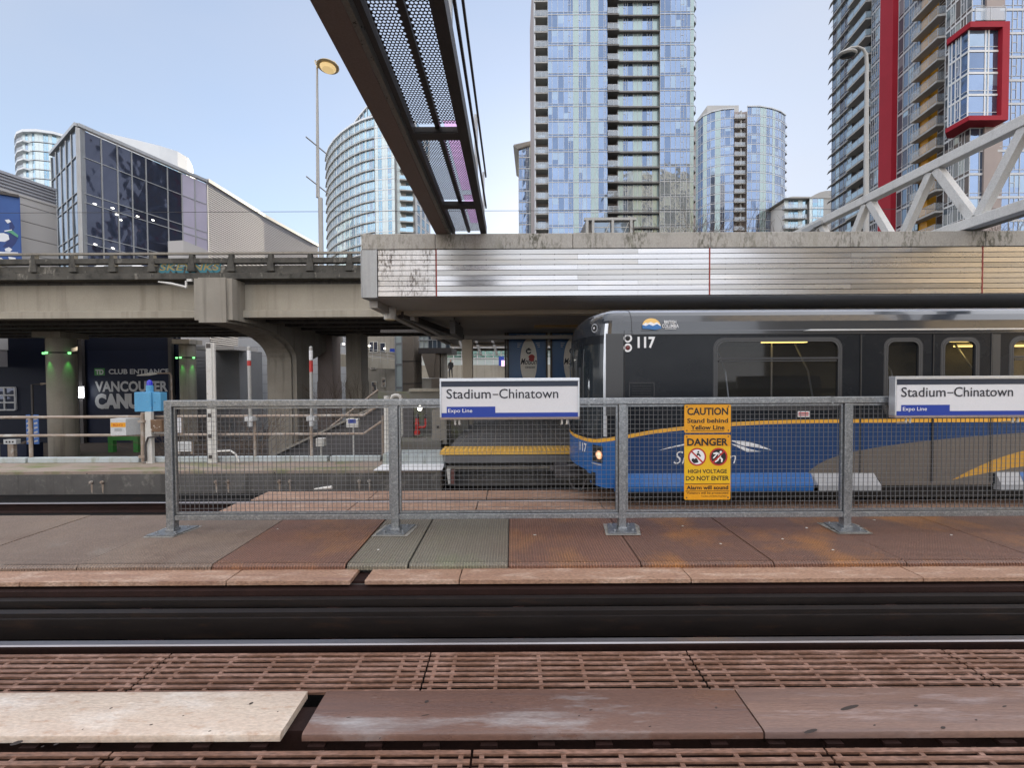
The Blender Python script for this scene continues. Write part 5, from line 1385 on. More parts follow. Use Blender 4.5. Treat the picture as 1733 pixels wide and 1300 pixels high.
def car(t, c, y):
    z = z_soff_deck+.28; x = c
    sec = [(-.95, .28), (-.98, .75), (-.80, .95), (-.55, 1.42), (.55, 1.42), (.80, .95), (.98, .75), (.95, .28)]
    b = MB(); L_ = [(-2.1, .55), (-2.0, .9), (-1.2, 1), (.9, 1), (1.9, .92), (2.1, .6)]
    rings = []
    hgt = {-2.1: .55, -2.0: .78, -1.2: 1.0, .9: 1.0, 1.9: .70, 2.1: .5}
    for u, s in L_:
        rings.append([(x+u, y+a*s, z+.2+(q-.28)*hgt[u]) for a, q in sec])
    for A, B in zip(rings, rings[1:]):
        for i in range(len(A)-1): b.quad(A[i], B[i], B[i+1], A[i+1])
        b.quad(A[-1], B[-1], B[0], A[0])
    b.poly(rings[0]); b.poly(rings[-1][::-1]); b.build('body', M['white_clean'], t, smooth=True)
    b = MB()
    for sy in (-1, 1): b.poly([(x-1.0, y+sy*.87, z+.95), (x+.95, y+sy*.87, z+.95), (x+.6, y+sy*.63, z+1.28), (x-.8, y+sy*.63, z+1.28)])
    b.build('window', M['t_shield'], t)
    for dx in (-1.3, 1.3):
        for dy in (-.82, .82): MB().tube([(x+dx, y+dy-.1, z+.32), (x+dx, y+dy+.1, z+.32)], .32, 14).build('wheel', M['t_rubber'], t)
car(t, c.x*22/19.6, 22)

# ------------------------------------------------------------------ street lamps on the viaduct
Y = 19.6
pb = P(543.5, 420, Y); zb_ = z_soff_deck+.28
ptp = P(536.5, 115, Y)
xm = pb.x
t = thing('street_lamp', (xm, Y, zb_), 'tall slender street lamp with a round golden disc head behind the viaduct parapet', 'street lamp')
MB().tube([(xm, Y, zb_), (xm, Y, P(543, 335, Y).z), (P(538, 330, Y).x, Y, P(543, 334, Y).z), (ptp.x, Y, ptp.z)], [.11, .105, .085, .045], 10).build('pole', M['pole_grey'], t, smooth=True)
c = P(555, 113, Y)
b = MB(); b.tube([ptp, P(539, 106, Y), P(546, 102.5, Y), P(556, 101.5, Y), P(566, 105, Y), P(573, 112.5, Y)], [.05, .05, .05, .05, .045, .02], 8); b.tube([P(536.5, 112, Y), P(533.5, 106, Y), P(533, 102, Y), P(535, 102, Y), P(537, 108, Y)], .025, 6)
b.build('arm', M['lamp_gold'], t, smooth=True)
b = MB(); b.lathe((c.x, c.y, c.z), [(.46, -.02), (.50, .02), (.40, .12), (.15, .19), (.02, .2)], 20); b.build('hood', M['lamp_gold'], t, smooth=True)
MB().lathe((c.x, c.y, c.z-.15), [(.26, 0), (.34, .08), (.36, .125)], 20).build('lens', M['lamp_glow'], t, smooth=True)
b = MB()
for (pa, pbb) in (((517.5, 231), (555, 262)), ((518, 298), (556, 328))):
    a_, b2 = P(pa[0], pa[1], Y-.5), P(pbb[0], pbb[1], Y+.5); b.tube([a_, b2], .03, 6)
b.build('banner_arm', M['pole_grey'], t)
Y = 19.6
zb2 = P(1467, 395, Y).z
t = thing('street_lamp', (P(1467, 390, Y).x, Y, zb_), 'grey street lamp with a curved arm in front of the red striped tower', 'street lamp')
MB().tube([(P(1466, 390, Y).x, Y, zb_), P(1466, 250, Y), P(1467, 110, Y), P(1466, 92, Y), P(1461, 83, Y), P(1452, 79, Y), P(1440, 80, Y), P(1424, 88, Y)], [.12, .10, .075, .07, .06, .055, .05, .04], 10).build('pole', M['pole_grey'], t, smooth=True)
c = P(1434, 91, Y); b = MB(); b.ell((c.x, c.y, c.z), .43, .3, .13, 16, 8); b.build('hood', M['pole_grey'], t, smooth=True)
MB().ell((c.x+.02, c.y, c.z-.09), .33, .24, .07, 16, 6).build('lens', M['t_shield'], t, smooth=True)

# overhead trolley wires
for (pa, pbx, lab, yy) in (((820, 355), (1760, 353), 'thin overhead wire crossing in front of the tall central tower', 20.5), ((1436, 352), (1470, 345), None, 20)):
    if lab:
        a_, b2 = P(pa[0], pa[1], yy), P(pbx[0], pbx[1], yy); a2 = Vector((-45, yy, a_.z)); MB().tube([a2, b2+Vector((10, 0, 0))], .012, 5).build('overhead_wire', M['wire_black'], label=lab, cat='wire')
MB().tube([P(1436, 346, 20.2), P(1460, 343, 20.2), P(1480, 333, 19.7)], .014, 5).build('overhead_wire', M['wire_black'], label='short slack cable running to the curved street lamp', cat='wire')
# ------------------------------------------------------------------ facade tools
def line_hit(px, A, B):        # plan point where the sight line through px crosses the plan line A-B
    _r = ray(px, 260); k = _r.x/_r.y
    dx, dy = B[0]-A[0], B[1]-A[1]
    t = (k*A[1]-A[0])/(dx-k*dy)
    return (A[0]+dx*t, A[1]+dy*t)
def resample(pts, n):
    L_ = [0]
    for a, c in zip(pts, pts[1:]): L_.append(L_[-1]+math.hypot(c[0]-a[0], c[1]-a[1]))
    return L_
def poly_at(pts, L_, s):
    i = 0
    while i < len(pts)-2 and s > L_[i+1]: i += 1
    t = (s-L_[i])/(L_[i+1]-L_[i]); a, c = pts[i], pts[i+1]
    return (a[0]+(c[0]-a[0])*t, a[1]+(c[1]-a[1])*t)
# one storey of curtain wall along a plan polyline; spec = [(kind, width)], kinds: g glass, w glass with a vent light, s pale spandrel, p plain wall
def storey(b, pts, z0, z1, spec, fr=.07, sill=.42, slab=.13, proud=.05, dark=.35, tilt=.006, mull=True):
    L_ = resample(pts, 0); tot = sum(w_ for _, w_ in spec); s = 0; S = L_[-1]
    for kind, w_ in spec:
        a = poly_at(pts, L_, s); e = poly_at(pts, L_, s+w_/tot*S); s += w_/tot*S
        d = Vector((e[0]-a[0], e[1]-a[1])); ln = d.length; d /= ln; n = Vector((d.y, -d.x))
        def q(u, z, o=0.): return (a[0]+d.x*u+n.x*o, a[1]+d.y*u+n.y*o, z)
        if kind == 'p': b.quad(q(0, z0), q(ln, z0), q(ln, z1), q(0, z1), 5); continue
        r = R.random()
        if kind == 's': m = 4
        else: m = 1 if r < .66 else (2 if r < .92 else 3)
        t0, t1 = R.uniform(-tilt, tilt), R.uniform(-tilt, tilt)
        zs_ = z0+slab+sill
        if kind != 's' and R.random() < .09:      # a blind drawn part of the way down
            zb_ = zs_+(z1-zs_)*R.uniform(.3, .75)
            b.quad(q(0, zs_, t0), q(ln, zs_, -t0), q(ln, zb_, t1), q(0, zb_, -t1), m); b.quad(q(0, zb_, -t1), q(ln, zb_, t1), q(ln, z1, t1), q(0, z1, -t1), 3 if m != 3 else 2)
        else: b.quad(q(0, zs_, t0), q(ln, zs_, -t0), q(ln, z1, t1), q(0, z1, -t1), m)
        b.quad(q(0, z0+slab), q(ln, z0+slab), q(ln, zs_), q(0, zs_), 4 if kind == 's' else 2)
        # frames: real bars standing proud of the glass
        f = fr/2
        for (u0, u1, za, zb, o) in [(-f, f, z0, z1, proud), (0, ln, z0, z0+slab, proud*1.3), (f, ln-f, zs_-.03, zs_+.03, proud*.8)] + ([(ln*.5-.03, ln*.5+.03, zs_+.03, z1, proud*.8), (f, ln*.5-.03, (zs_+z1)/2+.1, (zs_+z1)/2+.17, proud*.8)] if kind == 'w' else []):
            b.quad(q(u0, za, o), q(u1, za, o), q(u1, zb, o), q(u0, zb, o), 0)
            b.quad(q(u0, zb, 0), q(u0, za, 0), q(u0, za, o), q(u0, zb, o), 0); b.quad(q(u1, zb, o), q(u1, za, o), q(u1, za, 0), q(u1, zb, 0), 0)
            b.quad(q(u0, za, 0), q(u1, za, 0), q(u1, za, o), q(u0, za, o), 0); b.quad(q(u0, zb, o), q(u1, zb, o), q(u1, zb, 0), q(u0, zb, 0), 0)
    return b
def balcony(b, a, e, z, dep, rail_m=3, slab_m=5, th=.2, h=1.05, side=True):
    # slab reaching dep outwards from the plan edge a-e, with a glass railing and a thin handrail
    d = Vector((e[0]-a[0], e[1]-a[1])); ln = d.length; d /= ln; n = Vector((d.y, -d.x))
    q = lambda u, o, zz: (a[0]+d.x*u+n.x*o, a[1]+d.y*u+n.y*o, zz)
    b.prism([q(0, 0, z-th), q(ln, 0, z-th), q(ln, dep, z-th), q(0, dep, z-th)], (0, 0, th), slab_m)
    b.quad(q(0, dep-.03, z+.08), q(ln, dep-.03, z+.08), q(ln, dep-.03, z+h), q(0, dep-.03, z+h), rail_m)
    if side:
        for u in (0.01, ln-.01): b.quad(q(u, .0, z+.08), q(u, dep-.03, z+.08), q(u, dep-.03, z+h), q(u, .0, z+h), rail_m)
    b.bar(q(0, dep-.03, z+h), q(ln, dep-.03, z+h), .06, .06, 0)
    k = max(2, int(ln/1.3))
    for i in range(k+1): b.bar(q(ln*i/k, dep-.02, z), q(ln*i/k, dep-.02, z+h), .04, .05, 0)
    return b

M['frame_pale'] = mat('frame_pale', (.50, .52, .54), .5, .1, c2=(.43, .45, .47), ns=.2, fine=0)
M['frame_white'] = mat('frame_white', (.66, .68, .69), .5, c2=(.58, .60, .62), ns=.2, fine=0)
M['frame_grey'] = mat('frame_grey', (.36, .38, .40), .5, .1, c2=(.30, .32, .34), ns=.2, fine=0)
M['g_blue'] = glass('glass_blue', (.21, .285, .42), .05, .80, .05, .3)
M['g_blue2'] = glass('glass_blue_dark', (.13, .185, .29), .06, .78, .06, .35)
M['g_light'] = glass('glass_light', (.27, .36, .47), .08, .6, .05, .3)
M['g_spandrel'] = mat('glass_spandrel', (.31, .40, .40), .18, .35, c2=(.27, .355, .36), ns=.15, fine=0)
M['g_slab'] = mat('slab_dark', (.16, .155, .15), .7, c2=(.12, .115, .11), ns=.3, fine=0)
M['slab_pale'] = mat('slab_pale', (.40, .40, .385), .7, c2=(.33, .33, .32), ns=.3, fine=0)
M['g_rail'] = glass('glass_rail', (.42, .47, .52), .08, .4, .02, .5); M['g_rail'].node_tree.nodes['Principled BSDF'].inputs['Alpha'].default_value = .55
M['g_teal'] = glass('glass_teal', (.32, .47, .56), .06, .7, .05, .3)
M['g_teal2'] = glass('glass_teal_dark', (.22, .36, .46), .06, .75, .05, .3)
M['g_pale'] = mat('panel_pale', (.58, .66, .66), .3, .2, c2=(.52, .60, .60), ns=.2, fine=0)
M['g_grey'] = glass('glass_grey', (.18, .23, .29), .06, .6, .05, .35)
M['g_grey2'] = glass('glass_grey_dark', (.10, .10, .12), .06, .5, .05, .35)
M['g_greyl'] = glass('glass_grey_light', (.36, .45, .50), .1, .5, .04, .35)
M['g_dark'] = glass('glass_dark', (.055, .066, .105), .05, .55, .10, .5)
M['g_sky_lilac'] = glass('glass_sky_lilac', (.50, .475, .60), .28, .35, .05, .35)  # lilac reflection of the sky put into the pane colour
M['tower_core'] = mat('tower_core', (.30, .29, .28), .8, ns=.1, fine=0)
M['balc_wall'] = mat('balcony_wall', (.33, .28, .26), .7, c2=(.27, .23, .22), ns=.3, fine=0)
M['clad_rib'] = mat('clad_rib', (.36, .375, .42), .65, 0, c2=(.31, .325, .365), ns=.15, fine=.03)
M['clad_panel'] = mat('clad_panel', (.47, .46, .455), .6, 0, c2=(.42, .41, .405), ns=.2, fine=.03)
M['clad_gap'] = flat('clad_gap', (.20, .19, .20), .7)
BLUE = [M['frame_pale'], M['g_blue'], M['g_blue2'], M['g_light'], M['g_spandrel'], M['g_slab']]

# ------------------------------------------------------------------ arena with the dark glass prow
C0 = (PX(142, 32), 32.0); A1 = (PX(356, 41.2), 41.2); A2 = (PX(541, 61.8), 61.8); B1 = (PX(98, 36.2), 36.2)
zA = P(140, 209, 32).z
ar = thing('arena', (C0[0], 40, -3), 'large arena with a dark glass prow and grey ribbed cladding beyond the viaduct', 'arena')
rows = [6.0, 8.2, 10.4, 12.7, 13.4, 15.9, 16.6, 19.4, zA-.35]
def glasswall(A, B, cols, rows_, mts, name, cnt):
    d = Vector((B[0]-A[0], B[1]-A[1])); n = Vector((d.y, -d.x)).normalized()
    us = cols
    for i in range(len(us)-1):
        b = MB()
        for k in range(len(rows_)-1):
            a = (A[0]+d.x*us[i], A[1]+d.y*us[i]); e = (A[0]+d.x*us[i+1], A[1]+d.y*us[i+1])
            t = R.uniform(-.012, .012); t2 = R.uniform(-.012, .012)
            b.quad((a[0]+n.x*t, a[1]+n.y*t, rows_[k]), (e[0]-n.x*t, e[1]-n.y*t, rows_[k]), (e[0]+n.x*t2, e[1]+n.y*t2, rows_[k+1]), (a[0]-n.x*t2, a[1]-n.y*t2, rows_[k+1]), 1)
            b.bar((a[0]+n.x*.03, a[1]+n.y*.03, rows_[k]), (e[0]+n.x*.03, e[1]+n.y*.03, rows_[k]), .06, .055, 0)
        b.bar((a[0]+n.x*.04, a[1]+n.y*.04, rows_[0]), (a[0]+n.x*.04, a[1]+n.y*.04, rows_[-1]), .07, .07, 0)
        b.build(name, [M['frame_grey'], mts(i)], ar)
us = []
for px in (143, 171, 198, 222, 246, 282, 306, 328, 349, 357):
    p = line_hit(px, C0, A1); us.append((p[0]-C0[0])/(A1[0]-C0[0]) if abs(A1[0]-C0[0]) > abs(A1[1]-C0[1]) else (p[1]-C0[1])/(A1[1]-C0[1]))
us[0] = .015; us[-1] = 1.0
glasswall(C0, A1, us, rows, lambda i: M['g_sky_lilac'] if i in (6, 7) else M['g_dark'], 'glass_bay', 0)
glasswall(B1, C0, [0, .2, .4, .6, .8, .985], [6, 8.2, 10.4, 12.7, 13.4, 15.9, 16.6, 19.4, zA-.35], lambda i: M['g_light'], 'glass_bay', 0)
n_ = Vector((0, 0))
MB().prism([(C0[0]-.22, C0[1]+.06, -3), (C0[0]+.0, C0[1]-.12, -3), (C0[0]+.14, C0[1]+.05, -3), (C0[0]+.14, C0[1]+.5, -3), (C0[0]-.1, C0[1]+.4, -3)], (0, 0, zA+2.7)).build('corner_post', M['alu_grey'], ar)
def capbar(pts, z, w_=.5, h=.35):
    b = MB()
    for a, c in zip(pts, pts[1:]): b.bar((a[0], a[1], z), (c[0], c[1], z), w_, h)
    return b
capbar([B1, C0, A1], zA-.08, .35, .26).build('roof_edge', M['alu_grey'], ar)
MB().prism([(B1[0], B1[1]+.3, -3), (C0[0], C0[1]+.5, -3), (A1[0]-.4, A1[1]+.1, -3), (A1[0]-10, A1[1]+12, -3)], (0, 0, zA+2.6)).build('hall_body', M['clad_gap'], ar)
def ribbed(A, B, z0, z1, pitch, mt, name, up=None):
    d = Vector((B[0]-A[0], B[1]-A[1])); ln = d.length; d /= ln; n = Vector((d.y, -d.x)); b = MB()
    b.quad((A[0], A[1], z0), (B[0], B[1], z0), (B[0], B[1], z1), (A[0], A[1], z1), 1)
    z = z0
    while z < z1:
        b.prism([(A[0]+n.x*.01, A[1]+n.y*.01, z), (A[0]+n.x*.09, A[1]+n.y*.09, z+.05), (A[0]+n.x*.09, A[1]+n.y*.09, z+pitch*.62), (A[0]+n.x*.01, A[1]+n.y*.01, z+pitch*.68)], (d.x*ln, d.y*ln, 0), 0); z += pitch
    return b.build(name, [mt, M['clad_gap']], ar)
Am = (PX(450, 50.2), 50.2)
ribbed(A1, Am, 3, zA-.05, .21, M['clad_rib'], 'cladding'); ribbed(Am, A2, 3, zA-.05, .21, M['clad_rib'], 'cladding')
capbar([A1, Am, A2], zA).build('roof_edge', M['alu_grey'], ar)
MB().prism([(A1[0]-.5, A1[1], -3), (Am[0]-.5, Am[1], -3), (A2[0]-.5, A2[1], -3), (A2[0]-20, A2[1], -3), (A1[0]-14, A1[1]+8, -3)], (0, 0, zA+2.8)).build('hall_body', M['clad_gap'], ar)
# left wing
D0 = (PX(0, 29.6), 29.6); D1 = (PX(103, 32.9), 32.9); dv = (D1[0]-D0[0], D1[1]-D0[1]); Dl = (D0[0]-dv[0]*5, D0[1]-dv[1]*5)
zD = P(0, 287, 29.6).z; zDm = P(60, 337, 31.5).z
ribbed(Dl, D1, zDm, zD, .24, M['clad_rib'], 'cladding')
b = MB(); d = Vector(dv).normalized(); n = Vector((d.y, -d.x)); L_ = math.hypot(D1[0]-Dl[0], D1[1]-Dl[1])
rows2 = [4.2+1.22*k for k in range(12)]; rows2 = [z for z in rows2 if z < zDm]+[zDm]
b.quad((Dl[0], Dl[1], 3), (D1[0], D1[1], 3), (D1[0], D1[1], zDm), (Dl[0], Dl[1], zDm), 1)
s = L_
while s > 0:
    s0 = max(0, s-2.5)
    for k in range(len(rows2)-1):
        pa = (Dl[0]+d.x*(s0+.015), Dl[1]+d.y*(s0+.015)); pb = (Dl[0]+d.x*(s-.015), Dl[1]+d.y*(s-.015))
        b.prism([(pa[0], pa[1], rows2[k]+.03), (pb[0], pb[1], rows2[k]+.03), (pb[0]+n.x*.07, pb[1]+n.y*.07, rows2[k]+.03), (pa[0]+n.x*.07, pa[1]+n.y*.07, rows2[k]+.03)], (0, 0, rows2[k+1]-rows2[k]-.05), 0)
    s -= 2.5
b.build('wall_panel', [M['clad_panel'], M['clad_gap']], ar)
capbar([Dl, D1], zD, .3, .2).build('roof_edge', M['clad_rib'], ar); capbar([Dl, D1], zDm, .3, .16).build('roof_edge', M['clad_panel'], ar)
# lamps showing through the dark glass
dA = Vector((A1[0]-C0[0], A1[1]-C0[1])).normalized(); nA = Vector((dA.y, -dA.x))
for px, py in ((158, 345), (188, 352), (195, 363), (201, 372), (230, 366), (256, 372.5), (157, 413.5), (187, 420)):
    p = line_hit(px, C0, A1); z = P(px, py, p[1]).z
    b = MB(); b.disc((p[0]+nA.x*.02, p[1]+nA.y*.02, z), .075, (dA.x*1.6, dA.y*1.6, .0), (0, 0, .75), 10); b.build('ceiling_lamp', M['lamp_white'], ar)
# low annex and sloped stair cover in front of the glass
b = MB(); q0, q1, q2 = P(284, 408, 37), P(310, 406.5, 38), P(352, 424, 40.5)
b.prism([(q0.x, 37, 3), (q1.x, 38, 3), (q1.x, 38, q1.z), (q0.x, 37, q0.z)], (-.3, 1, 0)); b.prism([(q1.x, 38, 3), (q2.x, 40.5, 3), (q2.x, 40.5, q2.z), (q1.x, 38, q1.z)], (-.3, .3, 0)); b.build('annex', M['clad_panel'], ar)
# hanging banner
yb_ = 29.4
t = thing('banner', (PX(-20, yb_), yb_, P(0, 440, yb_).z), 'tall blue banner of an ice hockey player hanging at the far left', 'banner')
def bq(px, py, o=0.): p = P(px, py, yb_+ (px-0)*.020 - o); return (p.x, p.y, p.z)
b = MB(); b.prism([bq(-70, 442), bq(35, 442), bq(31.5, 333), bq(-70, 315)], (.02, .06, 0)); b.build('cloth', mat('banner_blue', (.022, .06, .24), .6, c2=(.04, .11, .34), ns=.35, fine=.03), t)
M['bn_navy'] = flat('banner_navy', (.02, .04, .16), .6); M['bn_white'] = flat('banner_white', (.72, .76, .82), .6); M['bn_green'] = flat('banner_green', (.10, .34, .22), .6)
b = MB()
b.poly([bq(-40, 385, .02), bq(-14, 366, .02), (bq(3, 366, .02)), bq(18, 372, .02), bq(25, 384, .02), bq(20, 396, .02), bq(31, 402, .02), bq(26, 412, .02), bq(14, 426, .02), bq(-40, 430, .02)], 0)
b.poly([bq(-14, 366, .03), bq(-10, 354, .03), bq(-3, 351, .03), bq(3, 356, .03), bq(2, 364, .03), bq(-4, 369, .03)], 1)
b.poly([bq(-8, 395, .04), bq(6, 394, .04), bq(14, 397, .04), bq(16, 405, .04), bq(8, 409, .04), bq(-6, 408, .04)], 1)
b.poly([bq(8, 372, .04), bq(15, 371, .04), bq(19, 375, .04), bq(13, 378, .04)], 1)
b.poly([bq(8, 391, .04), bq(20, 389, .04), bq(31, 398, .04), bq(30, 402, .04), bq(18, 394, .04)], 2); b.poly([bq(7, 390, .05), bq(20, 388, .05), bq(20, 389.5, .05), bq(8, 392, .05)], 1)
b.poly([bq(-40, 424, .05), bq(30, 427, .05), bq(33, 431, .05), bq(-40, 431, .05)], 1); b.poly([bq(8, 421, .05), bq(15, 418, .05), bq(21, 422, .05), bq(17, 426, .05), bq(9, 425, .05)], 1)
b.poly([bq(-40, 434, .05), bq(2, 436, .05), bq(10, 442, .05), bq(-40, 442, .05)], 1); b.poly([bq(14, 434, .05), bq(26, 436, .05), bq(28, 441, .05), bq(16, 441, .05)], 1)
b.build('print', [M['bn_navy'], M['bn_white'], M['bn_green']], t)
MB().bar(bq(-70, 314, .05), bq(32, 332, .05), .18, .18).build('top_bar', M['dark_steel'], t)

# ------------------------------------------------------------------ under the viaduct: club entrance
YW = 30.0
ent = thing('entrance_wall', (PX(150, YW), YW, -3), 'dark navy entrance wall with large grey lettering under the viaduct', 'wall')
xa, xb = -56, P(300, 650, YW).x
MB().box(xa, xb, YW, YW+.4, -3, 5.2).build('wall', M['navy_wall'], ent)
xp0, xp1 = P(152, 650, YW).x, P(294, 650, YW).x
MB().box(xp0, xp1, YW-.12, YW-.002, -3, PZ(590, YW)).build('panel', M['navy_panel'], ent)
for px in (133, 145, 295): MB().box(P(px, 650, YW).x-.12, P(px, 650, YW).x+.12, YW-.35, YW-.122, -3, 5.1).build('pilaster', M['dark_steel'], ent)
ty = YW-.135
def word(s, pxa, pxb, pyb, pyt, bold, m, name, ref=.70, **k):
    o = P(pxa, pyb, ty); b = MB(); h = (pyb-pyt)/FPX*ty
    b.text(s, (o.x, ty, o.z), h, P(pxb, pyb, ty).x-o.x, bold=bold, **k); return b.build(name, m, ent)
word('CLUB ENTRANCE', 184, 286, 633, 625, .03, M['grey_letters'], 'club_lettering')
word('VANCOUVER', 161, 284, 662.5, 646, .035, M['grey_letters'], 'city_lettering')
word('CANUCKS', 161, 284, 690, 668, .065, M['grey_letters'], 'team_lettering')
b = MB(); o = P(160, 635.5, ty); b.box(o.x, P(177, 630, ty).x, ty, ty+.014, o.z, P(160, 623.5, ty).z); b.build('logo_square', M['green_paint'], ent)
o = P(161.5, 633.5, ty-.012); b = MB(); b.text('TD', (o.x, ty-.006, o.z), .33, P(175.5, 630, ty).x-o.x, bold=.05); b.build('logo_lettering', M['grey_letters'], ent)
b = MB(); o0, o1 = P(-25, 694, YW), P(27, 656, YW)
for f in (0, .33, .66, 1): x = o0.x+(o1.x-o0.x)*f; b.box(x-.05, x+.05, YW-.1, YW-.003, o0.z, o1.z)
for f in (0, .33, .66, 1): z = o0.z+(o1.z-o0.z)*f; b.box(o0.x, o1.x, YW-.11, YW-.004, z-.05, z+.05)
b.quad((o0.x, YW-.03, o0.z), (o1.x, YW-.03, o0.z), (o1.x, YW-.03, o1.z), (o0.x, YW-.03, o1.z), 1); b.build('window', [M['grey_letters'], M['g_dark']], ent)
t = thing('wall_lamp', (P(137, 664, YW).x, YW-.45, P(137, 672, YW).z), 'lit white wall lamp left of the big lettering', 'lamp')
o = P(136, 673, YW-.5); MB().box(o.x-.13, o.x+.16, YW-.62, YW-.4, o.z, o.z+.75).build('lens', flat('wall_lamp_glow', (.9, .95, 1), .4, emit=(.9, .95, 1), estr=6), t, bevel=.03)
MB().box(o.x-.1, o.x+.2, YW-.399, YW-.352, o.z-.1, o.z+.85).build('back_plate', M['dark_steel'], t)
t = thing('green_arch', (P(208, 760, 26).x, 26, -3), 'green portal frame standing in front of the navy wall', 'arch')
o0, o1 = P(183, 768, 26), P(233, 737, 26)
b = MB(); b.box(o0.x, o0.x+.32, 26, 26.25, -3, o1.z); b.box(o1.x-.30, o1.x, 26, 26.25, -3, o1.z+.06); b.box(o0.x+.321, o1.x-.301, 26, 26.25, o1.z-.32, o1.z); b.build('frame', M['green_paint'], t)
def round_column(pxa, pxb, Y, pyr, label):
    x0, x1 = P(pxa, 650, Y).x, P(pxb, 650, Y).x; r = (x1-x0)/2; xm = (x0+x1)/2; yc = Y+r
    t = thing('round_column', (xm, yc, -3), label, 'column', 'round columns with green uplights')
    zr = P(pxa, pyr, Y).z
    MB().lathe((xm, yc, -3), [(r, 0), (r, zlo+2.9)], 32).build('shaft', M['concrete'], t, smooth=True)
    MB().box(xm-r*1.25, xm+r*1.25, yc-r*1.25, yc+r*1.25, zlo-.35, zlo-.02).build('capital', M['concrete'], t)
    b = MB(); b.lathe((xm, yc, zr), [(r+.02, 0), (r+.05, .03), (r+.05, .08), (r+.02, .1)], 32); b.build('lamp_ring', M['dark_steel'], t, smooth=True)
    for a in (-160, -90, -20):
        ang = math.radians(a); c = (xm+(r+.16)*math.cos(ang), yc+(r+.16)*math.sin(ang), zr-.02)
        f = MB().lathe((c[0], c[1], c[2]-.02), [(.05, 0), (.07, .03), (.07, .12)], 10).build('uplight', M['green_glow'], t)
        ld = bpy.data.lights.new('green_spot', 'SPOT'); ld.energy = 22; ld.color = (.12, 1, .14); ld.spot_size = math.radians(34); ld.spot_blend = .6; ld.shadow_soft_size = .04
        lo = bpy.data.objects.new('green_spot', ld); col.objects.link(lo); lo.location = (c[0]+.05*math.cos(ang), c[1]+.05*math.sin(ang), c[2]-.05)
        tgt = Vector((xm+(r)*math.cos(ang), yc+(r)*math.sin(ang), zr-1.3)); lo.rotation_euler = (lo.location-tgt).to_track_quat('Z', 'Y').to_euler()
round_column(66, 104, 24, 598, 'thick round concrete column lit green, left of the lettered wall')
round_column(297.5, 321, 29.2, 606, 'round concrete column lit green, right of the lettered wall')
# small yard lamp arms and bins near the entrance
t = thing('yard_lamp', (P(288, 640, 25).x, 25, -3), 'thin pale lamp arm reaching across the lettering beside the right green column', 'street lamp')
MB().tube([(P(291, 640, 25).x, 25, -3), P(290, 636, 25), P(287, 631.5, 25), P(265, 632, 25)], .05, 6).build('pole', M['pipe_tan'], t)
MB().tube([P(266, 632, 25), P(252, 633.5, 25), P(232, 635.5, 25)], [.06, .10, .03], 6).build('head', M['white_paint'], t)
t = thing('yard_lamp', (P(53, 660, 25.5).x, 25.5, -3), 'dark lamp post with a short arm beside the left green column', 'street lamp')
MB().tube([(P(54, 650, 25.5).x, 25.5, -3), P(54, 651, 25.5), P(72, 650, 25.5)], .06, 6).build('pole', M['dark_steel'], t)
MB().tube([P(70, 650, 25.5), P(79, 649, 25.5)], [.08, .04], 6).build('head', M['pipe_tan'], t)
for i, (a, c, lab) in enumerate(((0, 12, 'left one of two dark planters seen below the railing at the far left'), (24, 45, 'right one of two dark planters seen below the railing at the far left'))):
    x0, x1 = P(a, 760, 22).x, P(c, 760, 22).x; t = thing('planter', ((x0+x1)/2, 22, -3), lab, 'planter')
    MB().box(x0, x1, 22, 22.8, -3, P(a, 752, 22).z).build('tub', M['navy_panel'], t, bevel=.03); MB().ell(((x0+x1)/2, 22.4, P(a, 752, 22).z-.05), (x1-x0)*.45, .36, .2).build('soil', M['bark'], t)
t = thing('sign_post', (P(18, 750, 21).x, 21, -3), 'pale sign box with dark slots on a short post at the far left', 'sign')
o0, o1 = P(6, 752, 21), P(27, 744, 21); MB().box(o0.x, o1.x, 21, 21.2, o0.z, o1.z).build('box', M['cabinet'], t); b = MB()
for k in range(3): b.box(o0.x+.12+k*.16, o0.x+.2+k*.16, 20.99, 21.0, o0.z+.07, o0.z+.16)
b.build('slots', M['black'], t); MB().box((o0.x+o1.x)/2-.15, (o0.x+o1.x)/2+.15, 21.02, 21.18, -3, o0.z).build('post', M['pipe_tan'], t)
for i, (a, c) in enumerate(((45, 50.5), (57.5, 64.5))):
    o0, o1 = P(a, 752, 22), P(c, 702, 22); t = thing('pole_banner', ((o0.x+o1.x)/2, 22, o0.z), ['narrow blue pole banner left of the railing post', 'narrow blue pole banner right of the railing post'][i], 'banner')
    MB().box(o0.x, o1.x, 22, 22.03, o0.z, o1.z).build('cloth', flat('pole_banner_blue', (.05, .14, .42), .6) if i == 0 else bpy.data.materials['pole_banner_blue'], t)
    b = MB(); z = o0.z+.1
    while z < o1.z-.2: b.poly([(o0.x+.03, 21.99, z), (o1.x-.03, 21.99, z+.05), (o1.x-.05, 21.99, z+.14), (o0.x+.05, 21.99, z+.10)]); z += .24
    b.build('print', M['grey_letters'], t)

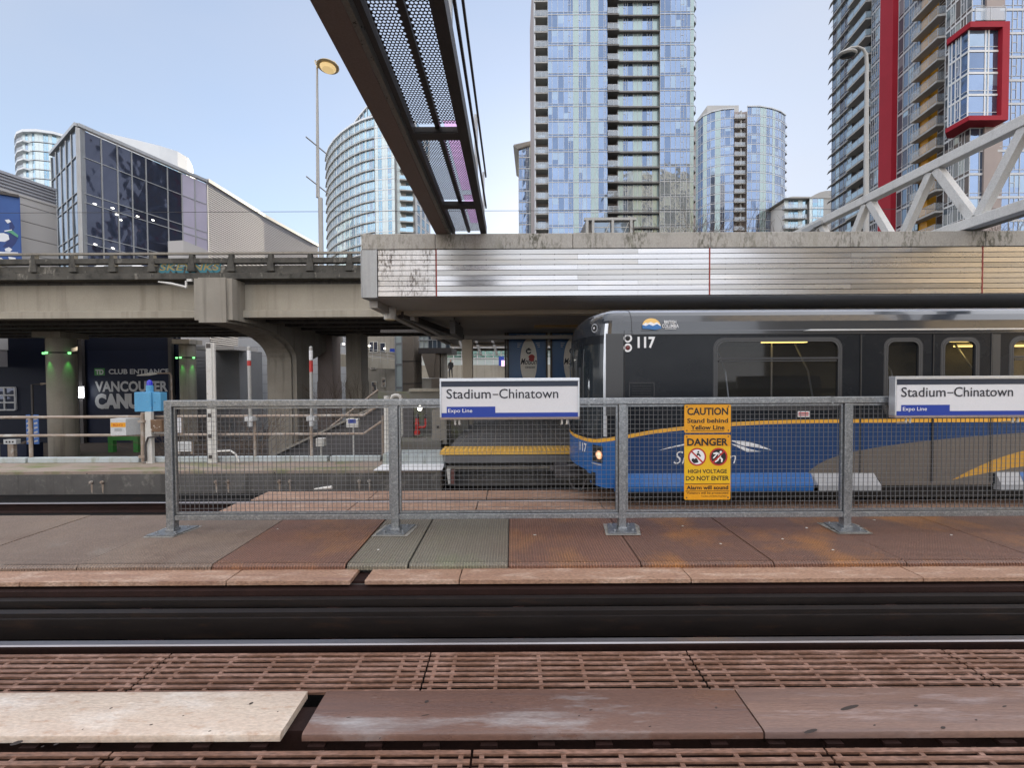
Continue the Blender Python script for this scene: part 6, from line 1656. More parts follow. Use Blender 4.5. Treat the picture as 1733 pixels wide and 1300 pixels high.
# grey service buildings right of the entrance
t = thing('service_building', (P(362, 650, 33).x, 33, -3), 'dark grey ribbed service building under the viaduct behind the tall white post', 'building')
M['svc'] = mat('service_grey', (.20, .205, .215), .6, c2=(.16, .165, .175), ns=.4)
x0, x1 = P(318, 650, 33).x, P(406, 650, 33).x
b = MB(); b.box(x0, x1, 33, 36, -3, PZ(590, 33)); z = -3
b.build('wall', M['svc'], t)
b = MB()
while z < 4: b.box(x0, x1, 32.97, 32.998, z, z+.2); z += .27
b.build('cladding', M['svc'], t)
MB().box(P(335, 590, 31).x, P(402, 590, 31).x, 30.6, 33.5, PZ(590, 31), PZ(583, 31)).build('roof', M['clad_panel'], t)
t = thing('panelled_building', (P(480, 650, 40).x, 40, -3), 'pale grey panelled building seen between the viaduct piers', 'building')
x0, x1 = P(404, 650, 40).x, P(668, 650, 40).x
M['panel_grey'] = mat('panel_grey', (.40, .42, .45), .55, c2=(.35, .37, .40), ns=.2)
b = MB(); z = -3; k = 0
b.box(x0, x1, 40.06, 44, -3, 7.5, 1)
while z < 7.4:
    x = x0
    while x < x1-.1:
        b.box(x+.012, min(x+2.9, x1)-.012, 40, 40.05, z+.012, z+.88, 0); x += 2.9
    z += .9
b.build('wall', [M['panel_grey'], M['clad_gap']], t)
t = thing('concrete_office', (P(640, 650, 36).x, 36, -3), 'concrete building with an open walkway and lamps seen right of the viaduct piers', 'building')
x0, x1 = P(604, 650, 36.5).x, P(669, 650, 36.5).x
MB().box(x0, x1, 36.5, 39.5, -3, 6.8).build('wall', M['concrete'], t)
for (pa, pb, ya, yb) in ((611, 622, 576, 594), (625, 639, 578, 596), (643, 652, 580, 597), (612, 621, 646, 664), (629, 637, 646, 664), (615, 619, 618, 625), (627, 636, 618, 625), (646, 652, 640, 655)):
    o0, o1 = P(pa, yb, 36.4), P(pb, ya, 36.4); b = MB(); b.box(o0.x, o1.x, 36.40, 36.498, o0.z, o1.z, 0)
    kk = max(1, int((o1.x-o0.x)/.35))
    for i in range(kk): 
        w_ = (o1.x-o0.x)/kk; b.quad((o0.x+w_*i+.03, 36.395, o0.z+.04), (o0.x+w_*(i+1)-.03, 36.395, o0.z+.04), (o0.x+w_*(i+1)-.03, 36.395, o1.z-.04), (o0.x+w_*i+.03, 36.395, o1.z-.04), 1)
    b.build('window', [M['white_paint'], M['g_dark']], t)
q0, q1 = P(560, 604, 33), P(669, 616, 36)
b = MB(); b.prism([(q0.x, 33, q0.z-.75), (q1.x, 36, q1.z-.45), (q1.x, 36, q1.z+.35), (q0.x, 33, q0.z+.3)], (.3, .6, 0)); b.build('walkway_parapet', M['concrete_pale'], t)
b = MB()
for f in (.45, .7, 1.0): b.tube([(q0.x, 33, q0.z+f), (q1.x, 36, q1.z+f)], .02, 5)
for i in range(9): f = i/8; b.tube([(q0.x+(q1.x-q0.x)*f, 33+3*f, q0.z+(q1.z-q0.z)*f), (q0.x+(q1.x-q0.x)*f, 33+3*f, q0.z+(q1.z-q0.z)*f+1.0)], .02, 5)
b.build('walkway_railing', M['pole_grey'], t)
for (px, py) in ((577, 579), (582.5, 582.5), (625.5, 585.5), (651.5, 590)):
    c = P(px, py, 36.3 if px > 600 else 34); b = MB(); b.ell((c.x, c.y-.1, c.z), .10, .1, .07); b.build('wall_lamp', M['lamp_white'], t)
o0, o1 = P(660, 596, 36.2), P(669, 590, 36.2); b = MB(); b.box(o0.x, o1.x+.1, 36.15, 36.2, o0.z, o1.z); b.build('sign_plate', M['sign_blue'], t)
for i, (pa, pb, Y, top, mt, mt2) in enumerate(((670, 681, 31.5, 7, 'g_pale', 'frame_grey'),)):
    x0, x1 = P(pa, 640, Y).x, P(pb, 640, Y).x; t = thing('lift_shaft', ((x0+x1)/2, Y, -3), 'narrow strip of pale green glass with dark frames beside the brown concrete shaft', 'glass tower')
    b = MB(); b.box(x0, x1, Y, Y+1.5, -3, 6.8); b.build('glazing', M['g_pale'], t); b = MB()
    for z in (-.5, 1.2, 3.0, 4.6): b.box(x0-.02, x1+.02, Y-.04, Y-.001, z, z+.14)
    b.box(x0-.06, x0+.03, Y-.05, Y-.001, -3, 6.8); b.box(x1-.04, x1+.05, Y-.05, Y-.001, -3, 6.8); b.build('frame', M['frame_grey'], t)
M['brown_conc'] = mat('brown_concrete', (.22, .185, .15), .75, c2=(.17, .145, .12), ns=.5)
x0, x1, x2 = P(681.5, 640, 31).x, P(700, 640, 31).x, P(714, 640, 32.5).x
t = thing('concrete_shaft', ((x0+x1)/2, 31, -3), 'tall brown concrete shaft with panel joints left of the glazed footbridge', 'shaft')
b = MB(); b.prism([(x0, 31, -3), (x1, 31, -3), (x2, 32.5, -3), (x0, 33, -3)], (0, 0, 10)); b.build('wall', M['brown_conc'], t)
b = MB()
for z in (1.6, 3.3): b.bar((x0, 30.99, z), (x1, 30.99, z), .03, .06); b.bar((x1, 30.99, z), (x2, 32.49, z), .03, .06)
b.build('joint', M['dark_steel'], t)
t = thing('glazed_footbridge', (P(735, 590, 31).x, 31, -3), 'glazed footbridge on a wedge shaped concrete pier left of the tan column', 'footbridge')
Y = 31
o0, o1 = P(708, 598, Y), P(764, 592, Y)
MB().box(o0.x, o1.x, Y, Y+3, o0.z, o1.z+.15).build('deck', M['dark_steel'], t)
b = MB(); x = o0.x+.1
for i in range(7):
    w_ = (o1.x-o0.x-.2)/7; b.quad((x, Y+.1, o1.z+.15), (x+w_-.04, Y+.1, o1.z+.15), (x+w_-.04, Y+.1, 5.6), (x, Y+.1, 5.6), R.choice((0, 0, 1, 2))); x += w_
b.build('glazing', [M['g_pale'], M['g_light'], M['g_grey']], t)
b = MB()
for i in range(8): xx = o0.x+.1+(o1.x-o0.x-.2)/7*i; b.box(xx-.04, xx+.01, Y+.02, Y+.09, o1.z+.15, 5.6)
for z in (o1.z+.75, o1.z+1.1): b.box(o0.x, o1.x, Y+.0, Y+.05, z-.03, z+.03)
b.build('mullion', M['frame_grey'], t)
a0, a1, a2, a3 = P(713, 598.5, Y), P(745, 598.5, Y), P(745, 640, Y), P(726, 640, Y)
MB().prism([a3, P(733, 640, Y), P(737, 598.5, Y), a0], (0, 1.6, 0)).prism([P(733.5, 640, Y+.1), P(744, 640, Y+.1), P(744, 598.6, Y+.1), P(737.5, 598.6, Y+.1)], (0, 1.6, 0)).box(P(730, 640, Y).x, P(745, 640, Y).x, Y, Y+1.6, -3, P(735, 640.5, Y).z).build('pier', M['brown_conc'], t)
MB().box(P(745.5, 640, Y).x, P(752, 640, Y).x, Y+.2, Y+1.5, -3, P(748, 598, Y).z-.02).build('pier', M['concrete'], t)
# street level deck with a walker
t = thing('plaza_deck', (P(770, 645, 38).x, 38, -3), 'raised concrete plaza edge behind the station sign', 'deck')
zdk = P(763, 640, 38).z
b = MB(); b.box(P(700, 645, 38).x, P(1000, 645, 38).x, 36, 48, -3, zdk); b.build('slab', M['concrete'], t)
b = MB(); b.tube([(P(712, 640, 35.8).x, 35.9, zdk-.0), (P(780, 640, 35.8).x, 35.9, zdk)], .03, 5); b.tube([(P(748, 640, 37).x, 36.6, zdk), (P(758, 612, 37).x, 39.5, zdk+1.15)], .05, 5); b.build('railing', M['pole_grey'], t)
# pale stadium front far behind
t = thing('stadium_front', (P(820, 600, 62).x, 62, -3), 'pale stadium front with white roof beams and green glazing seen between the platform columns', 'stadium')
Y = 62; x0, x1 = P(700, 600, Y).x, P(1010, 600, Y).x
zz = lambda py: PZ(py, Y)
M['stad'] = mat('stadium_pale', (.50, .43, .34), .7, c2=(.43, .36, .29), ns=.08); M['stad_g'] = glass('stadium_green', (.20, .34, .30), .1, .4)
MB().box(x0, x1, Y+2, Y+12, -3, zz(566)).build('wall', M['stad'], t)
MB().box(x0, x1, Y-3, Y+2, zz(577), zz(574)).build('roof_edge', M['white_clean'], t)
MB().box(x0, x1, Y-1, Y+1.9, zz(590), zz(587)).build('roof_edge', M['white_clean'], t)
MB().box(x0, x1, Y, Y+1.9, zz(606), zz(594)).build('glazing', M['stad_g'], t)
b = MB(); x = x0
while x < x1: b.box(x, x+.12, Y-.1, Y-.001, zz(617), zz(594)); x += 1.2
b.box(x0, x1, Y-.12, Y-.001, zz(601), zz(600)); b.box(x0, x1, Y-.3, Y-.13, zz(607), zz(605.5)); b.build('mullion', M['white_clean'], t)
MB().box(x0, x1, Y-.05, Y+1.9, zz(618), zz(606.2)).build('glazing', M['g_pale'], t)
MB().box(x0, x1, Y-2, Y+1.9, -3, zz(618.2)).build('base_wall', M['concrete_pale'], t)
b = MB(); x = x0
for k in range(12): b.bar((x, Y-2.8, zz(576)), (x+.6, Y-.2, zz(600)), .3, .3); x += 2.4
b.build('raking_strut', M['white_clean'], t)
b = MB(); o0, o1 = P(844, 619, Y-3), P(853, 603, Y-3); b.box(o0.x, o1.x, Y-3.1, Y-2.9, o0.z, o1.z); b.build('blue_board', M['sign_blue'], t)
b = MB(); o0, o1 = P(848.5, 620, Y-3.2), P(854, 610, Y-3.2); b.box(o0.x, o1.x, Y-3.3, Y-3.2, o0.z, o1.z); b.build('pink_board', flat('board_pink', (.75, .5, .72), .5, emit=(.8, .5, .75), estr=.5), t)

# the walker: one skinned body
def walker(x, y, z, h, label):
    t = thing('person', (x, y, z), label, 'person')
    k = h/1.75
    J = dict(pel=(0, 0, .95), spn=(0, .02, 1.18), chs=(0, .0, 1.38), nck=(0, -.01, 1.50), hd=(0, -.03, 1.60), hd2=(0, -.03, 1.70),
             lh=(-.10, 0, .90), lk=(-.12, -.12, .50), la=(-.11, .02, .09), lt=(-.12, -.12, .03), rh=(.10, 0, .90), rk=(.10, .06, .48), ra=(.10, .28, .14), rt=(.10, .20, .03),
             ls=(-.19, 0, 1.40), le=(-.24, .08, 1.13), lw=(-.22, -.04, .90), rs=(.19, 0, 1.40), re=(.24, -.04, 1.12), rw=(.20, -.22, .98))
    rad = dict(pel=.155, spn=.145, chs=.165, nck=.06, hd=.095, hd2=.085, lh=.095, lk=.065, la=.045, lt=.04, rh=.095, rk=.065, ra=.045, rt=.04, ls=.075, le=.055, lw=.045, rs=.075, re=.055, rw=.045)
    E = [('pel', 'spn'), ('spn', 'chs'), ('chs', 'nck'), ('nck', 'hd'), ('hd', 'hd2'), ('pel', 'lh'), ('lh', 'lk'), ('lk', 'la'), ('la', 'lt'), ('pel', 'rh'), ('rh', 'rk'), ('rk', 'ra'), ('ra', 'rt'), ('chs', 'ls'), ('ls', 'le'), ('le', 'lw'), ('chs', 'rs'), ('rs', 're'), ('re', 'rw')]
    names = list(J); me = bpy.data.meshes.new('body'); me.from_pydata([(Vector(J[n])*k)[:] for n in names], [(names.index(a), names.index(c)) for a, c in E], [])
    o = bpy.data.objects.new('body', me); col.objects.link(o); o.parent = t; W[o] = W[t]
    sk = o.modifiers.new('skin', 'SKIN'); 
    for i, n in enumerate(names): v = me.skin_vertices[0].data[i]; v.radius = (rad[n]*k, rad[n]*k*.85); v.use_root = (n == 'pel')
    sb = o.modifiers.new('sub', 'SUBSURF'); sb.levels = 1; sb.render_levels = 1
    me.materials.append(M['cloth_black'])
    b = MB(); b.ell((x, y-.20*k*0-.03*k+.0, z+1.64*k), .095*k, .11*k, .125*k, 12, 8); b.build('head_hair', M['ink'], t, smooth=True)
    b = MB(); b.ell((x, y-.02*k+.0-.03, z+1.63*k), .085*k, .13*k, .11*k, 12, 8); 
    b.build('face', M['skin'], t, smooth=True)
    b = MB(); b.box(x-.17*k, x+.17*k, y+.10*k, y+.30*k, z+1.02*k, z+1.48*k); b.build('backpack', M['cloth_black'], t, bevel=.05)
    return t
pz = P(763, 639.5, 38); walker(pz.x, 38, zdk, 1.72, 'person in dark clothes with a backpack walking behind the station sign')
for px in (775, 778.5):
    pass
# ------------------------------------------------------------------ central glass tower
Y1 = 80.0
X = lambda px, Y=Y1: P(px, 260, Y).x
def xg(px, Y, py=240): return P(px, py, Y).x
t1 = thing('glass_tower', (20, Y1+12, -3), 'tallest blue glass tower, with a dark stack of balconies down its front', 'tower')
xa, xb, xc, xd, xe, xf, xh = [xg(p, Y1) for p in (905, 928, 1028, 1047.5, 1117, 1174, 1183)]
zk = [45.3+2.9*k for k in range(-8, 15)]
MB().box(xa+.3, xf-.3, Y1+2.2, Y1+24, -3, zk[-1]+3).build('core', M['balc_wall'], t1)
MB().box(xa, xf, Y1+.2, Y1+2.19, -3, zk[0]-.2).build('podium', M['tower_core'], t1)
A = [('g', .9), ('g', 1.35), ('g', 1.35), ('g', 1.0), ('w', 1.15), ('s', 1.25), ('w', .85), ('g', .95), ('g', .95), ('s', .95), ('s', .8), ('g', 1.3), ('w', .8)]
Bs = [('s', 1.15), ('w', 1.0), ('g', 1.2), ('s', 1.0), ('s', 1.0), ('g', 1.1), ('w', 1.2), ('s', 1.4)]
Cs = [('g', .9), ('g', 1.2), ('g', 1.0), ('g', 1.0), ('w', 1.2), ('g', .7), ('s', .75)]
for z in zk:
    b = MB(); storey(b, [(xb, Y1), (xc, Y1)], z, z+2.9, A); b.quad((xb, Y1+2.2, z), (xb, Y1, z), (xb, Y1, z+2.9), (xb, Y1+2.2, z+2.9), 4); b.quad((xc, Y1, z), (xc, Y1+2.2, z), (xc, Y1+2.2, z+2.9), (xc, Y1, z+2.9), 4)
    b.build('window_band', BLUE, t1)
    b = MB(); storey(b, [(xd, Y1+.75), (xe, Y1+.75)], z, z+2.9, Bs); b.prism([(xd, Y1+.74, z-.12), (xd, Y1+.15, z-.12), (xe, Y1+.15, z-.12), (xe, Y1+.74, z-.12)], (0, 0, .26), 5)
    b.build('window_band', BLUE, t1)
    b = MB(); storey(b, [(xe, Y1), (xf, Y1)], z, z+2.9, Cs); b.quad((xe, Y1+2.2, z), (xe, Y1, z), (xe, Y1, z+2.9), (xe, Y1+2.2, z+2.9), 5); b.quad((xf, Y1, z), (xf, Y1+6, z), (xf, Y1+6, z+2.9), (xf, Y1, z+2.9), 1)
    b.build('window_band', BLUE, t1)
    b = MB(); balcony(b, (xc+.02, Y1+2.19), (xd-.02, Y1+2.19), z, 2.5, th=.25, h=1.1, side=False)
    b.box(xc+.5, xd-.4, Y1+2.1, Y1+2.18, z+.1, z+2.2, 2); b.build('balcony', BLUE[:3]+[M['g_rail']]+BLUE[4:], t1)
    b = MB(); balcony(b, (xa, Y1+2.19), (xb-.02, Y1+2.19), z, 2.0, th=.22, h=1.1); b.box(xa-.0, xa+.22, Y1+.4, Y1+2.18, z, z+2.68, 0); b.box(xa+.7, xa+2.2, Y1+2.1, Y1+2.18, z+.1, z+2.2, 2); b.build('balcony', [M['frame_pale'], M['g_blue'], M['g_grey'], M['g_rail'], M['g_spandrel'], M['slab_pale']], t1)
    b = MB(); b.prism([(xf+.02, Y1+.8, z-.2), (xh+.25, Y1+2.0, z-.2), (xh+.25, Y1+6, z-.2), (xf+.02, Y1+6, z-.2)], (0, 0, .2), 5); b.quad((xf+.02, Y1+.85, z+.1), (xh+.22, Y1+2.02, z+.1), (xh+.22, Y1+2.02, z+1.05), (xf+.02, Y1+.85, z+1.05), 3); b.bar((xf, Y1+.83, z+1.07), (xh+.23, Y1+2.0, z+1.07), .06, .06, 0); b.bar((xh+.23, Y1+2.0, z), (xh+.23, Y1+2.0, z+1.05), .05, .05, 0)
    b.build('balcony', BLUE[:3]+[M['g_rail']]+BLUE[4:], t1)
# concrete framed podium block at its foot
t = thing('podium_building', (xg(1030, 70), 70, -3), 'low concrete framed block at the foot of the central tower, just above the canopy', 'building')
p0, p1 = P(992, 395, 70), P(1075, 372, 70)
MB().box(p0.x, p1.x, 70.6, 76, -3, p1.z).build('wall', M['g_slab'], t)
b = MB(); wd = p1.x-p0.x
b.box(p0.x-.3, p1.x+.2, 70, 70.59, p1.z, p1.z+.45); b.box(p0.x-.3, p1.x+.2, 70, 70.59, p1.z-3.6, p1.z-3.1)
for f in (0, .12, .52, .90): b.box(p0.x+wd*f, p0.x+wd*f+.4, 70.01, 70.59, p1.z-3.09, p1.z-.001)
b.build('concrete_frame', M['slab_pale'], t)
for f0, f1 in ((.17, .50), (.57, .88)):
    b = MB(); b.box(p0.x+wd*f0, p0.x+wd*f1, 70.3, 70.55, p1.z-2.8, p1.z-.3, 1); b.bar((p0.x+wd*(f0+(f1-f0)*.6), 70.28, p1.z-2.8), (p0.x+wd*(f1-.01), 70.28, p1.z-.3), .12, .12, 0); b.box(p0.x+wd*f0, p0.x+wd*f1, 70.25, 70.3, p1.z-1.2, p1.z-1.05, 0); b.build('window', [M['slab_pale'], M['g_grey']], t)

# ------------------------------------------------------------------ curved pair of towers further back
Y2 = 130.0
t2 = thing('glass_tower', (72, Y2+12, -3), 'shorter blue glass tower with a bowed front, just right of the tall central tower', 'tower')
zr2 = P(1290, 184, Y2).z; ks = [zr2-2.9*k for k in range(1, 17)]
Lp = [(xg(px, Y), Y) for px, Y in ((1178, 137), (1190, 133.5), (1205, 131.5), (1222, 130.4), (1242, 130))]
Rp = [(xg(px, Y), Y) for px, Y in ((1264.5, 129), (1285, 129), (1305, 130), (1320, 131.5), (1329, 133.5))]
SL_ = [('s', 1), ('w', 1.2), ('g', 1.1), ('s', 1.1), ('w', 1.1), ('g', 1.2), ('s', 1.4), ('w', 1.2), ('g', 1.5), ('w', 1)]
SR_ = [('w', 1.2), ('g', 1.4), ('w', 1.0), ('s', 1.2), ('s', .8), ('w', 1.1), ('g', 1.1), ('s', 1.0), ('w', 1.3), ('g', 1.5), ('g', 1.2), ('w', 1.2)]
warm = [M['frame_pale'], M['g_blue'], M['g_blue2'], M['g_light'], M['g_spandrel'], M['g_slab']]
MB().prism([(p[0], p[1]+1.2, -3) for p in Lp] + [(p[0], p[1]+2.5, -3) for p in Rp[:1]] + [(p[0]-.6, p[1]+1.4, -3) for p in Rp[1:]] + [(Rp[-1][0], 155, -3), (Lp[0][0], 155, -3)], (0, 0, zr2+3)).build('core', M['balc_wall'], t2)
for z in ks:
    storey(MB(), Lp, z, z+2.9, SL_, slab=.2, fr=.10).build('window_band', warm, t2)
    storey(MB(), Rp, z, z+2.9, SR_, slab=.2, fr=.10).build('window_band', warm, t2)
    b = MB(); balcony(b, (Lp[-1][0]+.05, 131.9), (Rp[0][0]-.05, 131.9), z, 2.4, th=.28, side=False); b.box(Lp[-1][0]+2.2, Lp[-1][0]+2.6, 130.2, 131.8, z, z+2.6, 5)
    b.build('balcony', warm[:3]+[M['g_rail']]+[M['g_spandrel'], M['slab_pale']], t2)
    b = MB(); p = Rp[-1]; b.prism([(p[0]+.02, p[1], z-.22), (p[0]+1.3, p[1]+1, z-.22), (p[0]+1.3, p[1]+5, z-.22), (p[0]+.02, p[1]+5, z-.22)], (0, 0, .22), 5); b.quad((p[0]+.02, p[1]+.05, z+.1), (p[0]+1.27, p[1]+1.02, z+.1), (p[0]+1.27, p[1]+1.02, z+1.0), (p[0]+.02, p[1]+.05, z+1.0), 3)
    b.build('balcony', warm[:3]+[M['g_rail']]+[M['g_spandrel'], M['g_slab']], t2)
b = MB(); b.box(xg(1197, 136), xg(1250, 136), 136, 144, zr2-.5, P(1220, 178, 136).z); b.box(xg(1232, 137), xg(1240, 137), 137, 140, P(1220, 178, 136).z, P(1236, 175, 136).z); b.build('roof_plant', M['slab_pale'], t2)
b = MB()
for q in (Lp, Rp):
    for a, c in zip(q, q[1:]): b.bar((a[0], a[1], zr2+.15), (c[0], c[1], zr2+.15), .5, .35)
b.build('roof_edge', M['frame_pale'], t2)

# slender tower left of the central tower
Y4 = 108.0
t4 = thing('glass_tower', (xg(890, Y4), Y4+8, -3), 'slim blue tower with a tilted flat roof, half hidden left of the tall central tower', 'tower')
x0, x1 = xg(878, Y4), xg(912, Y4); zr4 = P(880, 248, Y4).z
MB().box(x0+.2, x1+6, Y4+.4, Y4+18, -3, zr4).build('core', M['tower_core'], t4)
for k in range(1, 12): storey(MB(), [(x0, Y4), (x1, Y4)], zr4-2.9*k, zr4-2.9*(k-1), [('g', 1.0), ('g', 1.2), ('w', 1), ('s', .8), ('g', 1.2), ('g', 1)], slab=.3, fr=.10).build('window_band', BLUE, t4)
a0, a1, a2, a3 = P(869, 244.5, Y4-1), P(912, 233, Y4-1), P(912, 237.5, Y4-1), P(878, 253, Y4-1)
MB().prism([P(868.5, 246, Y4-1), P(876, 252, Y4-.5), P(914, 240, Y4-.5), P(914, 234.5, Y4-1), P(870, 244, Y4-1)], (1, 16, 0)).build('roof', M['slab_pale'], t4)

# low pale block behind, right
Y3 = 122.0
t3 = thing('apartment_block', (xg(1370, Y3), Y3+8, -3), 'pale low apartment block with a curved roof left of the red striped tower', 'building')
x0, x1, x2, x3 = [xg(p, Y3) for p in (1332, 1371, 1384, 1440)]
zr3 = P(1350, 336, Y3).z; zr3b = P(1390, 327, Y3).z
MB().box(x0+.4, x3, Y3+1.2, Y3+14, -3, zr3-.3).build('wall', M['frame_white'], t3)
PAL = [M['frame_white'], M['g_teal'], M['g_teal2'], M['g_light'], M['g_pale'], M['slab_pale']]
for k in range(1, 7):
    z = zr3-2.9*k
    storey(MB(), [(x0, Y3+1.1), (x1, Y3+.9)], z, z+2.9, [('s', .8), ('w', 1), ('g', 1), ('s', .8), ('g', 1)], slab=.35).build('window_band', PAL, t3)
    storey(MB(), [(x1, Y3), (x3, Y3)], z, z+2.9, [('s', .6), ('g', 1.2), ('w', 1.2), ('p', 1.6), ('g', 1.2), ('g', 1.2), ('s', .8), ('g', 1)], slab=.35).build('window_band', PAL, t3)
    b = MB(); balcony(b, (x0-.6, Y3+1.1), (x1-1, Y3+1.1), z, 1.4); b.build('balcony', PAL[:3]+[M['g_rail']]+PAL[4:], t3)
b = MB(); b.prism([(x0-.8, Y3-.4, zr3), (x1, Y3-.4, zr3+.0), (x1, Y3-.4, zr3+.4), (x0+1.6, Y3-.4, zr3+.5)], (0, 10, 0)); pts = [(x1, Y3-.2, zr3)]
for k in range(9): pts.append((x1+(x3-x1)*k/8, Y3-.2, zr3+.3+(zr3b-zr3+.4)*math.sin(PI/2*min(1, k/3.5))))
pts.append((x3, Y3-.2, zr3)); b.prism(pts, (0, 10, 0)); b.build('roof', M['slab_pale'], t3)

# ------------------------------------------------------------------ red striped tower on the right
S0 = (xg(1407, 80), 80.0); S1 = (xg(1641, 52), 52.0)
t5 = thing('striped_tower', (62, 70, -3), 'grey residential tower with a tall red stripe, yellow balconies and a red framed corner box', 'tower')
h = lambda px: line_hit(px, S0, S1)
GR = [M['frame_grey'], M['g_grey'], M['g_grey2'], M['g_greyl'], M['g_greyl'], M['slab_pale']]
GRP = [M['frame_pale'], M['g_grey'], M['g_grey2'], M['g_greyl'], M['g_greyl'], M['slab_pale']]
dS = Vector((S1[0]-S0[0], S1[1]-S0[1])).normalized(); nS = Vector((dS.y, -dS.x))
off = lambda p, o: (p[0]+nS.x*o, p[1]+nS.y*o)
zb5 = P(1575, 152, h(1575)[1]).z
k0, k1, k2 = -8, 13, 6
ztop5 = zb5+2.9*(k1+1)
MB().prism([off(S0, -1.6)+(-3,), off(S1, -1.6)+(-3,), (S1[0]+20, 53.5, -3), (S1[0]+20, 82, -3), (S0[0]+3, 82, -3)], (0, 0, ztop5+3)).build('core', M['balc_wall'], t5)
segW1, segW2 = (h(1472), h(1494.5)), (h(1517), h(1553))
Lf = (S0, h(1440)); Bf = (h(1440), h(1471)); Yf = (h(1553), h(1598)); Cf = (h(1598), S1)
for k in range(k0, k1+1):
    z = zb5+2.9*k
    b = MB(); storey(b, [off(Lf[0], -.1), off(Lf[1], -.1)], z, z+2.9, [('g', 2.2), ('s', 2.2), ('g', 2.2), ('g', 2), ('s', 2)], slab=.1, sill=.8)
    a, e = (Lf[0][0]-dS.x*1.5, Lf[0][1]-dS.y*1.5), Lf[1]
    b.prism([off(a, -.1)+(z-.16,), off(e, -.1)+(z-.16,), off(e, .32)+(z-.16,), off((Lf[0][0]-dS.x*.2, Lf[0][1]-dS.y*.2), .32)+(z-.16,)], (0, 0, .16), 5)
    a = Lf[0]; b.bar(off(a, .25)+(z+1.02,), off(e, .25)+(z+1.02,), .06, .06, 0)
    b.build('window_band', GR, t5)
    b = MB(); storey(b, [off(Bf[0], -.9), off(Bf[1], -.9)], z, z+2.9, [('p', .8), ('g', 2), ('g', 2)]); balcony(b, off(Bf[0], -.8), off(Bf[1], -.8), z, 1.6, th=.26); b.build('balcony', GR, t5)
    b = MB(); storey(b, [off(segW1[0], -.1), off(segW1[1], -.1)], z, z+2.9, [('w', 1.3), ('w', 1.4), ('g', 1.6)], slab=.3); b.build('window_band', GRP, t5)
for k in range(k0, k2+4):
    z = zb5+2.9*k
    b = MB(); storey(b, [off(segW2[0], -.1), off(segW2[1], -.1)], z, z+2.9, [('g', 1.6), ('g', 1.6), ('w', 1.4), ('w', 1.6)], slab=.3); b.build('window_band', GRP, t5)
for k in range(k0, k2+1):
    z = zb5+2.9*k
    b = MB(); ye = h(1567)
    b.quad(off(Yf[0], -.25)+(z,), off(ye, -.25)+(z,), off(ye, -.25)+(z+2.9,), off(Yf[0], -.25)+(z+2.9,), 4); b.quad(off(ye, -.25)+(z,), off(ye, -1.4)+(z,), off(ye, -1.4)+(z+2.9,), off(ye, -.25)+(z+2.9,), 4)
    storey(b, [off(ye, -1.4), off(Yf[1], -1.4)], z, z+2.9, [('g', 1.4), ('w', 1.2), ('g', 1.4)])
    balcony(b, off(Yf[0], -.24), off(Yf[1], -.24), z, 1.25, th=.3); b.build('balcony', [M['frame_grey'], M['g_grey'], M['g_grey2'], M['g_rail'], MATS.get('yellow_clad') or mat('yellow_clad', (.62, .30, .02), .5, c2=(.55, .27, .02), ns=.4), M['slab_pale']], t5)
    b = MB(); storey(b, [Cf[0], S1], z, z+2.9, [('g', 1.1), ('w', 1), ('g', 1.2), ('w', 1.2), ('g', 1)], slab=.25); b.build('window_band', [M['frame_white']]+GR[1:], t5)
    b = MB(); xr = xg(1830, 52)
    storey(b, [S1, (xr, 52)], z, z+2.9, [('g', 1.3), ('g', 1.6), ('s', .7), ('g', 1.8), ('w', 1.3), ('g', 1.8), ('g', 1.6), ('w', 1.2), ('g', 1.8), ('g', 1.8)], slab=.28); b.build('window_band', BLUE[:1]+[M['g_blue'], M['g_blue'], M['g_light'], M['g_light'], M['g_slab']], t5)
ra, rb = h(1495), h(1517)
MB().prism([off(ra, -.2)+(-3,), off(rb, -.2)+(-3,), off(rb, .7)+(-3,), off(ra, .7)+(-3,)], (0, 0, ztop5+3)).build('red_pier', M['red_tower'], t5)
# corner box with the red frame
Yb = 50.4
cz1, cz0 = P(1641, 45, Yb).z, P(1641, 195, Yb).z
F1 = (P(1641, 120, Yb).x, Yb); F0 = (P(1601, 140, 53.1).x, 53.1); F2 = (P(1708, 120, Yb).x, Yb)
_fd = Vector((F1[0]-F0[0], F1[1]-F0[1])).normalized(); _fn = Vector((_fd.y, -_fd.x))
K1 = (F1[0]+.35, Yb+.5); K0 = (F0[0]-_fn.x*.45, F0[1]+.1); K2 = (F2[0]-.5, Yb+.5)
nf = 4; hh = (cz1-cz0)/nf
for k in range(nf):
    z = cz0+hh*k
    b = MB(); storey(b, [K0, K1], z, z+hh, [('s', .7), ('g', .9), ('w', 1.1), ('g', 1.6)], slab=.25, fr=.14); storey(b, [K1, K2], z, z+hh, [('g', 2.6), ('s', .5), ('g', 1.5), ('p', .4)], slab=.25, fr=.16); b.build('box_window', [M['frame_white'], M['g_blue'], M['g_blue2'], M['g_light'], M['g_light'], M['frame_grey']], t5)
MB().prism([(K0[0]+.3, K0[1]+.12, cz0), (K1[0]+.1, K1[1]+.1, cz0), (K2[0], K2[1]+.1, cz0), (K2[0], 53.4, cz0), (K0[0]+1.4, K0[1]+.9, cz0)], (0, 0, cz1-cz0)).build('corner_box', M['frame_grey'], t5)
def frame_slab(z0, z1):
    return MB().prism([(F0[0], F0[1], z0), (F1[0], F1[1], z0), (F2[0], F2[1], z0), (F2[0], 53.6, z0), (F0[0]+1.5, F0[1]+1.2, z0)], (0, 0, z1-z0)).build('red_frame', M['red_tower'], t5)
frame_slab(cz1, cz1+.68); frame_slab(cz0-.56, cz0)
MB().box(F2[0]-.85, F2[0], Yb, 53.6, cz0+.001, cz1-.001).build('red_frame', M['red_tower'], t5)
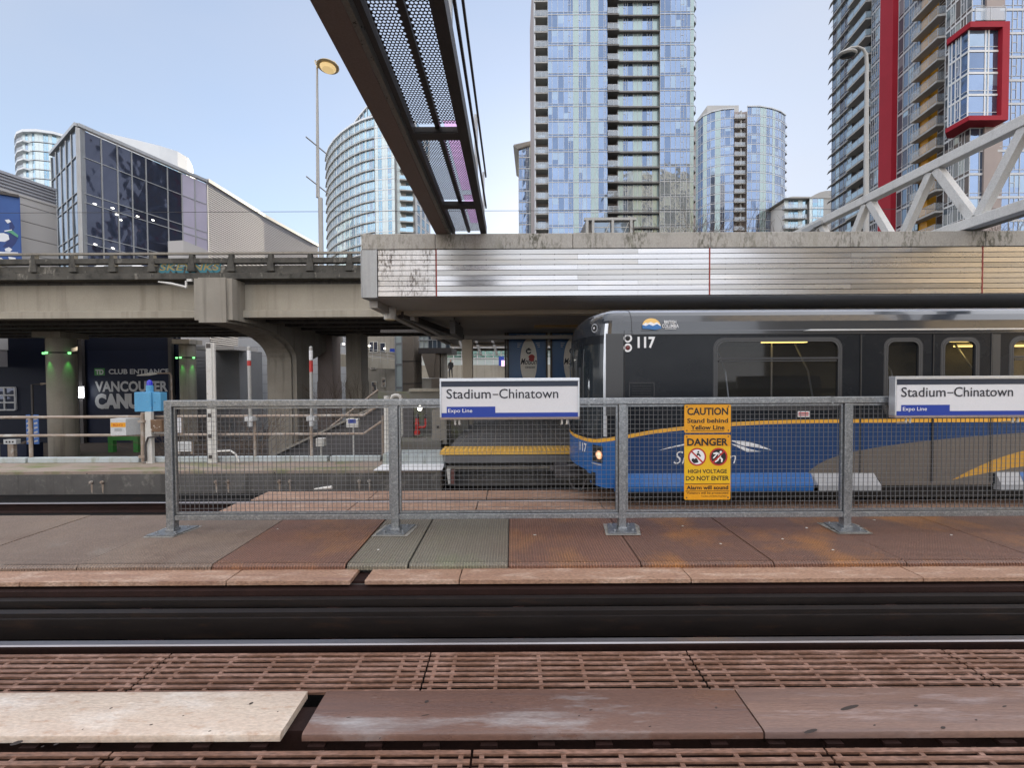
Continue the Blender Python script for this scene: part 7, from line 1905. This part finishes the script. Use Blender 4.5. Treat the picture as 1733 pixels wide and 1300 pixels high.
b = MB(); balcony(b, (K1[0]+.3, Yb+.2), (K2[0], Yb+.2), cz1+.78, .2, th=.02, h=1.6); b.build('roof_railing', BLUE[:3]+[M['g_rail']]+BLUE[4:], t5)

# ------------------------------------------------------------------ curved pale tower on the left
t6 = thing('curved_tower', (xg(630, 116), 128, -3), 'pale curved hotel tower with a rounded crown, left of the overhead service bridge', 'tower')
Cp = [(xg(px, Y), Y) for px, Y in ((551.5, 139), (553, 135.5), (558, 131), (567, 126.8), (580, 123), (596, 119.8), (614, 117.3), (633, 115.8))]
Fp = [(xg(634, 115.7), 115.7), (xg(667, 114.6), 114.6)]
zr6 = P(634, 200, 116).z
TE = [M['frame_white'], M['g_teal'], M['g_teal2'], M['g_light'], M['g_pale'], M['slab_pale']]
MB().prism([(p[0]+.9, p[1]+.9, -3) for p in Cp] + [(Fp[1][0], Fp[1][1]+2.0, -3), (xg(700, 116), 117.4, -3), (xg(726, 126), 127, -3), (Cp[0][0]+14, 150, -3)], (0, 0, zr6+3)).build('core', M['frame_white'], t6)
spec = []
for k in range(13): spec += [('s', .5), ('w', 1.15), ('g', .95)] if k % 3 else [('s', .6), ('g', 1.1), ('w', 1.2), ('g', .8)]
for k in range(1, 16):
    z = zr6-2.9*k
    b = MB(); storey(b, Cp, z, z+2.9, spec, slab=.5, sill=.35, fr=.10, tilt=.012)
    for a, c in zip(Cp, Cp[1:]):
        b.bar((a[0]-.15, a[1]-.2, z+.15), (c[0]-.15, c[1]-.2, z+.15), .35, .28, 5)
    b.build('window_band', TE, t6)
    storey(MB(), Fp, z, z+2.9, [('s', 1.0), ('w', 1.2), ('s', 1.0), ('s', .8), ('w', 1.2), ('s', .9)], slab=.25, sill=.5).build('window_band', TE, t6)
    b = MB(); pA, pB = (xg(668, 114.8), 116.4), (xg(699, 115.6), 116.9); storey(b, [pA, pB], z, z+2.9, [('s', 1), ('p', 1), ('g', 1.6), ('p', .5)]); balcony(b, (pA[0]+1.0, pA[1]), (pB[0]-.3, pB[1]), z, 1.7, th=.28)
    b.build('balcony', [M['frame_white'], M['g_teal'], M['g_teal2'], M['g_teal'], M['g_pale'], M['slab_pale']], t6)
    storey(MB(), [(xg(701, 116), 116.5), (xg(727, 127), 127)], z, z+2.9, [('p', .6), ('g', 1), ('p', .6), ('g', 1), ('p', .6), ('g', 1), ('p', .6)], slab=.4).build('window_band', [M['frame_white'], M['g_teal2'], M['g_grey'], M['g_teal'], M['g_pale'], M['frame_white']], t6)
# crown: glazed sail set back on the roof, rising to the right
Cr = [(p[0]+1.2, p[1]+1.5) for p in Cp[4:]] + [(Fp[1][0], Fp[1][1]+1.6)]
b = MB(); L_ = resample(Cr, 0); nn = 12
for i in range(nn):
    a, c = poly_at(Cr, L_, L_[-1]*i/nn), poly_at(Cr, L_, L_[-1]*(i+1)/nn); f0, f1 = i/nn, (i+1)/nn
    za, zc = zr6+.4+6.2*math.sin(PI/2*f0), zr6+.4+6.2*math.sin(PI/2*f1)
    b.quad((a[0], a[1], zr6-1), (c[0], c[1], zr6-1), (c[0], c[1], zc), (a[0], a[1], za), 1 if i % 4 else 3)
    b.bar((a[0]-.1, a[1]-.1, zr6), (a[0]-.1, a[1]-.1, za), .14, .14, 0); b.bar((a[0], a[1], za+.15), (c[0], c[1], zc+.15), .8, .4, 0)
    b.bar((a[0]-.1, a[1]-.1, zr6+(za-zr6)*.45), (c[0]-.1, c[1]-.1, zr6+(zc-zr6)*.45), .12, .14, 0)
b.build('crown', TE, t6)
b = MB()
for a, c in zip(Cp+Fp, (Cp+Fp)[1:]): b.bar((a[0]-.1, a[1]-.1, zr6+.2), (c[0]-.1, c[1]-.1, zr6+.2), .7, .5)
b.build('roof_edge', M['frame_white'], t6)

# ------------------------------------------------------------------ towers behind the arena
t7 = thing('rounded_tower', (xg(70, 150), 160, -3), 'white tower with rounded balcony ends at the far left behind the arena', 'tower')
zr7 = P(60, 222, 150).z
Rp7 = [(xg(px, Y), Y) for px, Y in ((24, 158), (24.5, 154), (28, 151), (38, 149.6), (60, 149.5), (90, 151), (118, 154))]
cp7 = [(xg(px, Y), Y) for px, Y in ((38, 151.5), (60, 150.6), (90, 152), (118, 155))]
MB().prism([(p[0]+.5, p[1]+1, -3) for p in cp7] + [(xg(118, 170), 172, -3), (xg(38, 170), 172, -3)], (0, 0, zr7+2.8)).build('core', M['frame_white'], t7)
for k in range(0, 9):
    z = zr7-3.3*k
    b = MB()
    if k: storey(b, cp7, z, z+3.0, [('s', 1), ('g', 1), ('s', 1.4), ('g', 1), ('s', 1), ('s', 1), ('w', 1.2), ('s', .8), ('g', 1), ('s', 1.2), ('g', 1.4)], slab=.1, sill=.2); b.build('window_band', TE, t7)
    b = MB(); RR = Rp7 if not k else Rp7[:4]+[(xg(52, 151.2), 151.2)]; b.prism([(p[0], p[1], z-.3) for p in RR] + [(xg(118, 160), 162, z-.3), (xg(30, 160), 162, z-.3)], (0, 0, .55 if k else .9)); b.build('balcony_slab', M['frame_white'], t7)
    if k:
        b = MB()
        for a, c in zip(Rp7[:4], Rp7[1:4]): b.quad((a[0], a[1], z+.25), (c[0], c[1], z+.25), (c[0], c[1], z+1.2), (a[0], a[1], z+1.2))
        b.build('balcony_railing', M['g_rail'], t7)
t8 = thing('rounded_tower', (xg(260, 125), 135, -3), 'smooth white rounded roof rising behind the glass prow of the arena', 'tower')
pp = [(xg(px, Y), Y) for px, Y in ((150, 112), (185, 114), (230, 117), (270, 120), (300, 123), (317, 126.5), (324, 131), (325, 136))]
zz8 = P(240, 238, 117.5).z
b = MB(); n8 = len(pp)
for a, c in zip(pp, pp[1:]): b.quad((a[0], a[1], zz8-4.6), (c[0], c[1], zz8-4.6), (c[0], c[1], zz8), (a[0], a[1], zz8), 0)
b.poly([(p[0], p[1], zz8) for p in pp] + [(pp[-1][0]-6, 150, zz8), (pp[0][0], 150, zz8)], 0); b.build('roof_band', M['frame_white'], t8, smooth=True)
for k in range(1, 6): storey(MB(), pp, zz8-4.6-3*k, zz8-1.6-3*k, [('g', 1), ('s', .6), ('g', 1), ('w', 1), ('s', .8)]*5, slab=.3).build('window_band', TE, t8)
MB().prism([(p[0]-.5, p[1]+1, -3) for p in pp] + [(pp[-1][0]-6, 149, -3), (pp[0][0], 149, -3)], (0, 0, zz8+2.5)).build('core', M['frame_white'], t8)

# buildings across the street behind the viewer: only seen as reflections in the glass and metal
def block(x0, x1, y0, y1, hgt, c, label):
    t = thing('city_block', ((x0+x1)/2, y0, -3), label, 'building')
    MB().box(x0, x1, y0, y1, -3, hgt).build('wall', mat('block_wall', c, .8, ns=.2), t)
    b = MB(); z = 2
    while z < hgt-2:
        x = x0+.8
        while x < x1-2: b.box(x, x+R.choice((1.6, 2.4)), y1+.01, y1+.06, z, z+1.7); x += 3.4
        z += 3.1
    b.build('window_band', M['g_grey2'], t)
block(-78, -34, -84, -60, 88, (.62, .50, .33), 'sunlit tan building on the street behind the viewer, lower of two')
block(56, 104, -78, -46, 104, (.62, .50, .33), 'sunlit tan building on the street behind the viewer, taller of two')
# ------------------------------------------------------------------ bare trees and shrubs
def bare_tree(x, y, z0, h, label, group, spread=.5, seed=1, depth=5, mt='bark', r0=.16, trunk_f=.35, name='bare_tree', cat='tree'):
    Q = random.Random(seed)
    t = thing(name, (x, y, z0), label, cat, group)
    tk = MB(); top = Vector((x+Q.uniform(-.2, .2), y, z0+h*trunk_f)); tk.tube([(x, y, z0), top], [r0, r0*.75], 7); tk.build('trunk', M[mt], t, smooth=True)
    b = MB()
    def grow(p, d, ln, r, lev):
        q = p + d*ln*.5 + Vector((Q.uniform(-1, 1), Q.uniform(-1, 1), Q.uniform(-.3, .6)))*ln*.06
        e = p + d*ln + Vector((Q.uniform(-1, 1), Q.uniform(-1, 1), Q.uniform(-.2, .8)))*ln*.10
        b.tube([p, q, e], [r, r*.8, r*.55], 5 if lev > 2 else 3, cap=False)
        if lev == 0: return
        k = 3 if lev > 1 else Q.choice((2, 3))
        for i in range(k):
            a = Q.uniform(0, 2*PI); s = spread*Q.uniform(.5, 1.2)
            side = Vector((math.cos(a), math.sin(a), 0))
            nd = (d + side*s + Vector((0, 0, .12))).normalized()
            st = e if i else q+(e-q)*.6
            grow(st, nd, ln*Q.uniform(.62, .82), r*.55, lev-1)
    for i in range(4):
        a = 2*PI*i/4+Q.uniform(-.4, .4); d = (Vector((math.cos(a)*spread, math.sin(a)*spread, 1))).normalized()
        grow(top, d, h*(1-trunk_f)*.34, r0*.55, depth-1)
    b.build('crown', M['twig'], t)
    return t
Yt = 34
for i, (px, py, lab) in enumerate(((1140, 352, 'bare winter tree in front of the right part of the central tower'), (1085, 368, 'bare tree tips in front of the podium windows'), (1228, 350, 'bare winter tree in front of the left half of the bowed tower'), (1302, 356, 'bare winter tree in front of the right half of the bowed tower'), (1392, 372, 'bare tree in front of the foot of the striped tower, beside the truss'))):
    c = P(px, py, Yt); bare_tree(c.x, Yt+i*.7, -3, c.z+3, lab, 'bare trees above the canopy', .55, 20+i, 5, trunk_f=.42)
c = P(1568, 372, 36); bare_tree(c.x, 36, -3, c.z+3, 'bushy reddish bare tree between the truss diagonals', 'bare trees above the canopy', .6, 41, 5, trunk_f=.5)
c = P(1700, 358, 36); bare_tree(c.x, 36.5, -3, c.z+3, 'bare tree behind the truss at the right edge', 'bare trees above the canopy', .6, 43, 5, trunk_f=.45)
# shrubs under the viaduct
c = P(395, 690, 14); bare_tree(c.x, 14, -3, 5.0, 'tangled brown shrub behind the railing beside the tall white post', 'bare shrubs under the viaduct', .8, 51, 5, 'twig', .06, .12, 'bare_shrub', 'shrub')
c = P(430, 690, 15.5); bare_tree(c.x, 15.5, -3, 4.6, 'tangled brown shrub in front of the big pier column', 'bare shrubs under the viaduct', .9, 52, 5, 'twig', .05, .12, 'bare_shrub', 'shrub')
c = P(358, 690, 16); bare_tree(c.x, 16, -3, 4.5, 'sparse brown shrub left of the tall white post', 'bare shrubs under the viaduct', .9, 55, 5, 'twig', .05, .12, 'bare_shrub', 'shrub')
c = P(585, 660, 24); bare_tree(c.x, 24, -3, 5.4, 'small bare tree between the two dark viaduct columns', 'bare shrubs under the viaduct', .5, 53, 5, 'twig', .07, .2, 'bare_shrub', 'shrub')
MB().box(-40, 34, 12.0, 30, -3, -2.6).build('verge', M['bark'], kind='structure')
for o in bpy.data.objects:
    if 'label' in o and len(o['label'].split()) > 16 and o.parent is None: print('LONG', len(o['label'].split()), o.name, '|', o['label'])
